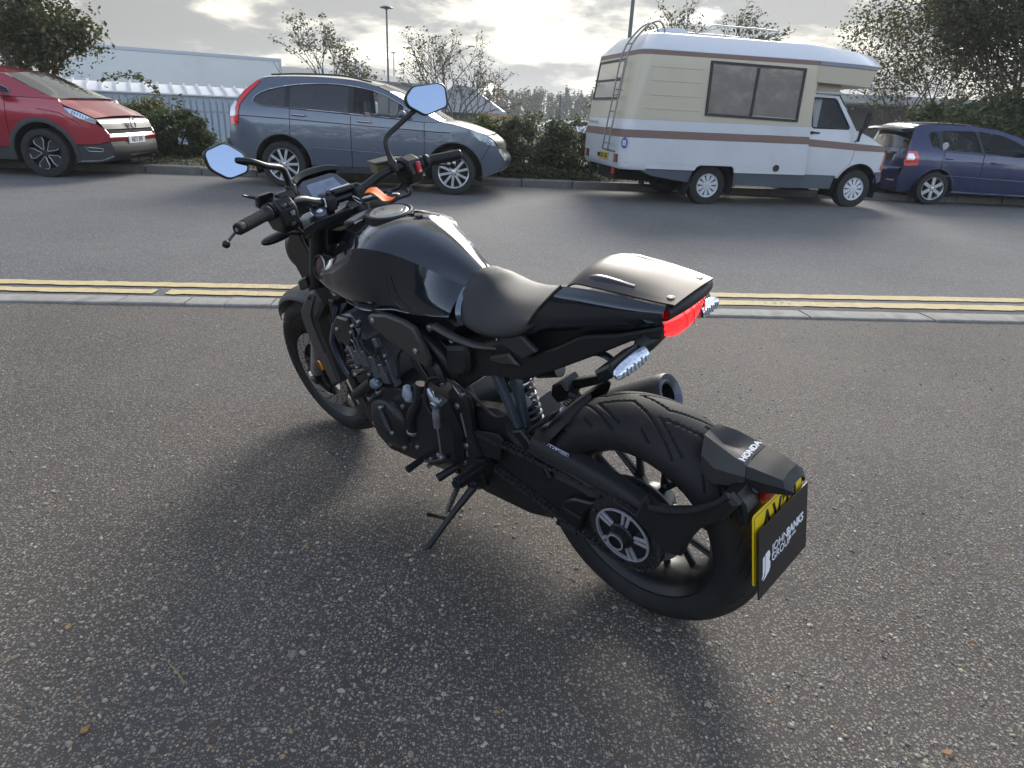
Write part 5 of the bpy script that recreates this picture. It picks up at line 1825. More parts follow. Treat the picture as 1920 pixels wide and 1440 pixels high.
b.box((1.1, 0, 0.50), (3.3, 0.9, 0.5))
b.build('floor_pan', UNDER, civ)
seats(civ, ((0.85, (-0.33, 0.33)), (0.10, (-0.33, 0.33))), 0.52, 0.42)
b = MB()
b.lathe([(0.0001, 0.0), (0.055, 0.008), (0.065, 0.0), (0.055, -0.008), (0.0001, -0.0)], (0.05, -0.70, 0.99), (0, 1, 0.2), 16)
b.build('window_sticker', PLW, civ)
b = MB()
b.box((-0.70, -0.55, 0.385), (0.02, 0.16, 0.025), Euler((0, 0, 0.25)))
b.build('rear_reflector', mat('pale reflector', (0.45, 0.30, 0.32), 0.2), civ)
text('boot_lettering', 'SPORT', 0.05, CHR, civ, frame((-0.755, -0.42, 0.845), (0, -1, 0), (-1, 0, 0.1)), bold=0.001)
# ------------------------------------------------------------------ camper van
WHITE_V = mat('camper white paint', (0.52, 0.535, 0.56), 0.35, coat=0.5, dirt=(0.34, 0.33, 0.31), dscale=1.8, damt=0.22)
BEIGE = mat('camper beige panel', (0.47, 0.415, 0.32), 0.45, coat=0.3, dirt=(0.32, 0.28, 0.22), dscale=1.5, damt=0.2)
BROWNS = mat('camper brown stripe', (0.175, 0.108, 0.092), 0.45)
GREYS = mat('camper grey skirt', (0.085, 0.10, 0.125), 0.55, dirt=(0.10, 0.095, 0.085), dscale=4, damt=0.5)
GREYT = mat('camper grey tape', (0.17, 0.19, 0.235), 0.45)
CURT = mat('curtain cream', (0.46, 0.38, 0.36), 0.8)
CURTW = mat('curtain white', (0.62, 0.64, 0.66), 0.85)
van = thing('camper_van', 'old white and beige coachbuilt camper van with brown stripes and over-cab bed', 'camper van', (2.798, 11.711, 0.0), rad(12.4))
HW = 1.0


def plan(z, xf, inset=0.0, n=7, rear=None, R=0.17):
 """outline of the living box at height z: rear corners rounded, open towards the front"""
 xr = (-1.575 + 0.135 * max(0, z - 1.0)) if rear is None else rear
 xr += inset * 0.7
 w = HW - inset
 pts = [(xf, -w)]
 for a in np.linspace(0, 90, n):
  pts.append((xr + R - R * math.sin(rad(a)), -w + R - R * math.cos(rad(a))))
 for a in np.linspace(90, 0, n):
  pts.append((xr + R - R * math.sin(rad(a)), w - R + R * math.cos(rad(a))))
 pts.append((xf, w))
 return pts


def band(name, zs, xfs, m, inset=None, cap=False, parent=van):
 b = MB()
 rows = []
 for i, z in enumerate(zs):
  q = plan(z, xfs[i], inset[i] if inset else 0.0)
  # subdivide the long sides
  rows.append([(x, y, z) for x, y in q])
 b.grid(np.array(rows), flip=False, thick=0.02)
 return b.build(name, m, parent, angle=30, fix=True)


XF = 1.40
band('lower_panel', [0.60, 0.75, 0.952], [1.50, 1.49, 1.475], WHITE_V)
band('brown_stripe', [0.954, 1.060], [1.475, 1.465], BROWNS)
band('waist_panel', [1.062, 1.205], [1.465, 1.45], WHITE_V)
band('upper_panel', [1.207, 1.70, 2.066], [1.45, 1.40, 1.36], BEIGE)
b = MB()
q_ = [p for p in plan(0.6, -1.2)]
b.grid(np.array([[(x + 0.03, y * 0.985, 0.50) for x, y in q_], [(x + 0.008, y, 0.53) for x, y in q_], [(x, y, 0.598) for x, y in q_]]), thick=0.02)
b.build('rear_valance', WHITE_V, van, angle=30, fix=True)
# lower edge panels with the wheel cut-out, on the side seen and its twin
for sg in (-1, 1):
 fz = lambda x, z: HW - 0.004
 sheet('wheel_panel', [(-1.40, 0.605), (1.50, 0.605), (1.515, 0.495), (0.285, 0.497), (0.27, 0.56), (0.235, 0.592), (-0.30, 0.592), (-0.355, 0.565), (-0.385, 0.515), (-1.40, 0.525)], fz, sg, WHITE_V, van, flange=0.03)
 fs = lambda x, z: HW - 0.03 - 0.25 * max(0, 0.5 - z)
 sheet('side_skirt', [(-1.36, 0.530), (-0.395, 0.518), (-0.43, 0.33), (-1.05, 0.415)], fs, sg, GREYS, van)
 sheet('side_skirt', [(0.30, 0.497), (1.515, 0.492), (1.42, 0.285), (0.33, 0.310)], fs, sg, GREYS, van)
 # mud flap
 b = MB()
 b.box((-0.44, sg * 0.86, 0.27), (0.02, 0.22, 0.30), Euler((0, 0.22, 0)))
 b.build('mud_flap', UNDER, van)
 # big side window, tilted with the body
 wpoly = [(-0.365, 2.035), (1.185, 2.010), (1.195, 1.268), (-0.345, 1.300)]
 b = MB()
 fo_ = [(-0.365, 2.035), (1.185, 2.012), (1.197, 1.266), (-0.348, 1.298)]
 fi_ = [(-0.328, 2.000), (1.150, 1.978), (1.160, 1.302), (-0.312, 1.332)]
 ya = sg * (HW + 0.022)
 yb = sg * (HW - 0.01)
 V = [(x, ya, z) for x, z in fo_] + [(x, ya, z) for x, z in fi_] + [(x, yb, z) for x, z in fo_] + [(x, yb, z) for x, z in fi_]
 F = []
 for i in range(4):
  j = (i + 1) % 4
  F += [(i, j, 4 + j, 4 + i), (8 + i, 8 + j, j, i), (4 + i, 4 + j, 12 + j, 12 + i)]
 b.add(V, F)
 b.box((0.403, sg * (HW + 0.006), 1.65), (0.035, 0.03, 0.66), Euler((0, 0.012, 0)))
 win = b.build('side_window', TRIMB, van, fix=True)
 for x0, x1 in ((-0.322, 0.388), (0.418, 1.155)):
  b = MB()
  b.add([(x0, sg * (HW + 0.006), 1.330), (x1, sg * (HW + 0.006), 1.312), (x1, sg * (HW + 0.006), 1.982), (x0, sg * (HW + 0.006), 1.998)], [(0, 1, 2, 3)])
  b.build('pane', mat('camper acrylic pane', (0.15, 0.13, 0.14), 0.05, coat=1.0, alpha=0.55), win, smooth=False)
  b = MB()
  C = []
  n_ = 26
  xa, xb = x0 + 0.005, x1 - 0.005
  for i in range(n_ + 1):
   t = i / n_
   gather = 0.012 * math.sin(t * 34) + 0.006 * math.sin(t * 71 + 1)
   C.append([(xa + (xb - xa) * t, sg * (HW - 0.045 + gather * q), z) for z, q in ((1.33, 1.2), (1.6, 1.0), (1.98, 0.7))])
  b.grid(np.array(C))
  b.build('curtain', CURT, win, angle=180)
 # shallow horizontal pressings in the panel behind the window
 for z in (1.36, 1.545, 1.735, 1.915):
  b = MB()
  b.tube([(-1.36 + 0.13 * (z - 1.0), sg * (HW + 0.001), z), (-0.46, sg * (HW + 0.001), z - 0.004)], [0.0075, 0.0075], 6)
  b.build('panel_rib', BEIGE, van, angle=60)
 # round locker vent in the white panel
 b = MB()
 b.lathe([(0.052, -0.004), (0.052, 0.008), (0.044, 0.008), (0.042, 0.002), (0.0001, 0.001)], (0.985, sg * (HW + 0.0), 0.585), (0, sg, 0), 24)
 if sg < 0:
  b.build('heater_vent', TRIMB, van, angle=30)
# top brown stripe, roof cap and the over-cab bed
zt = 2.068
nose = lambda: [(1.36, -HW), (2.05, -HW + 0.02), (2.45, -HW + 0.10), (2.60, -0.72), (2.63, 0), (2.60, 0.72), (2.45, HW - 0.10), (2.05, HW - 0.02), (1.36, HW)]


def loop_at(z, ins, xs=0.0, front=1.0):
 q = plan(z, 1.36, ins)
 back = q[1:-1]
 fr = []
 for x, y in nose():
  fr.append((1.36 + (x - 1.36) * front + xs * (x > 1.4), y * (1 - ins / HW)))
 return [(x, y, z) for x, y in back] + [(x, y, z) for x, y in fr[::-1]]


b = MB()
A_, B_ = loop_at(zt, 0), loop_at(zt + 0.062, 0, 0.02)
n_ = len(A_)
# the stripe dips slightly towards the nose
dip = lambda p: (p[0], p[1], p[2] - 0.018 * max(0, p[0] - 1.0))
b.grid(np.array([[dip(p) for p in A_], [dip(p) for p in B_]]), closed_v=True)
b.build('roof_stripe', BROWNS, van, angle=30, fix=True)
b = MB()
seg = [dip(p) for p in A_ if p[0] > 1.3 and p[1] < -0.5]
for sg in (-1, 1):
 q = [(1.40, sg * (HW + 0.004)), (2.05, sg * (HW - 0.012)), (2.45, sg * (HW - 0.094)), (2.56, sg * 0.80)]
 C = [[(x, y + sg * 0.002, zt + 0.012 - 0.018 * (x - 1.0)), (x + 0.004, y + sg * 0.002, zt + 0.060 - 0.018 * (x - 1.0))] for x, y in q]
 b.grid(np.array(C))
b.build('stripe_tape', GREYT, van, angle=60)
b = MB()
rows = []
for z, ins, xs, fr in ((zt + 0.063, 0.0, 0.02, 1.0), (zt + 0.075, 0.004, 0.10, 1.0), (zt + 0.285, 0.235, 0.10, 0.95), (zt + 0.305, 0.27, 0.05, 0.92), (zt + 0.328, 0.48, -0.1, 0.72), (zt + 0.332, 0.8, -0.3, 0.4)):
 L_ = loop_at(z, ins, xs, fr)
 out = []
 for x, y, zz in L_:
  drop = 0.018 * max(0, x - 1.0) + 0.075 * max(0, x - 1.5) * (1 if z > zt + 0.15 else 0.2)
  out.append((x, y, zz - drop))
 rows.append(out)
b.grid(np.array(rows), closed_v=True)
b.add(rows[-1], [tuple(range(len(rows[-1])))])
b.build('roof_cap', WHITE_V, van, angle=24, fix=True)
b = MB()
rows = []
for t, z0 in ((0.0, 0.0), (1.0, 1.0)):
 rows.append([(x, y, (zt - 0.018 * max(0, x - 1.0)) if t else 0) for x, y in nose()])
top_ = rows[1]
bot_ = []
for x, y in nose():
 k = (x - 1.36) / 1.25
 bot_.append((1.36 + (x - 1.36) * 0.96, y * 0.97, 1.842 - 0.035 * k))
mid_ = [(a[0] * 0.45 + c[0] * 0.55, a[1] * 0.45 + c[1] * 0.55, a[2] * 0.45 + c[2] * 0.55) for a, c in zip(top_, bot_)]
b.grid(np.array([bot_, mid_, top_]))
cen = [(p[0], 0.0, p[2]) for p in bot_]
half_n = len(bot_) // 2
for i in range(half_n):
 j = len(bot_) - 1 - i
 b.add([bot_[i], bot_[i + 1], bot_[j - 1], bot_[j]], [(0, 1, 2, 3)] if i + 1 != j - 1 else [(0, 1, 3)])
b.build('over_cab_bed', BEIGE, van, angle=30, fix=True)
b = MB()
b.box((1.40, 0, 1.77), (0.10, 1.9, 0.58))
b.box((1.75, 0, 1.775), (0.62, 1.35, 0.12))
b.build('cab_bulkhead', BEIGE, van)
# cab: doors, wings, windscreen, bonnet
f = smoothf(0.89, [(0.2, 0.95), (0.40, 0.98), (0.6, 1.0), (0.95, 1.0), (1.10, 0.985), (1.25, 0.95), (1.50, 0.87), (1.70, 0.80), (1.76, 0.78)], (2.55, 0.60, 0.12), (-9, 1, 0))
AF = (2.56, 0.29, 0.365)
dwin = [tuple(p) for p in resample([(1.560, 1.605), (1.60, 1.632), (1.955, 1.630), (1.995, 1.605), (2.235, 1.225), (2.225, 1.198), (1.60, 1.196), (1.572, 1.215)], 0.2)]
ws_edge = [(2.415, 1.175), (2.085, 1.700)]
for sg in (-1, 1):
 sheet('cab_door', [(1.470, 1.675), (2.030, 1.675), (2.385, 1.155), (2.385, 0.770), (2.345, 0.68)] + arc(AF[0], AF[1], AF[2] + 0.055, 118, 158, 6) + [(2.150, 0.492), (1.525, 0.498), (1.535, 1.00)], f, sg, WHITE_V, van, holes=[dwin])
 sheet('door_window', dwin, f, sg, GLASSC, van, off=-0.008, flange=0)
 edge_tube('window_rubber', dwin, f, sg, 0.012, TRIMB, van, closed=True, off=0.0)
 sheet('door_stripe', [(1.528, 1.032), (2.382, 0.990), (2.382, 0.888), (1.520, 0.924)], f, sg, BROWNS, van, off=0.004, flange=0.003)
 sheet('front_wing', [(2.393, 1.148), (2.45, 1.160), (2.70, 1.058), (2.95, 0.952), (3.02, 0.85), (3.02, 0.565), (2.925, 0.562)] + arc(AF[0], AF[1], AF[2] + 0.045, 42, 116, 10) + [(2.352, 0.675), (2.393, 0.765)], f, sg, WHITE_V, van)
 sheet('wing_stripe', [(2.395, 0.988), (2.86, 0.968), (2.985, 0.955), (3.005, 0.872), (2.395, 0.886)], f, sg, BROWNS, van, off=0.004, flange=0.003)
 edge_tube('arch_lip', arc(AF[0], AF[1], AF[2] + 0.040, 36, 156, 16), f, sg, 0.012, WHITE_V, van, off=0.0)
 sheet('cab_skirt', [(1.528, 0.54), (2.150, 0.54), (2.12, 0.28), (1.45, 0.285)], f, sg, GREYS, van, off=-0.01)
 sheet('bumper_end', [(2.925, 0.556), (3.03, 0.560), (3.07, 0.42), (2.97, 0.37), (2.90, 0.40)], f, sg, GREYS, van, off=0.004)
 arch_liner(van, AF[0], AF[1], AF[2] + 0.03, min(sg * 0.5, sg * 0.88), max(sg * 0.5, sg * 0.88))
 arch_liner(van, -0.06, 0.30, 0.36, min(sg * 0.5, sg * 0.98), max(sg * 0.5, sg * 0.98))
 b = MB()
 b.prism([(1.50, 1.695), (2.09, 1.710), (2.06, 1.735), (1.50, 1.722)], sg * 0.68, sg * 0.715, ch=0.004)
 b.build('rain_gutter', WHITE_V, van)
 b = MB()
 b.tube([(1.585, sg * (f(1.6, 1.13) + 0.012), 1.128), (1.70, sg * (f(1.6, 1.13) + 0.022), 1.124)], 0.014, 8)
 b.box((1.575, sg * (f(1.6, 1.13) + 0.008), 1.124), (0.05, 0.02, 0.045))
 b.build('door_handle', TRIMB, van, angle=40, bev=0.004)
 b = MB()
 b.tube([(2.36, sg * 0.885, 1.02), (2.365, sg * 0.95, 1.05), (2.385, sg * 1.0, 1.20), (2.42, sg * 1.02, 1.40)], 0.009, 8, sm=3)
 b.prism([(2.352, 1.02), (2.375, 1.02), (2.392, 1.22), (2.370, 1.22)], sg * 0.93, sg * 0.985, ch=0.006)
 b.prism([(2.39, 1.22), (2.41, 1.22), (2.455, 1.44), (2.43, 1.45)], sg * 0.94, sg * 1.06, ch=0.008)
 b.build('door_mirror', TRIMB, van, angle=40)
 road_wheel(van, 2.56, sg * 0.765, 0.288, 0.300, 0.182, 0.19, ('cap', 10), mat('hubcap silver', (0.55, 0.57, 0.60), 0.4, metal=0.3))
 road_wheel(van, -0.06, sg * 0.765, 0.286, 0.300, 0.182, 0.19, ('cap', 10), MAT['hubcap silver'])
 sheet('corner_lamp', [(3.005, 0.84), (3.035, 0.84), (3.03, 0.575), (2.985, 0.60)], f, sg, mat('amber red lamp', (0.42, 0.12, 0.06), 0.25, coat=1.0), van, off=0.006, step=0.04)
strip('windscreen', [(2.42, 1.172, 0.12, 0.02), (2.25, 1.44, 0.12, 0.02), (2.09, 1.695, 0.10, 0.01)], f, GLASSW, van, inset=0.05)
strip('bonnet', [(2.99, 0.90, 0.06, 0.01), (2.95, 0.955, 0.06, 0.015), (2.70, 1.062, 0.05, 0.03), (2.42, 1.165, 0.10, 0.02)], f, WHITE_V, van)
strip('front_panel', [(2.95, 0.58, 0.06, 0), (3.01, 0.75, 0.06, 0), (2.99, 0.895, 0.06, 0)], f, TRIMB, van)
strip('front_bumper', [(3.03, 0.55, 0.07, 0), (3.075, 0.48, 0.07, 0), (3.0, 0.38, 0.07, 0)], f, GREYS, van)
strip('cab_roof', [(2.088, 1.702, 0.06, 0.03), (1.8, 1.725, 0, 0.04), (1.46, 1.72, 0, 0.04)], f, WHITE_V, van)
# inside the cab: white curtain, seats, wheel
b = MB()
C = []
for i in range(31):
 t = i / 30
 C.append([(1.50 + 0.30 * t, -0.66 + 0.02 * math.sin(t * 40), z) for z in (1.12, 1.4, 1.66)])
b.grid(np.array(C))
C = []
for i in range(41):
 t = i / 40
 C.append([(1.56 + 0.015 * math.sin(t * 60), -0.62 + 1.24 * t, z) for z in (1.05, 1.4, 1.70)])
b.grid(np.array(C))
b.build('cab_curtain', CURTW, van, angle=180)
seats(van, ((1.78, (-0.42, 0.42)),), 0.80, 0.42, mat('seat brown tartan', (0.16, 0.11, 0.075), 0.85, var=0.5, vscale=20))
b = MB()
b.tube([(2.13 + 0.10 * math.sin(a), -0.40 + 0.18 * math.cos(a), 1.12 + 0.12 * math.sin(a)) for a in np.linspace(0, 2 * math.pi, 24, endpoint=False)], 0.012, 6, closed=True)
b.build('steering_wheel', TRIMB, van, angle=60)
b = MB()
b.box((0.6, 0, 0.62), (3.9, 1.55, 0.05))
b.box((0.5, 0, 0.45), (3.9, 0.8, 0.30))
b.box((2.3, 0, 0.68), (1.1, 1.3, 0.5))
b.build('chassis', UNDER, van)
b = MB()
b.box((0.0, 0.0, 2.05), (2.7, 1.9, 0.03))
b.box((-0.1, 0.85, 1.3), (2.5, 0.2, 1.2))
b.box((-1.1, 0.0, 1.0), (0.5, 1.7, 0.7))
b.build('living_interior', mat('camper interior', (0.26, 0.20, 0.15), 0.8), van)
# rear: window, ladder, lamps, plate, badge
rx = lambda z: -1.575 + 0.135 * max(0, z - 1.0)
b = MB()
q = lambda y, z, d=0.0: (rx(z) - d, y, z)
for (y0, z0, y1, z1) in ((-0.42, 1.47, 0.80, 1.505), (-0.42, 2.005, 0.80, 2.04), (-0.42, 1.47, -0.385, 2.04), (0.765, 1.47, 0.80, 2.04), (-0.42, 1.735, 0.80, 1.765)):
 V = [q(y0, z0, 0.018), q(y1, z0, 0.018), q(y1, z1, 0.018), q(y0, z1, 0.018), q(y0, z0, -0.01), q(y1, z0, -0.01), q(y1, z1, -0.01), q(y0, z1, -0.01)]
 b.add(V, [(0, 1, 2, 3), (4, 7, 6, 5), (0, 4, 5, 1), (1, 5, 6, 2), (2, 6, 7, 3), (3, 7, 4, 0)])
rwn = b.build('rear_window', TRIMB, van, fix=True)
for z0, z1 in ((1.505, 1.735), (1.765, 2.005)):
 b = MB()
 b.add([q(-0.39, z0, 0.008), q(0.77, z0, 0.008), q(0.77, z1, 0.008), q(-0.39, z1, 0.008)], [(0, 1, 2, 3)])
 b.build('pane', mat('rear acrylic', (0.13, 0.135, 0.15), 0.08, coat=1.0), rwn, smooth=False)
ld = MB()
for y in (-0.68, -0.44):
 ld.tube([(rx(0.74) + 0.0, y, 0.735), (rx(0.75) - 0.10, y + 0.02, 0.76), (rx(0.85) - 0.11, y + 0.02, 0.85), (rx(1.4) - 0.10, y, 1.4), (rx(2.1) - 0.09, y, 2.1), (-1.30, y - 0.0, 2.42), (-1.12, y, 2.52), (-1.02, y, 2.46), (-0.99, y, 2.36)], 0.0125, 8, sm=4)
for z in (0.85, 1.07, 1.30, 1.53, 1.76, 1.99, 2.22):
 ld.tube([(rx(z) - 0.10 + (0.05 if z > 2.1 else 0), -0.68, z), (rx(z) - 0.10 + (0.05 if z > 2.1 else 0), -0.44, z)], 0.010, 6)
ld.tube([(rx(1.6), -0.50, 1.60), (rx(1.6) - 0.10, -0.50, 1.60)], 0.008, 6)
ld.build('ladder', mat('ladder tube', (0.20, 0.20, 0.195), 0.4, metal=0.7), van, angle=60)
for y0 in (0.70, -0.74):
 b = MB()
 b.box((-1.58, y0, 0.645), (0.025, 0.20 if y0 > 0 else 0.16, 0.115))
 lamp_ = b.build('rear_lamp', TRIMB, van, bev=0.004)
 for k, c_ in enumerate(((0.34, 0.06, 0.05), (0.40, 0.16, 0.06), (0.38, 0.36, 0.38))):
  b = MB()
  b.box((-1.595, y0 - 0.055 + 0.05 * k, 0.645), (0.012, 0.042, 0.095))
  b.build('lamp_lens', mat('camper lamp %d' % k, c_, 0.3, coat=0.8), lamp_)
b = MB()
b.box((-1.583, -0.20, 0.655), (0.014, 0.40, 0.110))
yp_ = b.build('number_plate', mat('plate old yellow', (0.50, 0.36, 0.045), 0.45, var=0.2, vscale=30), van, bev=0.003)
b = MB()
for k, w in enumerate((0.03, 0.012, 0.03, 0.03, 0.0, 0.034, 0.03, 0.03)):
 if w:
  b.box((-1.591, -0.03 - 0.047 * k, 0.655), (0.003, w, 0.07))
  b.box((-1.5915, -0.03 - 0.047 * k, 0.655 + 0.012 * (k % 2)), (0.0035, w * 0.4, 0.02), mi=1)
tag(b.build('plate_characters', [INK, MAT['plate old yellow']], yp_), kind='stuff')
b = MB()
b.lathe([(0.0001, 0), (0.016, 0.0)], (-1.59, 0.06, 0.66), (-1, 0, 0), 10)
b.box((-1.585, 0.06, 0.655), (0.03, 0.04, 0.06))
b.build('plate_lamp', TRIMB, van)
b = MB()
b.lathe([(0.0001, 0.003), (0.062, 0.003), (0.062, 0.0)], (0, 0, 0), (0, 0, 1), 24, mi=0)
b.box((0, 0, 0.0035), (0.062, 0.062, 0.002), mi=1)
for k in range(4):
 b.box((0, -0.024 + 0.016 * k, 0.0052), (0.05, 0.006, 0.001), mi=0)
o = b.build('round_badge', [mat('badge blue', (0.06, 0.09, 0.28), 0.4), PLW], van, angle=30)
o.matrix_local = frame((-1.545, -0.958, 0.875), (0.70, -0.70, 0), (-0.70, -0.70, 0)) @ Matrix.Diagonal((0.8, 1.25, 1, 1))
b = MB()
lrr = random.Random(2)
for k in range(13):
 if k in (4, 9):
  continue
 y = 0.72 - k * 0.034
 b.box((-1.582, y, 1.135 + lrr.uniform(-0.004, 0.004)), (0.003, 0.014 + 0.006 * (k % 2), 0.030 + 0.012 * (k % 3 == 0)))
b.build('faded_lettering', mat('faded brown print', (0.34, 0.25, 0.24), 0.6), van)
b = MB()
b.box((-1.50, 0.55, 0.42), (0.12, 0.10, 0.16))
b.tube([(-1.48, 0.55, 0.40), (-1.55, 0.55, 0.26)], 0.02, 8)
b.box((-1.50, -0.45, 0.44), (0.03, 0.09, 0.09), mi=1)
b.tube([(-1.45, 0.4, 0.50), (-1.52, 0.05, 0.505)], 0.012, 8)
b.box((-1.35, 0, 0.50), (0.3, 1.5, 0.06))
b.build('tow_bar', [UNDER, mat('towing red', (0.45, 0.05, 0.05), 0.3)], van)
# roof fittings
b = MB()
b.prism([(-0.95, 2.38), (-0.98, 2.44), (-0.85, 2.50), (-0.50, 2.50), (-0.40, 2.44), (-0.42, 2.38)], -0.28, 0.28, ch=0.04)
b.build('roof_vent', WHITE_V, van, angle=40)
b = MB()
for y in (-0.55, 0.55):
 b.tube([(-0.25, y, 2.44), (-0.22, y, 2.53), (0.1, y, 2.535), (0.85, y, 2.525), (0.90, y, 2.44)], 0.012, 8, sm=2)
 b.tube([(0.02, y, 2.40), (0.02, y, 2.53)], 0.010, 6)
b.tube([(0.02, -0.55, 2.53), (0.02, 0.55, 2.53)], 0.010, 6)
b.tube([(0.84, -0.55, 2.52), (0.50, 0.1, 2.45), (0.84, 0.55, 2.52)], 0.010, 6)
b.build('roof_rack', mat('rack tube', (0.45, 0.46, 0.47), 0.35, metal=0.7), van, angle=60)
# ================================================================== MOTORCYCLE
LEAN, HEAD = rad(12.53), rad(137.89)
bike = thing('motorcycle', 'black naked motorcycle leaning on its side stand on the stony tarmac', 'motorcycle')
bike.location = (0.421, 1.524, 0.0022)
bike.rotation_euler = (-LEAN, 0, HEAD)

_ST, _RK = rad(1.43), rad(25)
_SA = Vector((-math.sin(_RK), 0, math.cos(_RK)))
_SO = Vector((1.555, 0, 0))
_SM = Matrix.Translation(_SO) @ Matrix.Rotation(_ST, 4, _SA) @ Matrix.Translation(-_SO)


def steer(v):
 return _SM @ v


def bolts(parent, pts, r=0.006, h=0.006, m=None, axis=(0, 1, 0), name='bolt'):
 for p in pts:
  b = MB()
  b.lathe([(0.0001, h), (r * 0.55, h), (r * 0.55, h * 0.5), (r * 0.62, h * 0.5), (r * 0.66, h), (r * 0.92, h * 0.9), (r, h * 0.6), (r, -h)], (0, 0, 0), axis, 12)
  o = b.build(name, m or BOLTM, parent)
  o.location = p


# ---- tyres with cut grooves ------------------------------------------------
def tyre_mesh(name, c, prof, na, grooves, pitches, parent, tf=None, nprof=5, depth=0.0045, gw=0.0034):
 P = catmull(np.array(prof), nprof)                       # (radius, y) from one bead over the crown to the other
 arc = np.concatenate([[0], np.cumsum(np.linalg.norm(np.diff(P, axis=0), axis=1))])
 half = arc[-1] / 2
 t = (arc - half)
 a = np.linspace(0, 2 * math.pi, na, endpoint=False)
 A, I = np.meshgrid(a, np.arange(len(P)), indexing='ij')
 rmax = P[:, 0].max()
 plen = 2 * math.pi * rmax / pitches
 U = (A * rmax)
 T = t[I]
 dep = np.zeros_like(U)
 for sgn, ph in ((1, 0.0), (-1, 0.5)):
  for g in grooves:
   for (s0, t0), (s1, t1) in zip(g[:-1], g[1:]):
    p0 = np.array([s0 * plen, t0]); p1 = np.array([s1 * plen, t1])
    for k in (-2, -1, 0, 1):
     uu = np.mod(U - ph * plen, plen) - k * plen
     d = p1 - p0
     L = d @ d
     q = np.clip(((uu - p0[0]) * d[0] + (sgn * T - p0[1]) * d[1]) / L, 0, 1)
     dist = np.hypot(uu - p0[0] - q * d[0], sgn * T - p0[1] - q * d[1])
     dep = np.maximum(dep, np.clip((gw - dist) / (gw * 0.45), 0, 1))
 # profile normals
 tan = np.gradient(P, axis=0)
 nrm = np.stack([tan[:, 1], -tan[:, 0]], 1)
 nrm /= np.linalg.norm(nrm, axis=1)[:, None]
 if nrm[len(P) // 2, 0] < 0:
  nrm = -nrm
 R = P[I, 0] - nrm[I, 0] * dep * depth
 Y = P[I, 1] - nrm[I, 1] * dep * depth
 V = np.stack([c[0] + R * np.cos(A), c[1] + Y, c[2] + R * np.sin(A)], -1).reshape(-1, 3)
 if tf:
  M = np.array(tf)
  V = V @ M[:3, :3].T + M[:3, 3]
 n = len(P)
 i, j = np.meshgrid(np.arange(na), np.arange(n - 1), indexing='ij')
 i2 = (i + 1) % na
 F = np.stack([i * n + j, i2 * n + j, i2 * n + j + 1, i * n + j + 1], -1).reshape(-1, 4)
 if P[0, 1] > 0:
  F = F[:, ::-1]
 return raw_mesh(name, V, F, RUB, parent, True, 50)


GRV = [[(0.0, 0.006), (0.10, 0.014), (0.30, 0.030), (0.62, 0.062), (0.95, 0.098)],
       [(0.02, 0.006), (-0.28, 0.020), (-0.52, 0.028)],
       [(0.50, 0.030), (0.85, 0.064), (1.02, 0.078)],
       [(0.35, 0.072), (0.55, 0.096)]]

# ---- rear wheel ------------------------------------------------------------
rw = MB()
rimp = [(0.226, 0.080), (0.229, 0.074), (0.218, 0.066), (0.206, 0.052), (0.200, 0.0), (0.206, -0.052), (0.218, -0.066), (0.229, -0.074), (0.226, -0.080),
  (0.219, -0.079), (0.210, -0.068), (0.196, -0.050), (0.188, 0.0), (0.196, 0.050), (0.210, 0.068), (0.219, 0.079)]
rw.lathe(rimp, (0, 0, 0.32), (0, -1, 0), 96, closed=True)
rw.lathe([(0.0001, 0.052), (0.045, 0.052), (0.058, 0.03), (0.062, -0.02), (0.050, -0.055), (0.0001, -0.06)], (0, 0.0, 0.32), (0, -1, 0), 40)
rear_wheel = rw.build('rear_wheel', SATIN, bike, angle=30)


def y_spokes(name, c, r0, r1, rs, y0, yw, n, parent, m, ph=0.0, tf=None, w0=0.02, w1=0.011, th=0.022):
 proto = None
 for k in range(n):
  a = 2 * math.pi * k / n + ph
  b = MB()
  ur = np.array([math.cos(a), 0, math.sin(a)])
  ut = np.array([-math.sin(a), 0, math.cos(a)])
  C = np.array(c, float)

  def pt(r, t, y):
   return C + ur * r + ut * t + np.array([0, y, 0])
  q = [pt(r0, 0, y0), pt((r0 + rs) / 2, 0, y0 + yw * 0.5), pt(rs, 0, y0 + yw * 0.9)]
  b.tube(q, [w0, w0 * 0.8, w0 * 0.95], 8, sm=3, flat=0.6)
  for sg in (-1, 1):
   spread = r1 * math.pi / n * 0.52
   b.tube([pt(rs - 0.012, sg * 0.004, y0 + yw * 0.9), pt((rs + r1) / 2, sg * spread * 0.62, y0 + yw), pt(r1, sg * spread, y0 + yw * 0.95)], [w1 * 1.2, w1, w1 * 1.15], 8, sm=3, flat=0.7)
  if tf:
   b.map(tf)
  b.build(name, m, parent, angle=50)


y_spokes('spoke', (0, 0, 0.32), 0.05, 0.2, 0.10, -0.012, 0.0, 7, rear_wheel, SATIN, ph=0.2)
rp = [(0.217, 0.073), (0.228, 0.083), (0.243, 0.092), (0.262, 0.0955), (0.280, 0.090), (0.297, 0.074), (0.309, 0.052), (0.3175, 0.026), (0.320, 0.0)]
tyre_mesh('tyre', (0, 0, 0.32), rp + [(r, -y) for r, y in rp[-2::-1]], 1300, GRV, 11, rear_wheel, nprof=7, gw=0.0030)

bd = MB()
bd.lathe([(0.080, -0.0025), (0.128, -0.0025), (0.128, 0.0025), (0.080, 0.0025)], (0, 0.052, 0.32), (0, 1, 0), 64, closed=True)
for k in range(40):
 a = k * 2 * math.pi / 40
 r = (0.089, 0.101, 0.113, 0.122)[k % 4]
 bd.disc((r * math.cos(a), 0.0555, 0.32 + r * math.sin(a)), 0.0042, (0, 1, 0), 0.002, 8, 1)
bd.build('brake_disc', [STEEL, GROOVE], rear_wheel, angle=30)

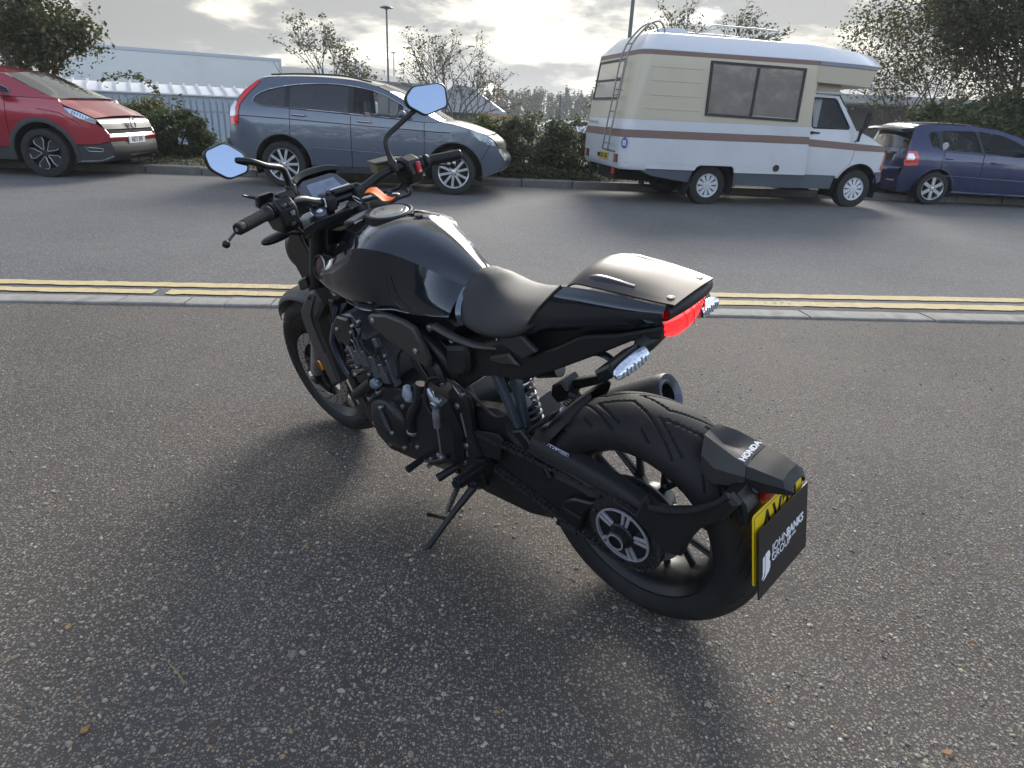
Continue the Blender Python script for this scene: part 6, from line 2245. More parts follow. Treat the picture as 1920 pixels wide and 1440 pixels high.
# sprocket with teeth, machined cover, axle nut
sp = MB()
N = 43
pts = []
for k in range(N * 4):
 a = 2 * math.pi * k / (N * 4)
 r = 0.108 if k % 4 in (0, 3) else 0.1025
 pts.append((r * math.cos(a), 0.32 + r * math.sin(a)))
sp.prism(pts, 0.114, 0.120)
sprocket = sp.build('sprocket', CHAIN, rear_wheel, angle=30)
bolts(rear_wheel, [(0.094 * math.cos(a), 0.121, 0.32 + 0.094 * math.sin(a)) for a in [k * 2 * math.pi / 6 + 0.3 for k in range(6)]], 0.0075, 0.006, CHAIN, name='sprocket_nut')
sc_ = MB()
sc_.lathe([(0.0001, -0.006), (0.074, -0.006), (0.0765, -0.002), (0.0765, 0.0)], (0, 0.1265, 0.32), (0, 1, 0), 64, mi=1)
sc_.lathe([(0.0785, 0.0), (0.0785, 0.004), (0.0735, 0.0045), (0.0735, -0.0045)], (0, 0.1265, 0.32), (0, 1, 0), 64)
cover = sc_.build('sprocket_cover', [MACH, SATIN], rear_wheel, angle=30)
for k in range(5):
 b = MB()
 a = rad(101) + k * 2 * math.pi / 5
 for sg in (-1, 1):
  ur = Vector((math.cos(a), 0, math.sin(a)))
  ut = Vector((-math.sin(a), 0, math.cos(a)))
  p0, p1 = ur * 0.030 + ut * sg * 0.0055, ur * 0.0755 + ut * sg * 0.0085
  w = 0.0036
  q = [(p0 + ut * w), (p0 - ut * w), (p1 - ut * w * 1.25), (p1 + ut * w * 1.25)]
  b.prism([(v.x, 0.32 + v.z) for v in q], 0.1225, 0.1300, ch=0.0008)
 b.build('cover_spoke', MACH, rear_wheel, angle=30)
hn = MB()
hn.lathe([(0.036, -0.012), (0.036, 0.004), (0.033, 0.009), (0.030, 0.010), (0.0275, 0.028), (0.025, 0.031), (0.0175, 0.031), (0.0165, 0.024), (0.0001, 0.023)], (0, 0.127, 0.32), (0, 1, 0), 40)
hn.build('axle_nut', SATIN, rear_wheel, angle=30)
ring = MB()
ring.lathe([(0.0235, 0.0), (0.0235, 0.0015), (0.0195, 0.0015), (0.0195, 0.0)], (0, 0.158, 0.32), (0, 1, 0), 40, closed=True)
ring.build('axle_ring', MACH, rear_wheel, angle=30)

# ---- drive chain -----------------------------------------------------------
R1, R2 = 0.1055, 0.042
C1, C2 = np.array([0.0, 0.32]), np.array([0.545, 0.375])
dvec = C2 - C1
Ld = np.linalg.norm(dvec)
th = math.atan2(dvec[1], dvec[0])
al = math.acos((R1 - R2) / Ld)
path = []
for q in np.linspace(th + al, th + 2 * math.pi - al, 60):
 path.append(C1 + R1 * np.array([math.cos(q), math.sin(q)]))
e0 = path[-1]
s1 = C2 + R2 * np.array([math.cos(th - al), math.sin(th - al)])
for q in np.linspace(th - al, th + al, 24):
 path.append(C2 + R2 * np.array([math.cos(q), math.sin(q)]))
path = np.array(path + [path[0]])
sl = np.concatenate([[0], np.cumsum(np.linalg.norm(np.diff(path, axis=0), axis=1))])
nl = 2 * round(sl[-1] / 0.015875 / 2)
ss = np.linspace(0, sl[-1], nl, endpoint=False)
pin = np.stack([np.interp(ss, sl, path[:, 0]), np.interp(ss, sl, path[:, 1])], 1)
chn = MB()
for k in range(nl):
 p0, p1 = pin[k], pin[(k + 1) % nl]
 d = (p1 - p0) / np.linalg.norm(p1 - p0)
 nn = np.array([-d[1], d[0]])
 w = 0.0068
 out = []
 for a in np.linspace(90, 270, 5):
  out.append(p0 + w * (math.cos(rad(a)) * d + math.sin(rad(a)) * nn))
 out.append((p0 + p1) / 2 - nn * w * 0.62)
 for a in np.linspace(-90, 90, 5):
  out.append(p1 + w * (math.cos(rad(a)) * d + math.sin(rad(a)) * nn))
 out.append((p0 + p1) / 2 + nn * w * 0.62)
 dy = 0.0092 if k % 2 else 0.0066
 for sg in (-1, 1):
  y = 0.117 + sg * dy
  chn.prism(out, y - 0.0011, y + 0.0011)
 chn.lathe([(0.0001, 0.0115), (0.0026, 0.0115), (0.003, 0.0105), (0.003, -0.0105)], (p0[0], 0.117, p0[1]), (0, 1, 0), 8)
 chn.lathe([(0.005, 0.0055), (0.005, -0.0055)], (p0[0], 0.117, p0[1]), (0, 1, 0), 8)
chn.build('drive_chain', CHAIN, bike, angle=30)

# ---- front wheel -----------------------------------------------------------
fw = MB()
fr = [(0.226, 0.050), (0.229, 0.045), (0.217, 0.038), (0.206, 0.028), (0.202, 0.0), (0.206, -0.028), (0.217, -0.038), (0.229, -0.045), (0.226, -0.050),
      (0.219, -0.049), (0.208, -0.038), (0.194, -0.024), (0.190, 0.0), (0.194, 0.024), (0.208, 0.038), (0.219, 0.049)]
fw.lathe(fr, (1.455, 0, 0.30), (0, -1, 0), 80, closed=True)
fw.lathe([(0.0001, 0.045), (0.028, 0.045), (0.034, 0.02), (0.034, -0.02), (0.028, -0.045), (0.0001, -0.045)], (1.455, 0, 0.30), (0, -1, 0), 28)
fw.map(steer)
front_wheel = fw.build('front_wheel', SATIN, bike, angle=30)
y_spokes('spoke', (1.455, 0, 0.30), 0.03, 0.2, 0.095, 0.0, 0.0, 7, front_wheel, SATIN, ph=0.1, tf=steer, w0=0.015, w1=0.009)
fp = [(0.219, 0.047), (0.230, 0.056), (0.246, 0.0605), (0.262, 0.0580), (0.279, 0.046), (0.2925, 0.026), (0.2985, 0.009), (0.2995, 0.0)]
tyre_mesh('tyre', (1.455, 0, 0.30), fp + [(r, -y) for r, y in fp[-2::-1]], 500, GRV[:3], 12, front_wheel, tf=_SM, nprof=4, gw=0.004)
for sg in (1, -1):
 d = MB()
 d.lathe([(0.112, -0.0022), (0.155, -0.0022), (0.155, 0.0022), (0.112, 0.0022)], (1.455, sg * 0.066, 0.30), (0, 1, 0), 72, closed=True)
 for k in range(60):
  a = k * 2 * math.pi / 60
  r = (0.120, 0.130, 0.140, 0.148)[k % 4]
  d.disc((1.455 + r * math.cos(a), sg * 0.0687, 0.30 + r * math.sin(a)), 0.0036, (0, 1, 0), 0.0015, 8, 1)
 for k in range(6):
  a = k * math.pi / 3
  d.tube([(1.455 + 0.03 * math.cos(a), sg * 0.05, 0.30 + 0.03 * math.sin(a)), (1.455 + 0.115 * math.cos(a + 0.2), sg * 0.064, 0.30 + 0.115 * math.sin(a + 0.2))], 0.007, 6, mi=2)
 d.map(steer)
 d.build('brake_disc', [STEEL, GROOVE, SATIN], front_wheel, angle=30)

# ---- front fork, brake caliper, mudguard ------------------------------------
FA = Vector((-0.328, 0, 0.658)).normalized()
for sg in (1, -1):
 f = MB()
 b0 = Vector((1.432, sg * 0.105, 0.315))
 f.lathe([(0.0001, 0.0), (0.021, 0.0), (0.0215, 0.02), (0.0215, 0.30)], b0, FA, 24, mi=1)
 f.lathe([(0.0215, 0.27), (0.0285, 0.27), (0.0300, 0.285), (0.0300, 0.46), (0.0275, 0.475), (0.0275, 0.735), (0.0255, 0.740), (0.0245, 0.748), (0.0001, 0.748)], b0, FA, 28)
 f.box(Vector((1.455, sg * 0.098, 0.305)), (0.055, 0.030, 0.085), Euler((0, rad(-26), 0)))
 f.map(steer)
 f.build('fork_leg', [SATIN, STEEL], bike, angle=35, bev=0.003)
 cp = MB()
 c0 = b0 + FA * 0.748
 cp.lathe([(0.0245, -0.004), (0.0245, 0.004), (0.0215, 0.007), (0.014, 0.0072), (0.0135, 0.0045), (0.0001, 0.0045)], c0, FA, 32)
 cp.lathe([(0.0128, 0.0046), (0.0128, 0.009), (0.0085, 0.0115), (0.0001, 0.0115)], c0, FA, 24, mi=1)
 cp.build('fork_cap', [ALU, CHROME], bike, angle=35)
 # caliper ahead of / behind the leg
 k = MB()
 k.prism([(1.43, 0.40), (1.405, 0.425), (1.345, 0.40), (1.325, 0.35), (1.335, 0.29), (1.365, 0.262), (1.39, 0.28), (1.385, 0.33), (1.40, 0.37)], sg * 0.055, sg * 0.108, ch=0.006)
 k.tube([(1.37, sg * 0.085, 0.40), (1.36, sg * 0.112, 0.37), (1.355, sg * 0.112, 0.31), (1.365, sg * 0.09, 0.275)], 0.010, 8, sm=3)
 k.map(steer)
 cal = k.build('brake_caliper', SATIN, bike, angle=30, bev=0.002)
 # axle pinch / end
 a = MB()
 a.lathe([(0.0001, 0.020), (0.010, 0.020), (0.012, 0.016), (0.014, 0.016), (0.018, 0.012), (0.018, -0.01)], (1.455, sg * 0.105, 0.30), (0, sg, 0), 20)
 a.map(steer)
 a.build('axle_end', CHROME, bike, angle=30)
am = MB()
am.disc((1.352, 0.119, 0.379), 0.021, (0.15, 1, 0.0), 0.010, 24, 0, 0.002)
am.box((1.352, 0.1265, 0.379), (0.006, 0.004, 0.036), Euler((0, 0.5, 0)), mi=1)
am.map(steer)
am.build('side_reflector', [AMBER, mat('reflector rib', (0.12, 0.05, 0.01), 0.4)], bike, angle=30)

# fork shroud that carries the mudguard (broad matt grey blade)
for sg in (1, -1):
 s = MB()
 s.prism([(1.200, 0.722), (1.232, 0.715), (1.352, 0.612), (1.358, 0.585), (1.350, 0.520), (1.336, 0.455), (1.258, 0.330), (1.205, 0.362), (1.222, 0.467), (1.240, 0.555), (1.238, 0.600), (1.172, 0.668), (1.176, 0.690)], sg * 0.085, sg * 0.146, ch=0.010, fn=lambda v: (v[0], v[1] * (1 - 0.9 * max(0, v[0] - 1.27)) , v[2]))
 s.tube([(1.195, sg * 0.146, 0.705), (1.243, sg * 0.148, 0.645), (1.258, sg * 0.148, 0.600), (1.252, sg * 0.148, 0.555), (1.236, sg * 0.147, 0.480)], 0.004, 6, sm=4)
 s.map(steer)
 s.build('fork_shroud', PLASTG if sg > 0 else PLAST, bike, angle=40)
bolts(bike, [steer(Vector((1.235, 0.1455, 0.690)))], 0.007, 0.004, SATIN, name='shroud_bolt')
mg = MB()
ctrl = []
for a in np.linspace(rad(28), rad(128), 9):
 row = []
 tp = 1.0 - 0.35 * abs((a - rad(85)) / rad(50)) ** 2.5
 for t, rr in ((-1, 0.296), (-0.86, 0.312), (-0.5, 0.3235), (0, 0.327), (0.5, 0.3235), (0.86, 0.312), (1, 0.296)):
  row.append((1.455 + rr * math.cos(a), 0.074 * t * tp, 0.30 + rr * math.sin(a)))
 ctrl.append(row)
mg.grid(surf(ctrl, 4, 4), flip=False, thick=0.003)
mg.map(steer)
mg.build('front_mudguard', PLASTG, bike, angle=40, fix=False)

# ---- steering head: yokes, handlebar, controls ------------------------------
yk = MB()
top = Vector((1.127, 0, 0.952))
yk.prism([(1.078, -0.140), (1.14, -0.148), (1.172, -0.130), (1.160, -0.06), (1.175, 0.0), (1.160, 0.06), (1.172, 0.130), (1.14, 0.148), (1.078, 0.140), (1.055, 0.06), (1.05, 0.0), (1.055, -0.06)],
         -0.016, 0.016, plane='xy', ch=0.005, fn=lambda v: (v[0] + v[2] * 0.0, v[1], 0.932 + v[2] - (v[0] - 1.127) * 0.45))
yk.lathe([(0.0001, 0.03), (0.017, 0.03), (0.019, 0.026), (0.019, 0.0)], (1.085, 0, 0.955), FA, 24)
yk.build('top_yoke', SATIN, bike, angle=35)
ly = MB()
ly.prism([(1.23, -0.14), (1.29, -0.14), (1.31, 0.0), (1.29, 0.14), (1.23, 0.14), (1.20, 0.0)], -0.02, 0.02, plane='xy', ch=0.006, fn=lambda v: (v[0], v[1], 0.735 + v[2] - (v[0] - 1.25) * 0.45))
ly.build('lower_yoke', SATIN, bike, angle=35)
hb = MB()
half = [(1.122, 0.0, 0.998), (1.120, 0.06, 1.000), (1.110, 0.105, 1.014), (1.092, 0.150, 1.034), (1.075, 0.195, 1.043), (1.046, 0.28, 1.044), (1.004, 0.385, 1.042)]
pth = [(x, -y, z) for x, y, z in half[:0:-1]] + half
hb.tube(pth, [0.011] * 2 + [0.0115] + [0.0145] * 7 + [0.0115] + [0.011] * 2, 16, sm=6)
hb.build('handlebar', SATIN, bike, angle=60)
cl = MB()
for sg in (1, -1):
 cl.prism([(1.094, 0.975), (1.150, 0.964), (1.157, 1.006), (1.143, 1.022), (1.108, 1.026), (1.092, 1.012)], sg * 0.034, sg * 0.072, ch=0.006)
 cl.tube([(1.120, sg * 0.053, 0.98), (1.128, sg * 0.053, 0.945)], 0.016, 12)
cl.box((1.1215, 0, 1.022), (0.052, 0.075, 0.014), Euler((0, rad(12), 0)))
cl.build('bar_clamp', PLAST, bike, angle=35, bev=0.003)
ck = MB()
for p in (catmull(np.array([(0.021, -0.0045), (0.021, 0.0045), (-0.021, 0.0045), (-0.021, -0.0045)]), 1, True),):
 pass
loop = [(0.0065 * math.sin(a), 0.027 * (1 if math.cos(a) > 0 else -1) + 0.0065 * math.cos(a)) for a in np.linspace(0, 2 * math.pi, 24, endpoint=False)]
ck.tube([(1.1205 + u, v, 1.0305 - u * 0.2) for u, v in loop], 0.0021, 6, closed=True)
ck.tube([(1.103 + 0.004 * math.sin(a), 0.0735, 1.004 + (0.009 if math.cos(a) > 0 else -0.009) + 0.004 * math.cos(a)) for a in np.linspace(0, 2 * math.pi, 16, endpoint=False)], 0.002, 6, closed=True)
ck.build('clamp_trim', WHITE, bike, angle=60)
bolts(bike, [(1.108, sg * 0.053, 1.026) for sg in (1, -1)] + [(1.144, sg * 0.053, 1.018) for sg in (1, -1)], 0.007, 0.004, SATIN, (0, 0, 1), 'clamp_bolt')

hb_v = Vector(half[-1]) - Vector(half[-2])
for sg in (1, -1):
 m = lambda p: Vector((p[0], sg * p[1], p[2]))
 e0, e1 = Vector((1.036, 0.305, 1.0435)), Vector(half[-1])
 ax = (e1 - e0).normalized()
 g = MB()
 prof = [(0.0115, -0.012), (0.021, -0.012), (0.0225, -0.006), (0.0205, 0.0), (0.0165, 0.004)]
 for k in range(14):
  h = 0.006 + k * 0.0058
  prof += [(0.0168, h), (0.0168, h + 0.0035), (0.0160, h + 0.0040), (0.0160, h + 0.0052)]
 prof += [(0.0172, 0.088), (0.0172, 0.092), (0.0115, 0.092)]
 off = Vector((0, 0, 0))
 g.lathe([(r, h) for r, h in prof], m(e0 + ax * -0.010 + off), m(ax), 24)
 g.build('grip', HOSE, bike, angle=30)
 w = MB()
 w.lathe([(0.0115, 0.0), (0.0155, 0.0), (0.0165, 0.003), (0.0165, 0.020), (0.0140, 0.024), (0.0001, 0.024)], m(e1 + ax * -0.004), m(ax), 24)
 w.lathe([(0.0055, 0.0241), (0.0055, 0.0258), (0.0001, 0.0258)], m(e1 + ax * -0.004), m(ax), 12, mi=1)
 w.build('bar_end_weight', [SATIN, STEEL], bike, angle=30)

# left switch block, horn and light switches
sw = MB()
sw.prism([(1.100, 0.976), (1.118, 0.998), (1.116, 1.040), (1.085, 1.072), (1.045, 1.070), (1.020, 1.045), (1.022, 0.998), (1.048, 0.974)], 0.205, 0.262, ch=0.007)
sw.tube([(1.062, 0.262, 1.043), (1.056, 0.276, 1.043)], 0.024, 18)
sw.prism([(1.112, 1.052), (1.082, 1.080), (1.058, 1.082), (1.050, 1.060), (1.09, 1.03)], 0.185, 0.236, ch=0.006)
lsw = sw.build('switch_block', SATIN, bike, angle=35, bev=0.002)
for (x, y, z, dx, dz, mm) in ((1.018, 0.228, 1.030, 0.012, 0.016, ALU), (1.019, 0.248, 1.056, 0.010, 0.010, PLASTG), (1.019, 0.228, 1.056, 0.010, 0.010, PLASTG), (1.019, 0.235, 1.002, 0.014, 0.013, PLAST)):
 b = MB()
 b.box((x, y, z), (0.010, 0.014, dz), Euler((0, 0.25, 0)))
 b.build('switch_button', mm, lsw, bev=0.003)
b = MB()
b.tube([(1.045, 0.205, 1.000), (1.030, 0.188, 1.000), (1.020, 0.170, 1.010)], [0.006, 0.0055, 0.007], 8, sm=2)
b.build('high_beam_switch', mat('pale grey plastic', (0.35, 0.36, 0.37), 0.45), lsw, angle=50)
hk = MB()
hk.tube([(1.105, 0.275, 1.075), (1.122, 0.292, 1.082), (1.112, 0.310, 1.092)], [0.006, 0.004, 0.003], 8, sm=3)
hk.prism([(1.118, 1.05), (1.10, 1.085), (1.075, 1.086), (1.09, 1.045)], 0.235, 0.285, ch=0.005)
hk.build('clutch_holder', SATIN, bike, angle=35, bev=0.002)


def lever(sg, tipx, name):
 l = MB()
 q = [(1.098, sg * 0.250, 1.035), (1.120, sg * 0.285, 1.030), (1.110, sg * 0.335, 1.018), (1.085, sg * 0.385, 1.005), (1.062, sg * 0.418, 0.996)]
 l.tube(q, [0.008, 0.0085, 0.0065, 0.0055, 0.006], 10, sm=4, flat=0.7)
 l.lathe([(0.0001, 0.011)] + [(0.011 * math.sin(a), 0.011 * math.cos(a)) for a in np.linspace(0.3, 2.8, 8)] + [(0.0001, -0.011)], q[-1], (0, 0, 1), 14)
 l.build(name, SATIN, bike, angle=50)


lever(1, 0, 'clutch_lever')
lever(-1, 0, 'brake_lever')
# right switch block with red kill switch, brake reservoir
sw = MB()
sw.prism([(1.105, 0.985), (1.118, 1.020), (1.108, 1.062), (1.075, 1.072), (1.042, 1.060), (1.030, 1.020), (1.042, 0.988), (1.075, 0.975)], -0.270, -0.210, ch=0.008)
sw.tube([(1.058, -0.270, 1.036), (1.052, -0.284, 1.036)], 0.026, 18)
rsw = sw.build('switch_block', SATIN, bike, angle=35, bev=0.002)
b = MB()
b.box((1.030, -0.247, 1.036), (0.012, 0.018, 0.036), Euler((0, 0.12, 0)))
b.build('kill_switch', REDSW, rsw, bev=0.004)
b = MB()
b.box((1.0255, -0.247, 1.026), (0.006, 0.012, 0.010), Euler((0, 0.12, 0)))
b.build('kill_switch_mark', mat('pale red', (0.62, 0.36, 0.38), 0.5), rsw, bev=0.002)
rs = MB()
rs.prism([(1.105, -0.235), (1.160, -0.225), (1.172, -0.160), (1.120, -0.150), (1.100, -0.19)], 1.030, 1.058, plane='xy', ch=0.003)
rs.prism([(1.100, -0.240), (1.165, -0.230), (1.178, -0.155), (1.118, -0.145), (1.095, -0.19)], 1.058, 1.067, plane='xy', mi=1, ch=0.002)
rs.tube([(1.11, -0.215, 1.045), (1.095, -0.24, 1.03), (1.09, -0.26, 1.04)], 0.012, 10, sm=2)
rs.build('brake_reservoir', [mat('brake fluid amber', (0.11, 0.09, 0.035), 0.3), PLASTG], bike, angle=35, bev=0.002)
cab = MB()
cab.tube([(1.10, -0.225, 0.985), (1.125, -0.215, 0.965), (1.15, -0.17, 0.962), (1.17, -0.11, 0.955), (1.20, -0.06, 0.90)], 0.0055, 8, sm=5)
cab.tube([(1.09, -0.24, 0.98), (1.075, -0.228, 0.950), (1.10, -0.19, 0.94), (1.16, -0.08, 0.90)], 0.0045, 8, sm=5)
cab.tube([(1.105, -0.205, 1.03), (1.16, -0.15, 1.00), (1.23, -0.10, 0.90), (1.28, -0.08, 0.76)], 0.005, 8, sm=5)
cab.tube([(1.105, 0.21, 1.03), (1.16, 0.16, 1.00), (1.215, 0.13, 0.93), (1.20, 0.12, 0.85), (1.10, 0.13, 0.80), (1.02, 0.12, 0.80)], 0.0055, 8, sm=5)
cab.tube([(1.08, 0.22, 0.985), (1.12, 0.18, 0.96), (1.19, 0.12, 0.90), (1.17, 0.10, 0.82), (1.06, 0.11, 0.79), (1.0, 0.1, 0.80)], 0.0045, 8, sm=5)
cab.tube([(1.16, 0.09, 0.90), (1.12, 0.11, 0.84), (1.04, 0.115, 0.815), (0.98, 0.10, 0.83)], 0.004, 8, sm=5)
cab.build('control_cable', HOSE, bike, angle=60)
jn = MB()
jn.tube([(1.09, -0.232, 0.965), (1.083, -0.232, 0.955)], [0.012, 0.010], 10)
jn.tube([(1.135, -0.198, 0.960), (1.142, -0.185, 0.960)], [0.008, 0.008], 10)
jn.build('cable_joint', ALU, bike, angle=40)

# ---- mirrors ---------------------------------------------------------------
for sg, ctr, poly, stem in (
  (1, (1.030, 0.357, 1.203), [(0.050, 0.034), (-0.011, 0.044), (-0.050, 0.004), (-0.043, -0.038), (0.015, -0.044), (0.052, -0.008)],
         [(1.072, 0.185, 1.058), (1.073, 0.184, 1.085), (1.070, 0.190, 1.115), (1.048, 0.210, 1.146), (1.020, 0.262, 1.167), (1.012, 0.305, 1.190), (1.030, 0.335, 1.198)]),
  (-1, (1.062, -0.346, 1.222), [(0.071, 0.018), (0.035, 0.044), (-0.069, 0.038), (-0.086, 0.022), (-0.074, -0.036), (0.018, -0.048), (0.073, -0.007)],
         [(1.068, -0.182, 1.035), (1.074, -0.180, 1.060), (1.084, -0.181, 1.085), (1.092, -0.183, 1.110), (1.098, -0.195, 1.137), (1.092, -0.250, 1.165), (1.078, -0.295, 1.190), (1.070, -0.33, 1.205)])):
 n = Vector((-0.965, 0.03 if sg > 0 else 0.05, 0.255)).normalized() if sg > 0 else Vector((-0.95, 0.12, 0.27)).normalized()
 v = Vector((0, 0, 1))
 v = (v - n * n.z).normalized()
 u = v.cross(n)                                              # local +u = -y side
 C = Vector(ctr)
 # poly was read as (dy, dz)
 ps = [Vector((-a, b)) for a, b in poly]
 q = catmull(np.array([(p.x, p.y) for p in ps]), 1, True)
 q2 = []
 k = len(ps)
 for i in range(k):
  a, b, c = ps[i - 1], ps[i], ps[(i + 1) % k]
  for t in (0.30, 0.18, 0.08):
   q2.append(b + (a - b) * t * 0.9)
  q2.append(b + (a - b) * 0.02 + (c - b) * 0.02)
  for t in (0.08, 0.18, 0.30):
   q2.append(b + (c - b) * t * 0.9)
 sm = []
 for i in range(k):
  a, b, c = ps[i - 1], ps[i], ps[(i + 1) % k]
  la = min(0.014, (a - b).length * 0.4)
  p0, p1 = b + (a - b).normalized() * la, b + (c - b).normalized() * la
  for t in (0, 0.25, 0.5, 0.75, 1.0):
   sm.append(p0 * (1 - t) ** 2 + b * 2 * t * (1 - t) + p1 * t * t)

 def place(vv):
  return C + u * vv[0] + v * vv[1] + n * vv[2]
 hs = MB()
 rings = []
 for s_, d_ in ((1.0, 0.004), (1.04, 0.001), (1.04, -0.006), (0.92, -0.018), (0.6, -0.030), (0.15, -0.034)):
  rings.append([place((p.x * s_, p.y * s_, d_)) for p in sm])
 hs.grid(np.array(rings)[:, ::-1] if False else np.array(rings), closed_v=True, flip=True)
 hs.add(rings[-1], [tuple(range(len(sm)))])
 inner = [place((p.x * 0.94, p.y * 0.94, 0.004)) for p in sm]
 kk = len(sm)
 hs.add(rings[0] + inner, [(i, (i + 1) % kk, kk + (i + 1) % kk, kk + i) for i in range(kk)])
 mh = hs.build('mirror', SATIN, bike, angle=40, fix=True)
 gl = MB()
 gl.add([place((p.x * 0.945, p.y * 0.945, 0.0032)) for p in sm], [tuple(range(kk))])
 g = gl.build('mirror_glass', MIRROR, mh, smooth=False)
 st = MB()
 kn = len(stem)
 st.tube(stem, [0.012, 0.012] + [0.0085] * (kn - 4) + [0.0085, 0.009], 12, sm=5)
 st.lathe([(0.0001, 0.0), (0.014, 0.0), (0.0155, 0.006), (0.0155, 0.030), (0.013, 0.034)], stem[0], Vector(stem[1]) - Vector(stem[0]), 16)
 st.build('mirror_stem', SATIN, mh, angle=50)

# ---- instrument display ----------------------------------------------------
dsh = MB()
dn = Vector((-0.62, 0, 0.78)).normalized()
dv = Vector((0.78, 0, 0.62)).normalized()
DC = Vector((1.192, 0.010, 1.018))


def dpl(p, h):
 return DC + Vector((0, -p[0], 0)) + dv * p[1] + dn * h


outl = [(-0.088, -0.020), (-0.080, -0.044), (0.078, -0.044), (0.088, -0.022), (0.070, 0.040), (0.052, 0.050), (-0.052, 0.050), (-0.070, 0.040)]


def ringd(s_, h):
 return [dpl((a * s_, b * s_), h) for a, b in outl]


rr = [ringd(0.96, 0.006), ringd(1.0, 0.003), ringd(1.02, -0.012), ringd(0.85, -0.034)]
dsh.grid(np.array([[tuple(v) for v in r] for r in rr]), closed_v=True)
k = len(outl)
dsh.add(rr[0], [tuple(range(k))])
dsh.add(rr[-1], [tuple(range(k))])
dash = dsh.build('instrument_display', SCRB, bike, angle=35, fix=True)
sc2 = MB()
scr = [(-0.062, -0.030), (0.058, -0.030), (0.050, 0.030), (-0.050, 0.030)]
sc2.add([dpl(p, 0.0066) for p in scr], [(0, 1, 2, 3)])
sc2.build('screen', SCREEN, dash, smooth=False, fix=True)
dg = MB()
for c0, r in (((-0.022, -0.004), 0.021),):
 for a in np.arange(-40, 221, 10):
  p0 = (c0[0] + r * math.cos(rad(a)), c0[1] + r * math.sin(rad(a)))
  p1 = (c0[0] + (r - 0.003) * math.cos(rad(a)), c0[1] + (r - 0.003) * math.sin(rad(a)))
  t = (-math.sin(rad(a)) * 0.0006, math.cos(rad(a)) * 0.0006)
  dg.add([dpl((p0[0] + t[0], p0[1] + t[1]), 0.0071), dpl((p0[0] - t[0], p0[1] - t[1]), 0.0071), dpl((p1[0] - t[0], p1[1] - t[1]), 0.0071), dpl((p1[0] + t[0], p1[1] + t[1]), 0.0071)], [(0, 1, 2, 3)])
for x0, y0, x1, y1 in ((0.012, 0.004, 0.020, 0.020), (0.024, 0.004, 0.032, 0.020), (0.008, -0.020, 0.044, -0.018)):
 for a, b, c, d in ((x0, y0, x1, y0 + 0.0014), (x0, y1 - 0.0014, x1, y1), (x0, y0, x0 + 0.0012, y1), (x1 - 0.0012, y0, x1, y1)):
  dg.add([dpl((a, b), 0.0070), dpl((c, b), 0.0070), dpl((c, d), 0.0070), dpl((a, d), 0.0070)], [(0, 1, 2, 3)])
dg.build('screen_graphics', mat('display digits', (0.06, 0.085, 0.13), 0.4), dash, smooth=False, fix=True)
dc = MB()
ctrl = []
for t in np.linspace(-1, 1, 9):
 y = -0.085 * t
 f_ = 1 - abs(t) ** 3
 ctrl.append([(1.192 + 0.030 + 0.02 * f_, y, 1.052 + 0.010 * f_), (1.235 + 0.03 * f_, y * 1.02, 1.062 + 0.014 * f_), (1.270 + 0.05 * f_, y * 0.98, 1.022 + 0.01 * f_), (1.275 + 0.05 * f_, y * 0.9, 0.93)])
dc.grid(surf(ctrl, 3, 5), thick=0.003)
dc.build('display_cowl', PLAST, bike, angle=50, fix=True)

# ---- headlight, front indicators -------------------------------------------
hl = MB()
HA = Vector((-1, 0, 0.10)).normalized()
hl.lathe([(0.094, -0.02), (0.098, 0.0), (0.096, 0.03), (0.080, 0.075), (0.055, 0.105), (0.03, 0.12), (0.0001, 0.122)], (1.385, 0, 0.800), HA, 40)
hl.lathe([(0.094, -0.02), (0.085, -0.03), (0.0001, -0.045)], (1.385, 0, 0.800), HA, 40, mi=1)
for sg in (1, -1):
 hl.prism([(1.25, 0.93), (1.32, 0.90), (1.37, 0.84), (1.36, 0.76), (1.33, 0.70), (1.27, 0.72), (1.24, 0.80)], sg * 0.085, sg * 0.098, ch=0.003)
hl.build('headlight', [SATIN, CLEAR], bike, angle=40)
for sg in (1, -1):
 i = MB()
 i.tube([(1.225, sg * 0.11, 0.905), (1.205, sg * 0.17, 0.925)], [0.012, 0.010], 10, flat=0.7)
 ctrl = []
 for t, w, h in ((0.0, 0.010, 0.008), (0.015, 0.019, 0.013), (0.055, 0.022, 0.014), (0.085, 0.019, 0.011), (0.098, 0.010, 0.006), (0.102, 0.001, 0.001)):
  c = Vector((1.200 - 0.12 * t, sg * (0.165 + t), 0.927 - 0.02 * t))
  ctrl.append([tuple(c + Vector((w * math.cos(a), 0, h * math.sin(a)))) for a in np.linspace(0, 2 * math.pi, 12, endpoint=False)])
 i.grid(surf(ctrl, 3, 1), closed_v=True, flip=(sg < 0))
 fi = i.build('front_indicator', SATIN, bike, angle=50, fix=True)
 l = MB()
 l.tube([(1.186, sg * 0.175, 0.935), (1.181, sg * 0.215, 0.936), (1.180, sg * 0.25, 0.932)], [0.006, 0.009, 0.004], 8, sm=3, flat=0.8)
 l.build('indicator_trim', PLASTG, fi, angle=60)
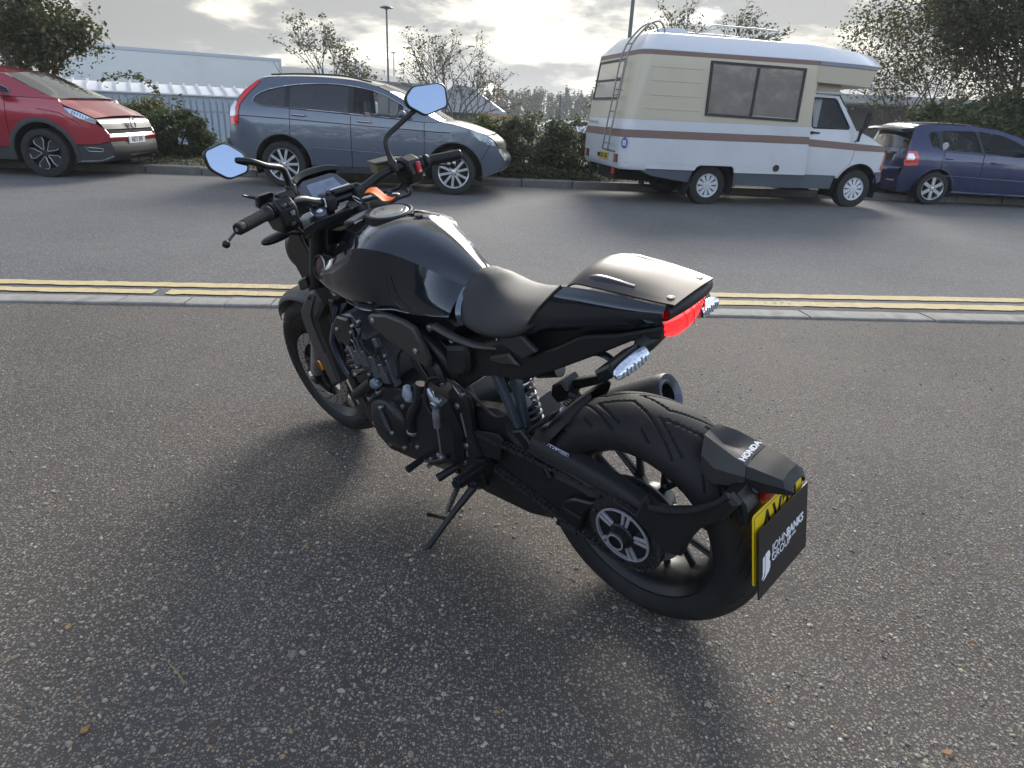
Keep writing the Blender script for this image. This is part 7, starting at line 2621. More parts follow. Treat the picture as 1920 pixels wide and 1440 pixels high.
# ---- fuel tank -------------------------------------------------------------
# stations: x, centre z, crease (y, z), three side points (y, z), bottom (y, z)
TS = [
 (1.005, 0.945, (0.150, 0.872), (0.172, 0.835), (0.176, 0.790), (0.160, 0.750), (0.135, 0.728)),
 (0.960, 0.963, (0.155, 0.893), (0.176, 0.850), (0.180, 0.800), (0.164, 0.752), (0.140, 0.722)),
 (0.900, 0.976, (0.158, 0.918), (0.176, 0.872), (0.180, 0.815), (0.166, 0.760), (0.142, 0.725)),
 (0.840, 0.981, (0.156, 0.933), (0.168, 0.888), (0.172, 0.830), (0.162, 0.778), (0.142, 0.740)),
 (0.785, 0.977, (0.147, 0.934), (0.152, 0.893), (0.155, 0.845), (0.152, 0.795), (0.140, 0.754)),
 (0.728, 0.963, (0.121, 0.920), (0.126, 0.888), (0.132, 0.848), (0.140, 0.803), (0.138, 0.762)),
 (0.655, 0.934, (0.096, 0.895), (0.106, 0.870), (0.118, 0.840), (0.132, 0.802), (0.136, 0.768)),
 (0.587, 0.900, (0.070, 0.864), (0.086, 0.850), (0.106, 0.828), (0.124, 0.802), (0.132, 0.778)),
 (0.530, 0.868, (0.050, 0.842), (0.074, 0.834), (0.100, 0.820), (0.120, 0.803), (0.128, 0.790)),
]
tk = MB()
topg, sideg = [], []
for i, (x, zc, cr, a, b, c, d) in enumerate(TS):
 y0, z0 = cr
 top_x = x
 row = []
 for t in (-1, -0.72, -0.36, 0, 0.36, 0.72, 1):
  q = abs(t)
  row.append((x + (0.012 * (1 - q * q) if i == 0 else 0), y0 * t, z0 + (zc - z0) * (1 - q ** 2.1) + 0.004 * (1 - q) * q))
 topg.append(row)
 sideg.append([(x, *cr), (x, *a), (x, *b), (x, *c), (x, *d)])
# the shroud runs on forward past the tank
front = [[(1.055, 0.152, 0.848), (1.055, 0.170, 0.820), (1.055, 0.172, 0.785), (1.055, 0.156, 0.755), (1.055, 0.134, 0.738)],
         [(1.098, 0.150, 0.822), (1.100, 0.162, 0.808), (1.102, 0.163, 0.788), (1.100, 0.152, 0.770), (1.096, 0.136, 0.760)]]
sideg = front[::-1] + sideg
tk.grid(surf(topg, 5, 4), flip=False)
tk.grid(surf(sideg, 5, 5), flip=False)
k0 = len(tk.v)
G = surf(sideg, 5, 5) * np.array([1, -1, 1])
tk.grid(G, flip=True)
# front closing wall under the yoke
w = np.array(surf(topg, 5, 4))[0]
tk.grid(np.array([w, w + np.array([0.018, 0, -0.05]) * 1.0, w * np.array([1, 0.9, 1]) + np.array([0.01, 0, -0.12])]))
tank = tk.build('fuel_tank', BLACK, bike, angle=32, fix=False)
# recessed panel on the flank, front edge lip
lp = MB()
lp.tube([(0.748, 0.152, 0.862), (0.744, 0.1545, 0.838), (0.740, 0.1545, 0.812), (0.722, 0.1495, 0.785), (0.690, 0.143, 0.772)], 0.0014, 6, sm=4)
lp.tube([(1.098, 0.139, 0.759), (1.03, 0.136, 0.733), (0.96, 0.141, 0.721), (0.90, 0.143, 0.724), (0.84, 0.143, 0.739), (0.77, 0.140, 0.757), (0.66, 0.137, 0.767), (0.53, 0.129, 0.789)], 0.0035, 6, sm=4)
lp.mirror()
lp.build('tank_seam', BLACK, bike, angle=60)
# tank rear bevel strip beside the seat
be = MB()
ctrl = [[(0.528, 0.066, 0.847), (0.515, 0.060, 0.850)], [(0.520, 0.098, 0.828), (0.502, 0.096, 0.830)], [(0.508, 0.122, 0.806), (0.488, 0.121, 0.806)], [(0.492, 0.133, 0.783), (0.474, 0.130, 0.783)]]
be.grid(surf(ctrl, 4, 3), flip=True, thick=0.004)
be.mirror()
be.build('tank_rear_trim', mat('polished blue black', (0.10, 0.125, 0.16), 0.18, metal=0.8, coat=0.6), bike, angle=50)
# filler cap with black surround and slots
CN = Vector((-0.03, 0, 1)).normalized()
cp = MB()
cc = Vector((0.888, 0, 0.979))
cp.lathe([(0.072, -0.012), (0.071, 0.006), (0.066, 0.0085), (0.058, 0.006)], cc, CN, 48)
cp.build('filler_surround', PLAST, bike, angle=40)
cp = MB()
cp.lathe([(0.058, -0.004), (0.057, 0.006), (0.053, 0.0085), (0.048, 0.0085), (0.046, 0.0065), (0.040, 0.0065), (0.0385, 0.0085), (0.030, 0.0095), (0.0001, 0.010)], cc, CN, 48)
cp.prism([(0.012, -0.006), (0.03, -0.006), (0.034, 0.0), (0.03, 0.006), (0.012, 0.006)], 0.0, 0.0125, plane='xy', fn=lambda v: cc + Vector(v))
cap = cp.build('filler_cap', mat('cap satin', (0.42, 0.41, 0.39), 0.30, metal=0.8), bike, angle=30)
tg = MB()
tg.grid(surf([[(0.815, 0.030, 0.9775), (0.815, 0.052, 0.9735)], [(0.790, 0.036, 0.9745), (0.790, 0.060, 0.9695)]], 3, 3), thick=0.0006)
tg.build('tank_sticker', mat('sticker pale', (0.42, 0.47, 0.58), 0.35), bike, fix=True)
sl = MB()
sl.prism([(0.838, -0.016), (0.800, -0.024), (0.800, -0.016), (0.838, -0.006)], 0.978, 0.9835, plane='xy', ch=0.001)
sl.prism([(0.790, -0.026), (0.772, -0.030), (0.772, -0.014), (0.790, -0.016)], 0.973, 0.980, plane='xy', ch=0.001)
sl.build('vent_slot', GROOVE, bike)
# grey plastic cover in front of the cap
fc = MB()
ctrl = []
for x, z, w in ((1.040, 0.935, 0.060), (1.015, 0.958, 0.074), (0.985, 0.968, 0.080), (0.955, 0.972, 0.078)):
 ctrl.append([(x, w * t, z - 0.010 * t * t + 0.004) for t in (-1, -0.5, 0, 0.5, 1)])
fc.grid(surf(ctrl, 4, 4), thick=0.006)
fc.build('tank_front_cover', mat('cover pale grey', (0.24, 0.235, 0.22), 0.42), bike, angle=50, fix=True)
bolts(bike, [(1.005, 0.048, 0.969)], 0.009, 0.003, SATIN, (0.2, 0, 1), 'cover_screw')

# round caps / horn-like intake ends at the shroud front
for sg in (1, -1):
 c = MB()
 c.lathe([(0.036, -0.03), (0.038, 0.0), (0.036, 0.006), (0.031, 0.006), (0.029, 0.0), (0.0001, -0.004)], (1.080, sg * 0.158, 0.832), (0.05, sg * 0.92, 0.30), 28)
 c.lathe([(0.0375, 0.001), (0.0385, 0.004), (0.0375, 0.007)], (1.080, sg * 0.158, 0.832), (0.05, sg * 0.92, 0.30), 28, mi=1)
 c.lathe([(0.0285, 0.001), (0.0001, 0.003)], (1.080, sg * 0.158, 0.832), (0.05, sg * 0.92, 0.30), 28, mi=2)
 c.build('shroud_cap', [SATIN, STEEL, mat('cap maroon', (0.06, 0.022, 0.026), 0.35)], bike, angle=35)

# ---- seat ------------------------------------------------------------------
ST_ = [  # x, top z, shoulder half width, side lower edge (y, z)
 (0.548, 0.846, 0.026, (0.062, 0.822)),
 (0.530, 0.874, 0.040, (0.098, 0.806)),
 (0.500, 0.884, 0.046, (0.122, 0.790)),
 (0.470, 0.876, 0.054, (0.131, 0.775)),
 (0.430, 0.858, 0.068, (0.134, 0.768)),
 (0.380, 0.848, 0.084, (0.134, 0.770)),
 (0.330, 0.850, 0.096, (0.134, 0.782)),
 (0.280, 0.860, 0.104, (0.133, 0.802)),
 (0.225, 0.876, 0.108, (0.128, 0.840)),
 (0.170, 0.890, 0.106, (0.122, 0.868)),
 (0.110, 0.900, 0.100, (0.112, 0.885)),
]
se = MB()
ctrl = []
for x, z, w, (yb, zb) in ST_:
 half_ = [(0, z), (w * 0.55, z - 0.003), (w * 0.95, z - 0.015), (w * 0.45 + yb * 0.55 + 0.004, z - (z - zb) * 0.48), (yb, zb + (z - zb) * 0.12), (yb - 0.012, zb - 0.004)]
 row = [(x, y, zz) for y, zz in half_[::-1]] + [(x, -y, zz) for y, zz in half_[1:]]
 ctrl.append(row)
se.grid(surf(ctrl, 5, 5), flip=True)
fr0 = np.array(surf(ctrl, 5, 5))[0]
se.add([tuple(p) for p in fr0], [tuple(range(len(fr0)))])
se.build('seat', VINYL, bike, angle=70, fix=False)
# grey lower flap under the seat
fl = MB()
fl.prism([(0.362, 0.780), (0.322, 0.786), (0.282, 0.803), (0.232, 0.772), (0.278, 0.737), (0.348, 0.759)], 0.112, 0.128, ch=0.004)
fl.mirror()
fl.build('seat_side_flap', mat('flap dark grey', (0.030, 0.031, 0.034), 0.5), bike, angle=40)

# ---- tail: glossy side, bronze-grey seat cowl, light -------------------------
# stations down the tail: x, seam (y,z), bulge (y,z), crease (y,z), bottom (y,z)
TL = [
 (0.158, (0.100, 0.945), (0.122, 0.925), (0.132, 0.870), (0.112, 0.790), 0.285),
 (0.090, (0.098, 0.951), (0.122, 0.930), (0.132, 0.872), (0.110, 0.822), 0.215),
 (0.030, (0.094, 0.951), (0.116, 0.933), (0.124, 0.892), (0.105, 0.857), 0.10),
 (-0.035, (0.088, 0.949), (0.104, 0.935), (0.108, 0.912), (0.097, 0.889), -0.02),
 (-0.085, (0.080, 0.946), (0.090, 0.936), (0.092, 0.922), (0.086, 0.908), -0.083),
]
tl = MB()
ctrl = []
for x, s, b, c, d, xl in TL:
 ctrl.append([(x, *s), (x + (xl - x) * 0.12, *b), (x + (xl - x) * 0.5, *c), (xl, *d)])
Gt = surf(ctrl, 6, 6)
tl.grid(Gt, flip=True, thick=0.003)
tl.mirror()
tl.build('tail_side', BLACK, bike, angle=45)
# bright rolled edge where the tail meets the seat
ed = MB()
ed.tube(Gt[0][::2] + np.array([0.004, 0.001, 0]), 0.0035, 6)
ed.mirror()
ed.build('tail_edge', PLAST, bike, angle=60)
cw = MB()
ctrl = []
for x, zc, w, ze in ((0.172, 0.934, 0.090, 0.920), (0.135, 0.968, 0.094, 0.950), (0.085, 0.973, 0.095, 0.955), (0.02, 0.968, 0.091, 0.954), (-0.05, 0.957, 0.083, 0.950), (-0.100, 0.949, 0.074, 0.947)):
 ctrl.append([(x - 0.012 * 0, w * t, ze + (zc - ze) * (1 - abs(t) ** 2.4)) for t in (-1, -0.75, -0.4, 0, 0.4, 0.75, 1)])
cw.grid(surf(ctrl, 6, 5), flip=False, thick=0.004)
cowl = cw.build('seat_cowl', COWLM, bike, angle=40, fix=True)
# two raised flanks on the cowl
for sg in (1, -1):
 r = MB()
 r.grid(surf([[(0.128, sg * 0.060, 0.9665), (0.132, sg * 0.075, 0.962), (0.128, sg * 0.090, 0.9545)], [(0.075, sg * 0.060, 0.972), (0.078, sg * 0.072, 0.9715), (0.075, sg * 0.086, 0.961)], [(0.000, sg * 0.058, 0.9655), (0.0, sg * 0.066, 0.9650), (0.0, sg * 0.072, 0.961)]], 6, 4), flip=(sg > 0), thick=0.001)
 r.build('cowl_flank', mat('cowl flank', (0.035, 0.033, 0.043), 0.42, metal=0.5, coat=0.2), cowl, angle=60, fix=True)
bolts(cowl, [(-0.080, 0.055, 0.9535), (-0.080, -0.055, 0.9535)], 0.0085, 0.0022, SATIN, (-0.1, 0, 1), 'cowl_screw')
lipm = MB()
ctrl = []
for t in np.linspace(-1, 1, 9):
 y = 0.084 * t
 xx = -0.104 + 0.012 * t * t
 z = 0.947 - 0.004 * t * t
 ctrl.append([(xx + 0.010, y * 0.94, z + 0.002), (xx - 0.003, y, z - 0.004), (xx - 0.002, y, z - 0.022), (xx + 0.012, y, z - 0.030)])
lipm.grid(surf(ctrl, 3, 3), flip=False, thick=0.003)
lipm.build('tail_lip', PLAST, bike, angle=40, fix=True)
# tail light lens
ll = MB()
ctrl = []
for t in np.linspace(-1, 1, 11):
 y = 0.080 * t
 q = 1 - t * t
 top, bot = 0.914 + 0.003 * q, 0.878 - 0.026 * q
 xr = -0.097 + 0.014 * t * t
 ctrl.append([(xr + 0.004, y, top), (xr, y, top - (top - bot) * 0.3), (xr + 0.006, y, top - (top - bot) * 0.7), (xr + 0.020, y * 0.97, bot)])
ll.grid(surf(ctrl, 4, 4), thick=0.004)
tlight = ll.build('tail_light', REDL, bike, angle=60, fix=True)
rb = MB()
for t in (-0.62, -0.3, 0.02, 0.34):
 y = 0.080 * t
 q = 1 - t * t
 xr = -0.098 + 0.014 * t * t
 rb.tube([(xr + 0.002, y, 0.915), (xr - 0.0012, y - 0.006, 0.903), (xr + 0.004, y - 0.018, 0.886 - 0.012 * q), (xr + 0.011, y - 0.024, 0.880 - 0.016 * q)], 0.0011, 5, sm=3)
rb.build('lens_rib', mat('lens rib red', (0.85, 0.04, 0.05), 0.15, coat=1.0), tlight, angle=60)
# under-tail and subframe cover
ut = MB()
side = [(0.505, 0.700), (0.44, 0.725), (0.395, 0.742), (0.352, 0.757), (0.281, 0.735), (0.218, 0.770), (0.186, 0.788), (0.115, 0.835), (0.02, 0.862), (-0.060, 0.896), (-0.082, 0.905), (-0.078, 0.876), (-0.010, 0.853), (0.056, 0.810), (0.165, 0.742), (0.300, 0.660), (0.40, 0.640), (0.455, 0.622), (0.50, 0.585), (0.540, 0.555), (0.560, 0.575), (0.52, 0.625), (0.475, 0.668)]


def tailfn(v):
 k = min(1.0, max(0.0, (v[0] + 0.09) / 0.35))
 return (v[0], v[1] * (0.80 + 0.20 * k), v[2])


ut.prism(side, 0.088, 0.112, ch=0.005, fn=tailfn)
ut.mirror()
ut.build('subframe_cover', PLAST, bike, angle=35)
mid = MB()
mid.prism([(0.40, 0.742), (0.281, 0.800), (0.16, 0.900), (-0.06, 0.925), (-0.078, 0.880), (-0.01, 0.862), (0.056, 0.822), (0.165, 0.755), (0.300, 0.675), (0.42, 0.65)], -0.086, 0.086, ch=0.004, fn=lambda v: (v[0], v[1] * (0.80 + 0.20 * min(1.0, max(0.0, (v[0] + 0.09) / 0.35))), v[2]))
mid.build('under_tail', SATIN, bike, angle=35)
# frame rail under the tank, bolt head
fr_ = MB()
fr_.tube([(0.60, 0.128, 0.745), (0.52, 0.133, 0.735), (0.44, 0.132, 0.732), (0.365, 0.127, 0.742)], [0.016, 0.014, 0.012, 0.006], 10, sm=4, flat=0.6)
fr_.prism([(0.405, 0.705), (0.335, 0.735), (0.300, 0.708), (0.365, 0.692), (0.41, 0.690)], 0.112, 0.124, ch=0.006)
fr_.mirror()
fr_.build('frame_rail', PLASTG, bike, angle=40)
bolts(bike, [(0.612, 0.137, 0.739)], 0.010, 0.007, STEEL, name='frame_bolt')

# rear indicators on stalks
for sg in (1, -1):
 s = MB()
 s.tube([(-0.045, sg * 0.040, 0.872), (-0.042, sg * 0.085, 0.858), (-0.040, sg * 0.108, 0.850)], [0.024, 0.022, 0.015], 14, sm=3)
 s.prism([(0.000, 0.838), (-0.040, 0.868), (-0.052, 0.846), (-0.012, 0.816)], sg * 0.10, sg * 0.20, ch=0.006, fn=lambda v: (v[0] + 0.1 * (abs(v[1]) - 0.1), v[1], v[2] - 0.12 * (abs(v[1]) - 0.1)))
 ri = s.build('rear_indicator', SATIN, bike, angle=40)
 l = MB()
 ctrl = []
 for t, w, h in ((0.0, 0.016, 0.014), (0.02, 0.017, 0.016), (0.06, 0.0165, 0.0155), (0.088, 0.013, 0.011), (0.096, 0.004, 0.004)):
  c = Vector((-0.044 + 0.10 * t, sg * (0.108 + t), 0.848 - 0.12 * t))
  ctrl.append([tuple(c + Vector((-0.012 - 0.006 * math.cos(a) * (1 if math.cos(a) > 0 else 0.4), 0, 0)) + Vector((0.5 * w * math.sin(a), 0, h * math.sin(a + 0.5)))) for a in np.linspace(0, 2 * math.pi, 14, endpoint=False)])
 l.grid(surf(ctrl, 4, 1), closed_v=True, flip=(sg > 0))
 l.build('indicator_lens', CLEAR, ri, angle=60, fix=True)
 l = MB()
 for q in range(7):
  t = 0.012 + q * 0.011
  c = Vector((-0.0665 + 0.10 * t, sg * (0.108 + t), 0.845 - 0.12 * t))
  l.box(c, (0.003, 0.0035, 0.016 if q % 2 else 0.010), Euler((0, 0.35, 0)))
 l.build('lens_flute', mat('lens flute grey', (0.20, 0.22, 0.26), 0.2), ri)
br = MB()
br.tube([(0.135, 0.070, 0.765), (0.085, 0.078, 0.790), (0.045, 0.080, 0.782), (0.035, 0.082, 0.762), (0.010, 0.092, 0.780), (-0.02, 0.098, 0.812), (-0.035, 0.098, 0.842)], [0.010, 0.010, 0.009, 0.010, 0.009, 0.009, 0.009], 8, sm=4, flat=0.7)
br.build('indicator_bracket', SATIN, bike, angle=50)

# ---- swingarm, hub carrier, chain guard -------------------------------------
sa = MB()
sa.prism([(0.600, 0.425), (0.555, 0.480), (0.440, 0.508), (0.392, 0.500), (0.388, 0.455), (0.345, 0.418), (0.300, 0.398), (0.235, 0.382), (0.150, 0.384), (0.085, 0.368), (0.02, 0.385), (-0.04, 0.36), (-0.062, 0.31), (-0.045, 0.265), (0.0, 0.245), (0.06, 0.240), (0.145, 0.222), (0.235, 0.222), (0.330, 0.232), (0.440, 0.275), (0.545, 0.330), (0.600, 0.370)], 0.040, 0.100, ch=0.014)
sa.prism([(0.600, -0.12 * 0 + 0.36), (0.60, 0.44), (0.42, 0.47), (0.36, 0.42), (0.40, 0.33), (0.52, 0.33)], -0.125, 0.04, ch=0.012)
swing = sa.build('swingarm', PLAST, bike, angle=40)
# upper strut arm of the arm up to the guard
up = MB()
up.prism([(0.372, 0.474), (0.338, 0.492), (0.310, 0.470), (0.240, 0.372), (0.262, 0.352), (0.328, 0.432)], 0.092, 0.112, ch=0.005)
up.build('swingarm_brace', SATIN, bike, angle=40)
bolts(bike, [(0.318, 0.113, 0.445), (0.265, 0.113, 0.380)], 0.006, 0.003, SATIN, name='brace_bolt')
hc = MB()
hc.prism([(0.150, 0.358), (0.088, 0.374), (0.055, 0.420), (0.120, 0.325), (0.138, 0.265), (0.150, 0.225), (0.232, 0.222), (0.205, 0.280), (0.190, 0.325)][0:2] + [(0.098, 0.352), (0.122, 0.318), (0.137, 0.266), (0.148, 0.226), (0.230, 0.222), (0.206, 0.285), (0.185, 0.335)], 0.098, 0.126, ch=0.005)
hc.tube([(0.150, 0.126, 0.236), (0.205, 0.126, 0.240)], 0.007, 8)
hc.tube([(0.130, 0.127, 0.300), (0.185, 0.127, 0.305)], 0.005, 8)
hc.build('chain_adjuster', SATIN, bike, angle=35)
gd = MB()
ctrl = []
for x, z in ((0.300, 0.450), (0.228, 0.441), (0.137, 0.434), (0.024, 0.419), (-0.094, 0.390)):
 ctrl.append([(x + 0.005, 0.075, z + 0.040), (x, 0.108, z + 0.030), (x, 0.121, z + 0.006), (x, 0.123, z - 0.008)])
gd.grid(surf(ctrl, 5, 4), flip=True, thick=0.003)
gd.tube([(x, 0.1225, z - 0.002) for x, z in ((0.305, 0.449), (0.228, 0.441), (0.137, 0.434), (0.024, 0.419), (-0.094, 0.390))], 0.0042, 8, sm=4)
guard = gd.build('chain_guard', PLAST, bike, angle=45)
stc = MB()
p00, p10, p11, p01 = Vector((0.262, 0.1105, 0.4575)), Vector((0.177, 0.1105, 0.4515)), Vector((0.177, 0.0955, 0.4745)), Vector((0.262, 0.0955, 0.4805))


def spt(u, v, h=0.0):
 p = p00 * (1 - u) * (1 - v) + p10 * u * (1 - v) + p11 * u * v + p01 * (1 - u) * v
 return p + Vector((0.05, 0.83, 0.55)) * (0.004 + h)


stc.add([spt(0, 0), spt(1, 0), spt(1, 1), spt(0, 1)], [(0, 1, 2, 3)], 0)


def srect(u0, v0, u1, v1):
 stc.add([spt(u0, v0, 0.0006), spt(u1, v0, 0.0006), spt(u1, v1, 0.0006), spt(u0, v1, 0.0006)], [(0, 1, 2, 3)], 1)


for a in ((0.02, 0.05, 0.98, 0.10), (0.02, 0.90, 0.98, 0.95), (0.02, 0.05, 0.035, 0.95), (0.965, 0.05, 0.98, 0.95), (0.62, 0.05, 0.635, 0.95)):
 srect(*a)
for k in range(14):
 a0, a1 = 2 * math.pi * k / 14, 2 * math.pi * (k + 1) / 14
 stc.add([spt(0.13, 0.55, 0.0006), spt(0.13 + 0.075 * math.cos(a0), 0.55 + 0.28 * math.sin(a0), 0.0006), spt(0.13 + 0.075 * math.cos(a1), 0.55 + 0.28 * math.sin(a1), 0.0006)], [(0, 1, 2)], 1)
rs_ = random.Random(3)
for k in range(26):
 u = 0.24 + 0.36 * rs_.random()
 v = 0.2 + 0.6 * rs_.random()
 srect(u, v, u + 0.02 + 0.03 * rs_.random(), v + 0.06 + 0.1 * rs_.random())
for v in (0.22, 0.36, 0.5, 0.64, 0.78):
 srect(0.67, v, 0.90 + 0.04 * rs_.random(), v + 0.055)
stc.build('warning_sticker', [INK, mat('sticker print', (0.55, 0.60, 0.75), 0.4)], guard, smooth=False, fix=True)

# ---- grey struts, shock absorber, reservoir ---------------------------------
for (a, b, wd_, y0) in (((0.420, 0.652), (0.352, 0.488), 0.020, 0.098), ((0.372, 0.655), (0.348, 0.478), 0.024, 0.074)):
 s = MB()
 A_, B_ = np.array(a), np.array(b)
 d = (B_ - A_) / np.linalg.norm(B_ - A_)
 nn = np.array([-d[1], d[0]])
 s.prism([tuple(A_ + nn * wd_ * 0.55), tuple(A_ + nn * wd_ * 0.55 + d * 0.03), tuple(A_ + nn * wd_ * 0.65 + d * 0.04), tuple(B_ + nn * wd_ * 0.38), tuple(B_ - nn * wd_ * 0.38), tuple(A_ - nn * wd_ * 0.65 + d * 0.04), tuple(A_ - nn * wd_ * 0.5 + d * 0.03), tuple(A_ - nn * wd_ * 0.5)], y0 - 0.012, y0 + 0.012, ch=0.004)
 s.build('subframe_strut', mat('strut blue grey', (0.055, 0.066, 0.082), 0.42, metal=0.35), bike, angle=35)
sh = MB()
SA0, SA1 = Vector((0.44, 0.0, 0.62)), Vector((0.375, 0.0, 0.36))
sx = (SA1 - SA0)
L_ = sx.length
sh.lathe([(0.018, 0.0), (0.026, 0.01), (0.030, 0.06), (0.034, 0.062), (0.034, 0.074), (0.026, 0.076), (0.014, 0.09), (0.014, L_)], SA0, sx, 24)
hel = [SA0 + sx.normalized() * (0.075 + t * 0.02) + (Vector((0, math.cos(2 * math.pi * t), 0)) + sx.normalized().cross(Vector((0, 1, 0))) * math.sin(2 * math.pi * t)) * 0.031 for t in np.linspace(0, 8, 129)]
sh.tube(hel, 0.0055, 8, mi=1)
sh.lathe([(0.0355, 0.058), (0.037, 0.060), (0.037, 0.070), (0.0355, 0.072)], SA0, sx, 24, mi=2)
sh.lathe([(0.0355, 0.10), (0.037, 0.102), (0.037, 0.108), (0.0355, 0.110)], SA0, sx, 24, mi=2)
sh.build('shock_absorber', [SATIN, ENG2, CHROME], bike, angle=40)
rv = MB()
rv.tube([(0.405, -0.055, 0.575), (0.33, -0.062, 0.60)], 0.024, 18)
rv.prism([(0.345, 0.552), (0.308, 0.580), (0.285, 0.556), (0.296, 0.520), (0.330, 0.500), (0.352, 0.52)], -0.105, -0.035, ch=0.006)
rv.tube([(0.330, -0.05, 0.530), (0.265, -0.055, 0.540)], [0.012, 0.010], 12)
for k in range(5):
 rv.lathe([(0.0105, 0), (0.0125, 0.002), (0.0125, 0.005), (0.0105, 0.007)], (0.300 - 0.009 * k, -0.0525, 0.535), (-1, 0, 0.15), 14, mi=1)
rv.build('rear_reservoir', [SATIN, ENG2], bike, angle=35)
ws = MB()
ws.prism([(0.445, 0.528), (0.405, 0.555), (0.372, 0.540), (0.36, 0.522), (0.41, 0.515)], 0.02, 0.07, ch=0.01)
ws.build('airbox_corner', mat('pale blue grey', (0.22, 0.25, 0.30), 0.45), bike, angle=50)

# ---- rear hugger ------------------------------------------------------------
hu = MB()
ctrl = []
for a_, w, r, yc_ in ((rad(14), 0.098, 0.338, 0.0), (rad(30), 0.104, 0.337, 0.0), (rad(42), 0.098, 0.337, -0.004), (rad(50), 0.075, 0.340, -0.025), (rad(56), 0.042, 0.343, -0.050)):
 ctrl.append([((r - (0.040 if abs(t) == 1 else 0.016 * t * t) * min(1, w / 0.09)) * math.cos(a_), w * (t if abs(t) < 1 else t * 1.02) + yc_, 0.32 + (r - (0.040 if abs(t) == 1 else 0.016 * t * t) * min(1, w / 0.09)) * math.sin(a_)) for t in (-1, -0.85, -0.45, 0, 0.45, 0.85, 1)])
hu.grid(surf(ctrl, 6, 4), flip=True, thick=0.004)
hu.prism([(0.345, 0.470), (0.255, 0.560), (0.215, 0.590), (0.240, 0.550), (0.30, 0.50), (0.355, 0.44)], 0.075, 0.098, ch=0.004)
hu.prism([(0.360, 0.500), (0.345, 0.545), (0.120, 0.655), (0.200, 0.590)], -0.095, -0.070, ch=0.003)
hu.build('rear_hugger', PLAST, bike, angle=45, fix=True)
bolts(bike, [(0.300, -0.03, 0.492), (0.318, 0.02, 0.470)], 0.013, 0.010, STEEL, (-0.6, 0.6, 0.5), 'hugger_bolt')

# ---- exhaust ----------------------------------------------------------------
ex = MB()
E1 = Vector((0.062, -0.188, 0.545))
EA = Vector((0.86, 0.17, -0.48)).normalized()
prof = [(0.0001, 0.060), (0.030, 0.060), (0.031, 0.006), (0.036, 0.001), (0.041, 0.004), (0.046, 0.000), (0.0545, -0.004), (0.058, 0.004), (0.059, 0.030), (0.058, 0.14), (0.052, 0.23), (0.040, 0.30), (0.030, 0.34), (0.026, 0.46)]
ex.lathe(prof[6:], E1, EA, 40)
ex.lathe(prof[2:7], E1, EA, 40, mi=1)
ex.lathe(prof[:3], E1, EA, 40, mi=2)
ex.map(lambda v: v)
silencer = ex.build('silencer', [PLASTG, ENG2, GROOVE], bike, angle=40)
cx = MB()
cx.prism([(0.70, 0.135), (0.66, 0.245), (0.50, 0.285), (0.33, 0.255), (0.27, 0.225), (0.29, 0.165), (0.36, 0.142), (0.55, 0.128)], -0.13, 0.085, ch=0.02)
cx.tube([(0.36, -0.10, 0.21), (0.33, -0.14, 0.28), (0.37, -0.135, 0.36), (0.40, -0.115, 0.375)], [0.034, 0.032, 0.028, 0.026], 14, sm=4)
cx.build('exhaust_chamber', ENG, bike, angle=40)
hd_ = MB()
for k in range(4):
 y = -0.135 + 0.09 * k
 hd_.tube([(1.00, y, 0.525), (1.075, y, 0.50), (1.105, y, 0.42), (1.075, y * 0.9, 0.28), (1.00, y * 0.8, 0.185), (0.86, y * 0.6, 0.150), (0.68, y * 0.5, 0.165)], 0.019, 12, sm=5)
hd_.build('exhaust_header', mat('header steel', (0.14, 0.13, 0.125), 0.35, metal=0.9, var=0.3, vscale=25), bike, angle=60)

# ---- engine ------------------------------------------------------------------
en = MB()
en.prism([(1.010, 0.42), (0.985, 0.47), (0.84, 0.50), (0.70, 0.53), (0.58, 0.52), (0.54, 0.42), (0.56, 0.30), (0.66, 0.235), (0.80, 0.20), (0.93, 0.185), (1.00, 0.23), (1.025, 0.32)], -0.165, 0.165, ch=0.02)
en.prism([(0.80, 0.165), (0.96, 0.16), (1.02, 0.20), (0.98, 0.26), (0.78, 0.26)], -0.10, 0.10, ch=0.02)
engine = en.build('engine', ENG, bike, angle=35)
cyl = MB()
cyl.prism([(1.01, 0.44), (1.035, 0.575), (0.90, 0.635), (0.845, 0.50)], -0.185, 0.175, ch=0.008)
for k in range(5):
 t = 0.15 + 0.14 * k
 cyl.prism([(1.016 + 0.02 * t, 0.46 + 0.13 * t), (1.02 + 0.02 * t, 0.472 + 0.13 * t), (0.865 + 0.06 * t, 0.53 + 0.13 * t), (0.862 + 0.06 * t, 0.517 + 0.13 * t)], -0.188, 0.179, ch=0.002)
cyl.build('cylinder_block', ENG, bike, angle=35)
hdm = MB()
hdm.prism([(1.035, 0.575), (1.052, 0.640), (1.02, 0.690), (0.955, 0.71), (0.915, 0.68), (0.90, 0.635)], -0.190, 0.180, ch=0.012)
hdm.build('cylinder_head', ENG2, bike, angle=35)
hv = MB()
hv.prism([(1.035, 0.60), (1.047, 0.655), (1.00, 0.700), (0.94, 0.705), (0.925, 0.66), (0.965, 0.60)], 0.172, 0.194, ch=0.006)
hv.build('cam_cover', ENG, bike, angle=35)
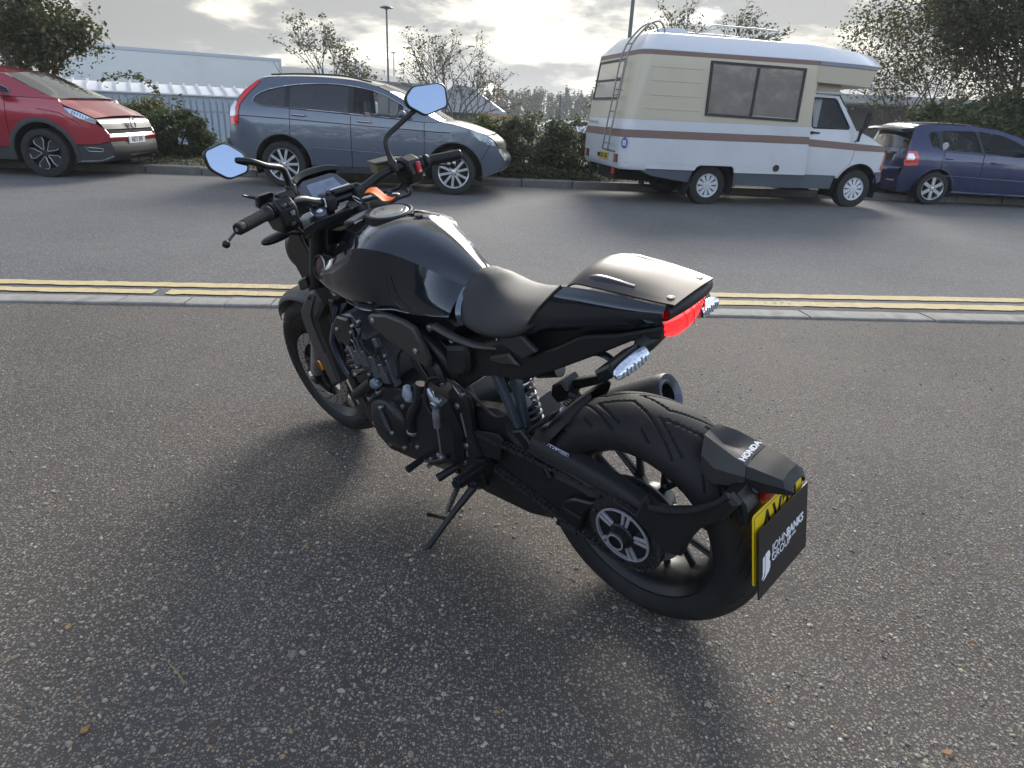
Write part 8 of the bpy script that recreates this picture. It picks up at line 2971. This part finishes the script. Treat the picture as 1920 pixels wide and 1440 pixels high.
# ribbed cylinder flank: pale metal webs catching the light
for (a, b, w0, w1, y) in (((0.975, 0.628), (0.948, 0.540), 0.006, 0.022, 0.186), ((0.930, 0.645), (0.905, 0.545), 0.006, 0.020, 0.186), ((0.880, 0.590), (0.860, 0.520), 0.016, 0.020, 0.182), ((0.838, 0.575), (0.822, 0.510), 0.012, 0.018, 0.180), ((0.800, 0.600), (0.78, 0.515), 0.006, 0.006, 0.178)):
 r = MB()
 A_, B_ = np.array(a), np.array(b)
 d = (B_ - A_) / np.linalg.norm(B_ - A_)
 nn = np.array([-d[1], d[0]])
 m_ = A_ + (B_ - A_) * 0.45
 r.prism([tuple(A_ + nn * w0), tuple(m_ + nn * w0), tuple(m_ + nn * w1), tuple(B_ + nn * w1), tuple(B_ - nn * w1), tuple(m_ - nn * w1), tuple(m_ - nn * w0), tuple(A_ - nn * w0)], y - 0.02, y + 0.004, ch=0.003)
 r.build('cylinder_rib', ENG2, bike, angle=30)
for (x, z) in ((0.985, 0.625), (0.938, 0.640)):
 fk = MB()
 fk.tube([(x + 0.020, 0.190, z + 0.020), (x + 0.012, 0.191, z - 0.004), (x, 0.191, z - 0.012), (x - 0.010, 0.191, z + 0.004), (x - 0.008, 0.190, z + 0.026)], 0.003, 6, sm=4)
 fk.tube([(x, 0.191, z - 0.012), (x - 0.018, 0.190, z - 0.062)], 0.0042, 6)
 fk.build('cable_fork', mat('fork rib grey', (0.25, 0.25, 0.255), 0.35, metal=0.8), bike, angle=60)
# alternator cover, clutch area, sprocket cover
ac = MB()
ac.lathe([(0.096, -0.06), (0.096, 0.0), (0.090, 0.012), (0.078, 0.022), (0.050, 0.028), (0.0001, 0.030)], (0.878, 0.165, 0.335), (0, 1, 0), 48)
ac.prism([(0.95, 0.40), (0.90, 0.44), (0.83, 0.43), (0.80, 0.36), (0.80, 0.27), (0.85, 0.24), (0.93, 0.25), (0.97, 0.30)], 0.13, 0.170, ch=0.010)
ac.build('alternator_cover', mat('cover black', (0.016, 0.0165, 0.016), 0.40, var=0.1), bike, angle=45)
vs = MB()
for off in (-0.006, 0.006):
 vs.tube([(0.868 + off, 0.1995, 0.405), (0.846 + off, 0.1995, 0.335)], [0.003, 0.005], 8)
vs.build('cover_ridge', ENG2, bike, angle=60)
bolts(bike, [(0.962, 0.172, 0.402), (0.900, 0.172, 0.448), (0.867, 0.196, 0.415), (0.842, 0.192, 0.325), (0.822, 0.172, 0.262), (0.97, 0.172, 0.30), (0.90, 0.172, 0.245), (0.912, 0.180, 0.478), (0.930, 0.180, 0.468), (0.985, 0.185, 0.495)], 0.0085, 0.008, BOLTM, name='engine_bolt')
pc = MB()
pc.prism([(0.80, 0.42), (0.74, 0.50), (0.66, 0.52), (0.60, 0.50), (0.585, 0.40), (0.61, 0.29), (0.70, 0.24), (0.79, 0.26)], 0.13, 0.160, ch=0.010)
pc.build('gearbox_cover', ENG, bike, angle=35)
bolts(bike, [(0.76, 0.162, 0.285), (0.70, 0.162, 0.262), (0.72, 0.162, 0.225), (0.79, 0.162, 0.43), (0.655, 0.162, 0.30), (0.78, 0.150, 0.218)], 0.0075, 0.008, BOLTM, name='engine_bolt')
bx = MB()
bx.prism([(0.560, 0.695), (0.482, 0.718), (0.470, 0.700), (0.478, 0.648), (0.500, 0.620), (0.552, 0.606), (0.574, 0.630)], 0.02, 0.140, ch=0.010)
bx.build('electrics_box', PLAST, bike, angle=40)
ib = MB()
ib.prism([(0.74, 0.66), (0.66, 0.655), (0.60, 0.62), (0.585, 0.575), (0.62, 0.545), (0.69, 0.56), (0.73, 0.60)], 0.04, 0.150, ch=0.012)
ib.prism([(0.70, 0.640), (0.685, 0.635), (0.640, 0.575), (0.650, 0.568)], 0.150, 0.156, ch=0.002)
ib.build('throttle_body', ENG, bike, angle=35)
ab = MB()
ab.prism([(0.98, 0.72), (0.86, 0.70), (0.70, 0.66), (0.56, 0.69), (0.50, 0.76), (0.60, 0.80), (0.98, 0.80)], -0.11, 0.11, ch=0.02)
ab.build('airbox', SATIN, bike, angle=40)
# broad dark side panel with two bolts
fcv = MB()
fo = [(0.862, 0.722), (0.845, 0.735), (0.765, 0.753), (0.690, 0.752), (0.645, 0.742), (0.622, 0.700), (0.602, 0.655), (0.612, 0.625), (0.650, 0.630), (0.720, 0.655), (0.785, 0.668), (0.825, 0.688), (0.862, 0.698)]
fcv.prism(fo, 0.150, 0.172, ch=0.006)
fcv.build('frame_side_panel', PLASTG, bike, angle=35)
bolts(bike, [(0.832, 0.173, 0.721), (0.650, 0.173, 0.672)], 0.0085, 0.003, BOLTM, name='panel_bolt')
# main frame beam
mf = MB()
mf.tube([(1.17, 0.05, 0.84), (1.05, 0.11, 0.80), (0.85, 0.125, 0.735), (0.68, 0.120, 0.69), (0.585, 0.105, 0.61), (0.555, 0.080, 0.45), (0.57, 0.075, 0.32)], [0.03, 0.026, 0.024, 0.024, 0.024, 0.026, 0.026], 12, sm=5, flat=0.7)
mf.mirror()
mf.tube([(1.19, 0, 0.90), (1.29, 0, 0.68)], 0.034, 20)
mf.build('main_frame', SATIN, bike, angle=60)
# pivot plate with machined edges
pp = MB()
pp.prism([(0.552, 0.580), (0.520, 0.556), (0.508, 0.525), (0.506, 0.486), (0.512, 0.420), (0.488, 0.350), (0.520, 0.275), (0.620, 0.245), (0.644, 0.345), (0.614, 0.430), (0.575, 0.498), (0.592, 0.533)], 0.112, 0.138, ch=0.006)
pivot = pp.build('pivot_plate', mat('plate black', (0.014, 0.015, 0.017), 0.36), bike, angle=35)
for a, b, w in (((0.572, 0.482), (0.617, 0.388), 0.0032), ((0.541, 0.484), (0.535, 0.405), 0.0032), ((0.607, 0.384), (0.546, 0.388), 0.002), ((0.618, 0.330), (0.602, 0.270), 0.0022), ((0.544, 0.348), (0.546, 0.328), 0.003), ((0.556, 0.575), (0.531, 0.548), 0.0022)):
 s = MB()
 s.tube([(a[0], 0.1385, a[1]), (b[0], 0.1385, b[1])], w, 8)
 s.build('machined_edge', mat('bare alloy', (0.50, 0.50, 0.50), 0.35, metal=0.9), pivot, angle=60)
bolts(pivot, [(0.552, 0.138, 0.506), (0.564, 0.138, 0.298), (0.522, 0.138, 0.555), (0.603, 0.138, 0.563), (0.555, 0.138, 0.581)], 0.009, 0.006, STEEL, name='pivot_bolt')
bolts(pivot, [(0.620, 0.138, 0.356)], 0.0165, 0.006, ALU, name='pivot_nut')
bolts(pivot, [(0.542, 0.138, 0.369)], 0.0095, 0.006, STEEL, name='pivot_bolt')
# heel plate behind it
hp = MB()
hp.prism([(0.505, 0.43), (0.415, 0.455), (0.395, 0.44), (0.42, 0.36), (0.49, 0.345), (0.512, 0.39)], 0.118, 0.126, ch=0.002)
hp.build('heel_plate', PLAST, bike, angle=35)
# quick-shift rod
qs = MB()
qs.tube([(0.604, 0.186, 0.572), (0.596, 0.190, 0.560), (0.586, 0.190, 0.536)], [0.006, 0.009, 0.009], 12, sm=2)
qs.lathe([(0.010, -0.012), (0.012, -0.010), (0.012, 0.010), (0.010, 0.012)], (0.583, 0.190, 0.528), (0, 1, 0), 16)
qs.tube([(0.583, 0.190, 0.522), (0.5855, 0.190, 0.505), (0.586, 0.190, 0.500), (0.590, 0.190, 0.475), (0.591, 0.190, 0.470), (0.5945, 0.190, 0.447), (0.595, 0.190, 0.444)], [0.010, 0.010, 0.0125, 0.0125, 0.0115, 0.0115, 0.006], 14)
qs.tube([(0.586, 0.192, 0.548), (0.566, 0.186, 0.540), (0.56, 0.180, 0.548)], [0.007, 0.006, 0.005], 8)
qs.tube([(0.595, 0.190, 0.444), (0.605, 0.190, 0.335)], 0.0028, 8)
qs.lathe([(0.0001, 0.008), (0.006, 0.007), (0.008, 0.0), (0.006, -0.007), (0.0001, -0.008)], (0.6055, 0.190, 0.330), (0, 1, 0), 14)
qs.build('quickshifter_rod', mat('anodised silver', (0.42, 0.45, 0.50), 0.32, metal=0.85), bike, angle=40)
# gear pedal and footpegs
pd = MB()
pd.tube([(0.606, 0.165, 0.315), (0.68, 0.17, 0.268), (0.735, 0.172, 0.252)], [0.010, 0.008, 0.007], 10, sm=3, flat=0.6)
pd.tube([(0.735, 0.165, 0.252), (0.735, 0.235, 0.250)], [0.010, 0.012], 14)
pd.tube([(0.606, 0.165, 0.315), (0.60, 0.185, 0.330)], 0.007, 8)
pd.tube([(0.590, 0.150, 0.275), (0.612, 0.215, 0.262)], [0.011, 0.0135], 14)
pd.build('gear_pedal', SATIN, bike, angle=40)
for sg in (1, -1):
 p = MB()
 P0, P1 = Vector((0.475, sg * 0.155, 0.330)), Vector((0.455, sg * 0.262, 0.352))
 d = (P1 - P0).normalized()
 for k in range(11):
  c = P0 + (P1 - P0) * ((k + 0.5) / 11)
  p.box(c, (0.036, 0.0055, 0.022), Matrix((Vector((1, 0, 0)) - d * d.x, d, Vector((0, 0, 1)) - d * d.z)).transposed())
 p.tube([P0 - d * 0.03, P1], 0.0125, 12)
 p.tube([P1, P1 + d * 0.006], 0.015, 12)
 p.box(P0 - d * 0.022, (0.045, 0.03, 0.045), Euler((0, 0.3, 0)))
 p.build('footpeg', SATIN, bike, angle=35, bev=0.0015)
# ---- side stand ---------------------------------------------------------------
sd = MB()
sd.lathe([(0.0001, 0.014), (0.012, 0.014), (0.014, 0.010), (0.021, 0.010), (0.023, 0.006), (0.023, -0.02)], (0.572, 0.118, 0.195), (0.1, 1, 0.1), 24, mi=0)
sd.prism([(0.60, 0.26), (0.53, 0.25), (0.535, 0.185), (0.565, 0.160), (0.605, 0.175)], 0.075, 0.108, ch=0.006)
leg = [(0.565, 0.112, 0.190), (0.572, 0.150, 0.165), (0.580, 0.205, 0.133), (0.586, 0.265, 0.098), (0.588, 0.305, 0.078), (0.590, 0.330, 0.0655)]
sd.tube(leg, [0.014, 0.0125, 0.0105, 0.0095, 0.010, 0.010], 12, sm=5)
foot_n = Vector((0, -math.sin(LEAN), math.cos(LEAN)))
sd.tube([(0.590, 0.318, 0.074), (0.602, 0.338, 0.0655), (0.618, 0.350, 0.068)], [0.010, 0.011, 0.007], 10, sm=3, flat=0.6)
sd.tube([(0.583, 0.225, 0.120), (0.612, 0.245, 0.128), (0.628, 0.270, 0.150)], [0.006, 0.005, 0.006], 8, sm=3)
sd.build('side_stand', SATIN, bike, angle=45)
spn = MB()
h0, h1 = Vector((0.605, 0.125, 0.215)), Vector((0.598, 0.222, 0.130))
ax_ = (h1 - h0).normalized()
e1 = ax_.cross(Vector((1, 0, 0))).normalized()
e2 = ax_.cross(e1)
spn.tube([h0 + (h1 - h0) * t + (e1 * math.cos(t * 2 * math.pi * 20) + e2 * math.sin(t * 2 * math.pi * 20)) * 0.0085 for t in np.linspace(0.05, 0.92, 321)], 0.0022, 6)
spn.tube([h0, h0 + (h1 - h0) * 0.06], 0.003, 6)
spn.tube([h0 + (h1 - h0) * 0.91, h1], 0.003, 6)
spn.build('stand_spring', CHAIN, bike, angle=60)

# ---- radiator, hoses -------------------------------------------------------
ra = MB()
ra.prism([(1.105, 0.715), (1.075, 0.715), (1.110, 0.430), (1.142, 0.430)], -0.165, 0.150, ch=0.004)
for k in range(40):
 z = 0.44 + k * 0.0067
 x = 1.0755 + (0.715 - z) * 0.1228
 ra.box((x - 0.001, -0.008, z), (0.002, 0.28, 0.0022))
ra.build('radiator', mat('radiator black', (0.008, 0.009, 0.011), 0.5), bike, angle=35)
rc = MB()
rc.prism([(1.020, 0.720), (0.980, 0.735), (1.065, 0.655), (1.095, 0.590)], 0.150, 0.156, ch=0.001)
rc.tube([(1.040, 0.162, 0.712), (1.085, 0.162, 0.650)], 0.004, 6)
rc.tube([(1.028, 0.164, 0.712), (1.074, 0.164, 0.645)], 0.003, 6)
rc.build('radiator_bracket', mat('bracket blue grey', (0.07, 0.09, 0.13), 0.3, metal=0.6), bike, angle=40)
bt = MB()
bt.tube([(1.070, 0.158, 0.650), (1.105, 0.158, 0.600), (1.128, 0.157, 0.560), (1.124, 0.156, 0.515), (1.105, 0.155, 0.470), (1.088, 0.154, 0.442)], 0.0125, 14, sm=5)
bt.build('coolant_tube', mat('tube blue black', (0.022, 0.030, 0.055), 0.28, coat=0.5), bike, angle=60)
ho = MB()
ho.tube([(0.69, 0.150, 0.540), (0.705, 0.162, 0.478), (0.742, 0.166, 0.425), (0.757, 0.166, 0.388), (0.765, 0.165, 0.348)], 0.0165, 14, sm=5)
ho.tube([(1.03, 0.178, 0.396), (0.998, 0.182, 0.418), (0.950, 0.183, 0.455), (0.905, 0.178, 0.488)], 0.0185, 14, sm=5)
ho.tube([(0.83, 0.165, 0.63), (0.80, 0.168, 0.56), (0.79, 0.168, 0.50)], 0.008, 10, sm=4)
ho.tube([(0.655, 0.150, 0.565), (0.664, 0.165, 0.500), (0.640, 0.168, 0.45), (0.630, 0.165, 0.40)], 0.006, 10, sm=5)
ho.tube([(0.595, 0.145, 0.590), (0.625, 0.160, 0.585), (0.650, 0.165, 0.540), (0.655, 0.165, 0.480)], 0.0045, 8, sm=5)
ho.tube([(0.56, 0.15, 0.60), (0.49, 0.13, 0.56), (0.44, 0.11, 0.50), (0.40, 0.10, 0.505)], 0.0045, 8, sm=5)
ho.tube([(0.72, 0.15, 0.66), (0.76, 0.16, 0.62), (0.77, 0.165, 0.55), (0.80, 0.165, 0.53)], 0.006, 8, sm=5)
ho.build('coolant_hose', HOSE, bike, angle=60)
hcl = MB()
hcl.lathe([(0.0175, -0.006), (0.019, -0.005), (0.019, 0.005), (0.0175, 0.006)], (0.766, 0.165, 0.344), (0.2, 0, -1), 20)
hcl.build('hose_clip', STEEL, bike, angle=40)
wp = MB()
wp.prism([(0.905, 0.500), (0.878, 0.515), (0.862, 0.490), (0.885, 0.470), (0.91, 0.478)], 0.165, 0.196, ch=0.008)
wp.build('hose_elbow', mat('elbow blue grey', (0.17, 0.23, 0.29), 0.4, metal=0.3), bike, angle=40)
dw = MB()
dw.prism([(0.755, 0.520), (0.735, 0.530), (0.722, 0.500), (0.728, 0.470), (0.752, 0.462), (0.768, 0.490)], 0.155, 0.180, ch=0.010)
dw.build('sensor_cap', mat('sensor pale', (0.33, 0.38, 0.46), 0.5, var=0.3, vscale=90), bike, angle=50)
cn = MB()
cn.prism([(0.845, 0.660), (0.825, 0.668), (0.815, 0.640), (0.835, 0.630)], 0.168, 0.186, ch=0.004)
cn.build('wiring_connector', ENG2, bike, angle=40)
wr = MB()
wr.tube([(0.90, 0.17, 0.71), (0.885, 0.185, 0.68), (0.90, 0.19, 0.65), (0.885, 0.19, 0.62), (0.86, 0.186, 0.60)], 0.0045, 8, sm=5)
wr.tube([(0.84, 0.176, 0.65), (0.83, 0.185, 0.62), (0.84, 0.187, 0.60), (0.81, 0.18, 0.58)], 0.004, 8, sm=5)
wr.tube([(0.93, 0.18, 0.70), (0.90, 0.19, 0.69), (0.88, 0.187, 0.70)], 0.005, 8, sm=5)
wr.build('wiring', HOSE, bike, angle=60)
bolts(bike, [(0.915, 0.194, 0.690), (0.93, 0.194, 0.665), (1.01, 0.194, 0.655), (0.895, 0.182, 0.705), (0.80, 0.178, 0.615), (0.905, 0.184, 0.520), (0.865, 0.184, 0.508), (0.96, 0.188, 0.53)], 0.006, 0.006, BOLTM, name='engine_bolt')

# ---- plate holder, mudguard tip, plates --------------------------------------
arm = MB()
A0 = [(-0.045, 0.30), (-0.060, 0.36), (-0.050, 0.47), (-0.072, 0.495), (-0.090, 0.468), (-0.116, 0.478), (-0.184, 0.512), (-0.235, 0.555), (-0.272, 0.595), (-0.300, 0.590), (-0.290, 0.550), (-0.250, 0.500), (-0.205, 0.455), (-0.180, 0.400), (-0.155, 0.345), (-0.125, 0.345)]
arm.prism([(-0.040, 0.40), (-0.058, 0.47), (-0.072, 0.490), (-0.084, 0.466), (-0.120, 0.474), (-0.184, 0.508), (-0.235, 0.550), (-0.268, 0.590), (-0.290, 0.575), (-0.262, 0.520), (-0.212, 0.470), (-0.186, 0.418), (-0.165, 0.352), (-0.130, 0.338), (-0.095, 0.36)], 0.106, 0.136, ch=0.008)
arm.tube([(-0.084, 0.136, 0.464), (-0.120, 0.137, 0.474), (-0.184, 0.137, 0.508), (-0.235, 0.134, 0.550), (-0.268, 0.128, 0.588)], 0.0075, 8, sm=4)
arm.build('plate_arm', PLAST, bike, angle=40)
am2 = MB()
am2.prism([(-0.245, 0.570), (-0.275, 0.582), (-0.296, 0.560), (-0.304, 0.510), (-0.290, 0.490), (-0.268, 0.535)], 0.035, 0.112, ch=0.006)
am2.tube([(-0.286, 0.113, 0.535), (-0.272, 0.113, 0.560)], 0.003, 6)
am2.build('plate_bracket', SATIN, bike, angle=40)
ft = MB()
# faceted mudguard: front ridge pieces, main saddle, tail cap
S0 = [[(-0.168, 0.066, 0.560), (-0.166, 0.062, 0.605), (-0.158, 0.036, 0.640), (-0.150, 0.0, 0.628), (-0.152, -0.034, 0.626), (-0.166, -0.062, 0.590), (-0.168, -0.066, 0.560)],
      [(-0.205, 0.076, 0.552), (-0.202, 0.072, 0.592), (-0.198, 0.044, 0.632), (-0.190, 0.0, 0.606), (-0.195, -0.040, 0.622), (-0.202, -0.066, 0.582), (-0.205, -0.070, 0.552)],
      [(-0.240, 0.072, 0.562), (-0.238, 0.068, 0.592), (-0.232, 0.044, 0.618), (-0.225, 0.0, 0.607), (-0.232, -0.044, 0.612), (-0.238, -0.066, 0.584), (-0.240, -0.068, 0.562)],
      [(-0.270, 0.062, 0.570), (-0.266, 0.060, 0.590), (-0.260, 0.044, 0.607), (-0.257, 0.0, 0.606), (-0.260, -0.044, 0.604), (-0.266, -0.060, 0.586), (-0.270, -0.062, 0.570)]]
ft.grid(surf(S0, 3, 3, lin_u=True, lin_v=True), thick=0.004)
fend = ft.build('rear_mudguard', PLASTG, bike, angle=20, fix=True)
tp = MB()
S1 = [[(-0.272, 0.063, 0.560), (-0.269, 0.061, 0.590), (-0.262, 0.045, 0.608), (-0.260, 0.0, 0.6075), (-0.262, -0.045, 0.605), (-0.269, -0.061, 0.586), (-0.272, -0.063, 0.560)],
      [(-0.314, 0.054, 0.566), (-0.310, 0.054, 0.588), (-0.302, 0.040, 0.603), (-0.300, 0.0, 0.603), (-0.302, -0.040, 0.601), (-0.310, -0.054, 0.586), (-0.314, -0.054, 0.566)],
      [(-0.346, 0.040, 0.568), (-0.344, 0.042, 0.584), (-0.334, 0.032, 0.595), (-0.332, 0.0, 0.596), (-0.334, -0.032, 0.595), (-0.344, -0.042, 0.584), (-0.346, -0.040, 0.568)],
      [(-0.356, 0.028, 0.563), (-0.358, 0.028, 0.572), (-0.352, 0.022, 0.579), (-0.351, 0.0, 0.580), (-0.352, -0.022, 0.579), (-0.358, -0.028, 0.572), (-0.356, -0.028, 0.563)]]
tp.grid(surf(S1, 3, 3, lin_u=True, lin_v=True), thick=0.004)
tp.build('mudguard_tip', PLAST, bike, angle=20, fix=True)
# left lower drop of the mudguard down the tyre
ld = MB()
ld.prism([(-0.172, 0.605), (-0.182, 0.580), (-0.208, 0.560), (-0.258, 0.575), (-0.290, 0.560), (-0.300, 0.590), (-0.262, 0.602)], 0.050, 0.066, ch=0.004, fn=lambda v: (v[0], v[1], v[2] - 0.022))
ld.mirror()
ld.build('mudguard_side', SATIN, bike, angle=35)
lg = MB()
lg.prism([(-0.285, 0.535), (-0.288, 0.572), (-0.315, 0.580), (-0.322, 0.565), (-0.318, 0.545), (-0.300, 0.520)], -0.045, 0.052, ch=0.008)
lg.build('number_plate_light', REDD, bike, angle=45)
# yellow plate and dealer plate: real flat plates, slightly skewed
PT = Vector((-0.317, 0.114, 0.520))
pu = Vector((0.008 * -1, -0.228, -0.020)).normalized()               # along the plate to the right
pn_ = Vector((-0.985, 0.02, 0.135)).normalized()
pn_ = (pn_ - pu * pn_.dot(pu)).normalized()
pv = pn_.cross(pu)
if pv.z < 0:
 pv = -pv


def plate(name, c, w, h, th, m, r=0.006):
 pts = []
 for sx_, sy_, a0 in ((1, 1, 0), (-1, 1, 90), (-1, -1, 180), (1, -1, 270)):
  for a in (0, 30, 60, 90):
   pts.append((sx_ * (w / 2 - r) + r * math.cos(rad(a0 + a)), sy_ * (h / 2 - r) + r * math.sin(rad(a0 + a))))
 b = MB()
 b.prism(pts, -th / 2, th / 2, plane='xy', ch=0.0006, fn=lambda q: c + pu * q[0] + pv * q[1] + pn_ * q[2])
 return b.build(name, m, bike, angle=30, fix=True)


PC = Vector((-0.3285, 0.0, 0.438)) + pn_ * 0.0
yc = PC + pv * 0.003 + pu * -0.003 + pn_ * -0.001
yp = plate('number_plate', yc, 0.230, 0.180, 0.003, YEL, 0.008)
dc_ = PC + pn_ * 0.0085 + pv * -0.032 + pu * 0.003
dp = plate('dealer_plate', dc_, 0.232, 0.178, 0.003, CARD, 0.003)
pm = frame((0, 0, 0), pu, pn_)


def on(c, u, v, h):
 m = pm.copy()
 m.translation = c + pu * u + pv * v + pn_ * h
 return m


bl = MB()
for s_ in ((0.221, 0.189),):
 w_, h_ = 0.219, 0.169
 loop = [(w_ / 2, h_ / 2), (-w_ / 2, h_ / 2), (-w_ / 2, -h_ / 2), (w_ / 2, -h_ / 2)]
 bl.tube([yc + pu * a + pv * b + pn_ * 0.0016 for a, b in loop], 0.0007, 4, closed=True)
bl.build('plate_border', INK, yp)
text('plate_lettering', 'AV23', 0.082, INK, yp, on(yc, 0.004, 0.042, 0.0017), sx=0.80, bold=0.0022, space=1.12)
text('dealer_lettering', 'JOHN', 0.0305, WHITE, dp, on(dc_, -0.056, 0.010, 0.0017), 'LEFT', sx=0.92)
text('dealer_lettering', 'BANKS', 0.0305, WHITE, dp, on(dc_, 0.0125, 0.010, 0.0017), 'LEFT', bold=0.0011, sx=0.86)
text('dealer_lettering', 'GROUP', 0.0285, WHITE, dp, on(dc_, -0.058, -0.0145, 0.0017), 'LEFT', sx=0.95)
text('dealer_lettering', 'EST 1974', 0.0095, WHITE, dp, on(dc_, 0.021, -0.010, 0.0017), 'LEFT', bold=0.0002)
lgm = MB()


def lpt(u, v):
 return dc_ + pu * (u - 0.0985) + pv * (v - 0.012) + pn_ * 0.0019


# the initials emblem: a slanted J stroke and a B with its bowls
jst = [(0.000, 0.024), (0.009, 0.026), (0.009, -0.016), (0.006, -0.026), (-0.004, -0.032), (-0.004, -0.026), (0.0, -0.020)]
lgm.add([lpt(u, v) for u, v in jst], [tuple(range(len(jst)))])
bst = [(0.0115, 0.028), (0.026, 0.030), (0.032, 0.024), (0.033, 0.012), (0.029, 0.004), (0.034, -0.004), (0.034, -0.018), (0.028, -0.027), (0.016, -0.032), (0.002, -0.037), (0.002, -0.034), (0.010, -0.027), (0.0115, -0.018)]
lgm.add([lpt(u, v) for u, v in bst], [tuple(range(len(bst)))])
lgm.build('dealer_emblem', WHITE, dp, smooth=False, fix=True)
# maker's name on the mudguard
hm = frame((-0.2475, 0.0, 0.6125), (0, -1, 0), (-0.12, 0, 1))
text('mudguard_lettering', 'HONDA', 0.0185, WHITE, fend, hm, sx=1.15, bold=0.0007)

# ---- ignition key with ring and orange tag -------------------------------------
ig = MB()
ig.lathe([(0.020, -0.03), (0.020, 0.0), (0.017, 0.006), (0.0001, 0.006)], (1.015, 0.0, 0.985), (0.1, 0, 1), 24)
ig.lathe([(0.014, 0.0), (0.015, 0.004), (0.012, 0.008), (0.0001, 0.008)], (1.055, 0.028, 0.973), (0.1, 0, 1), 20)
ig.build('ignition_lock', SATIN, bike, angle=40)
key = thing('key', 'ignition key with steel ring and bright orange tag in the motorcycle lock', 'key')
key.matrix_world = Matrix.Translation((0.421, 1.524, 0.0022)) @ Matrix.Rotation(HEAD, 4, 'Z') @ Matrix.Rotation(-LEAN, 4, 'X') @ Matrix.Translation((1.0, 0.0, 0.99))
kb = MB()
kb.lathe([(0.0001, 0.005), (0.018, 0.004), (0.020, 0.0), (0.018, -0.004), (0.0001, -0.005)], (-0.020, 0.0, 0.022), (0.15, 0.0, 1), 24)
kb.lathe([(0.0185, 0.0035), (0.012, 0.0062), (0.0001, 0.0066)], (-0.020, 0.0, 0.022), (0.15, 0.0, 1), 24, mi=1)
kb.box((0.008, 0.0, 0.006), (0.009, 0.003, 0.03))
kb.build('key_bow', [PLAST, STEEL], key, angle=40)
kr = MB()
kr.tube([(0.012 + 0.017 * math.cos(a), 0.016 + 0.010 * math.sin(a), 0.018 + 0.013 * math.sin(a)) for a in np.linspace(0, 2 * math.pi, 28, endpoint=False)], 0.0016, 6, closed=True)
kr.build('key_ring', STEEL, key, angle=60)
kt = MB()
ctrl = []
for i, u in enumerate(np.linspace(0, 1, 5)):
 ctrl.append([(0.010 - 0.075 * u + 0.004 * math.sin(5 * v), -0.012 - 0.045 * v - 0.006 * u, 0.030 - 0.012 * u + 0.010 * math.sin(3.4 * u + 2.5 * v)) for v in np.linspace(0, 1, 4)])
kt.grid(surf(ctrl, 3, 3), thick=0.002)
kt.build('key_tag', ORANGE, key, angle=60, fix=True)
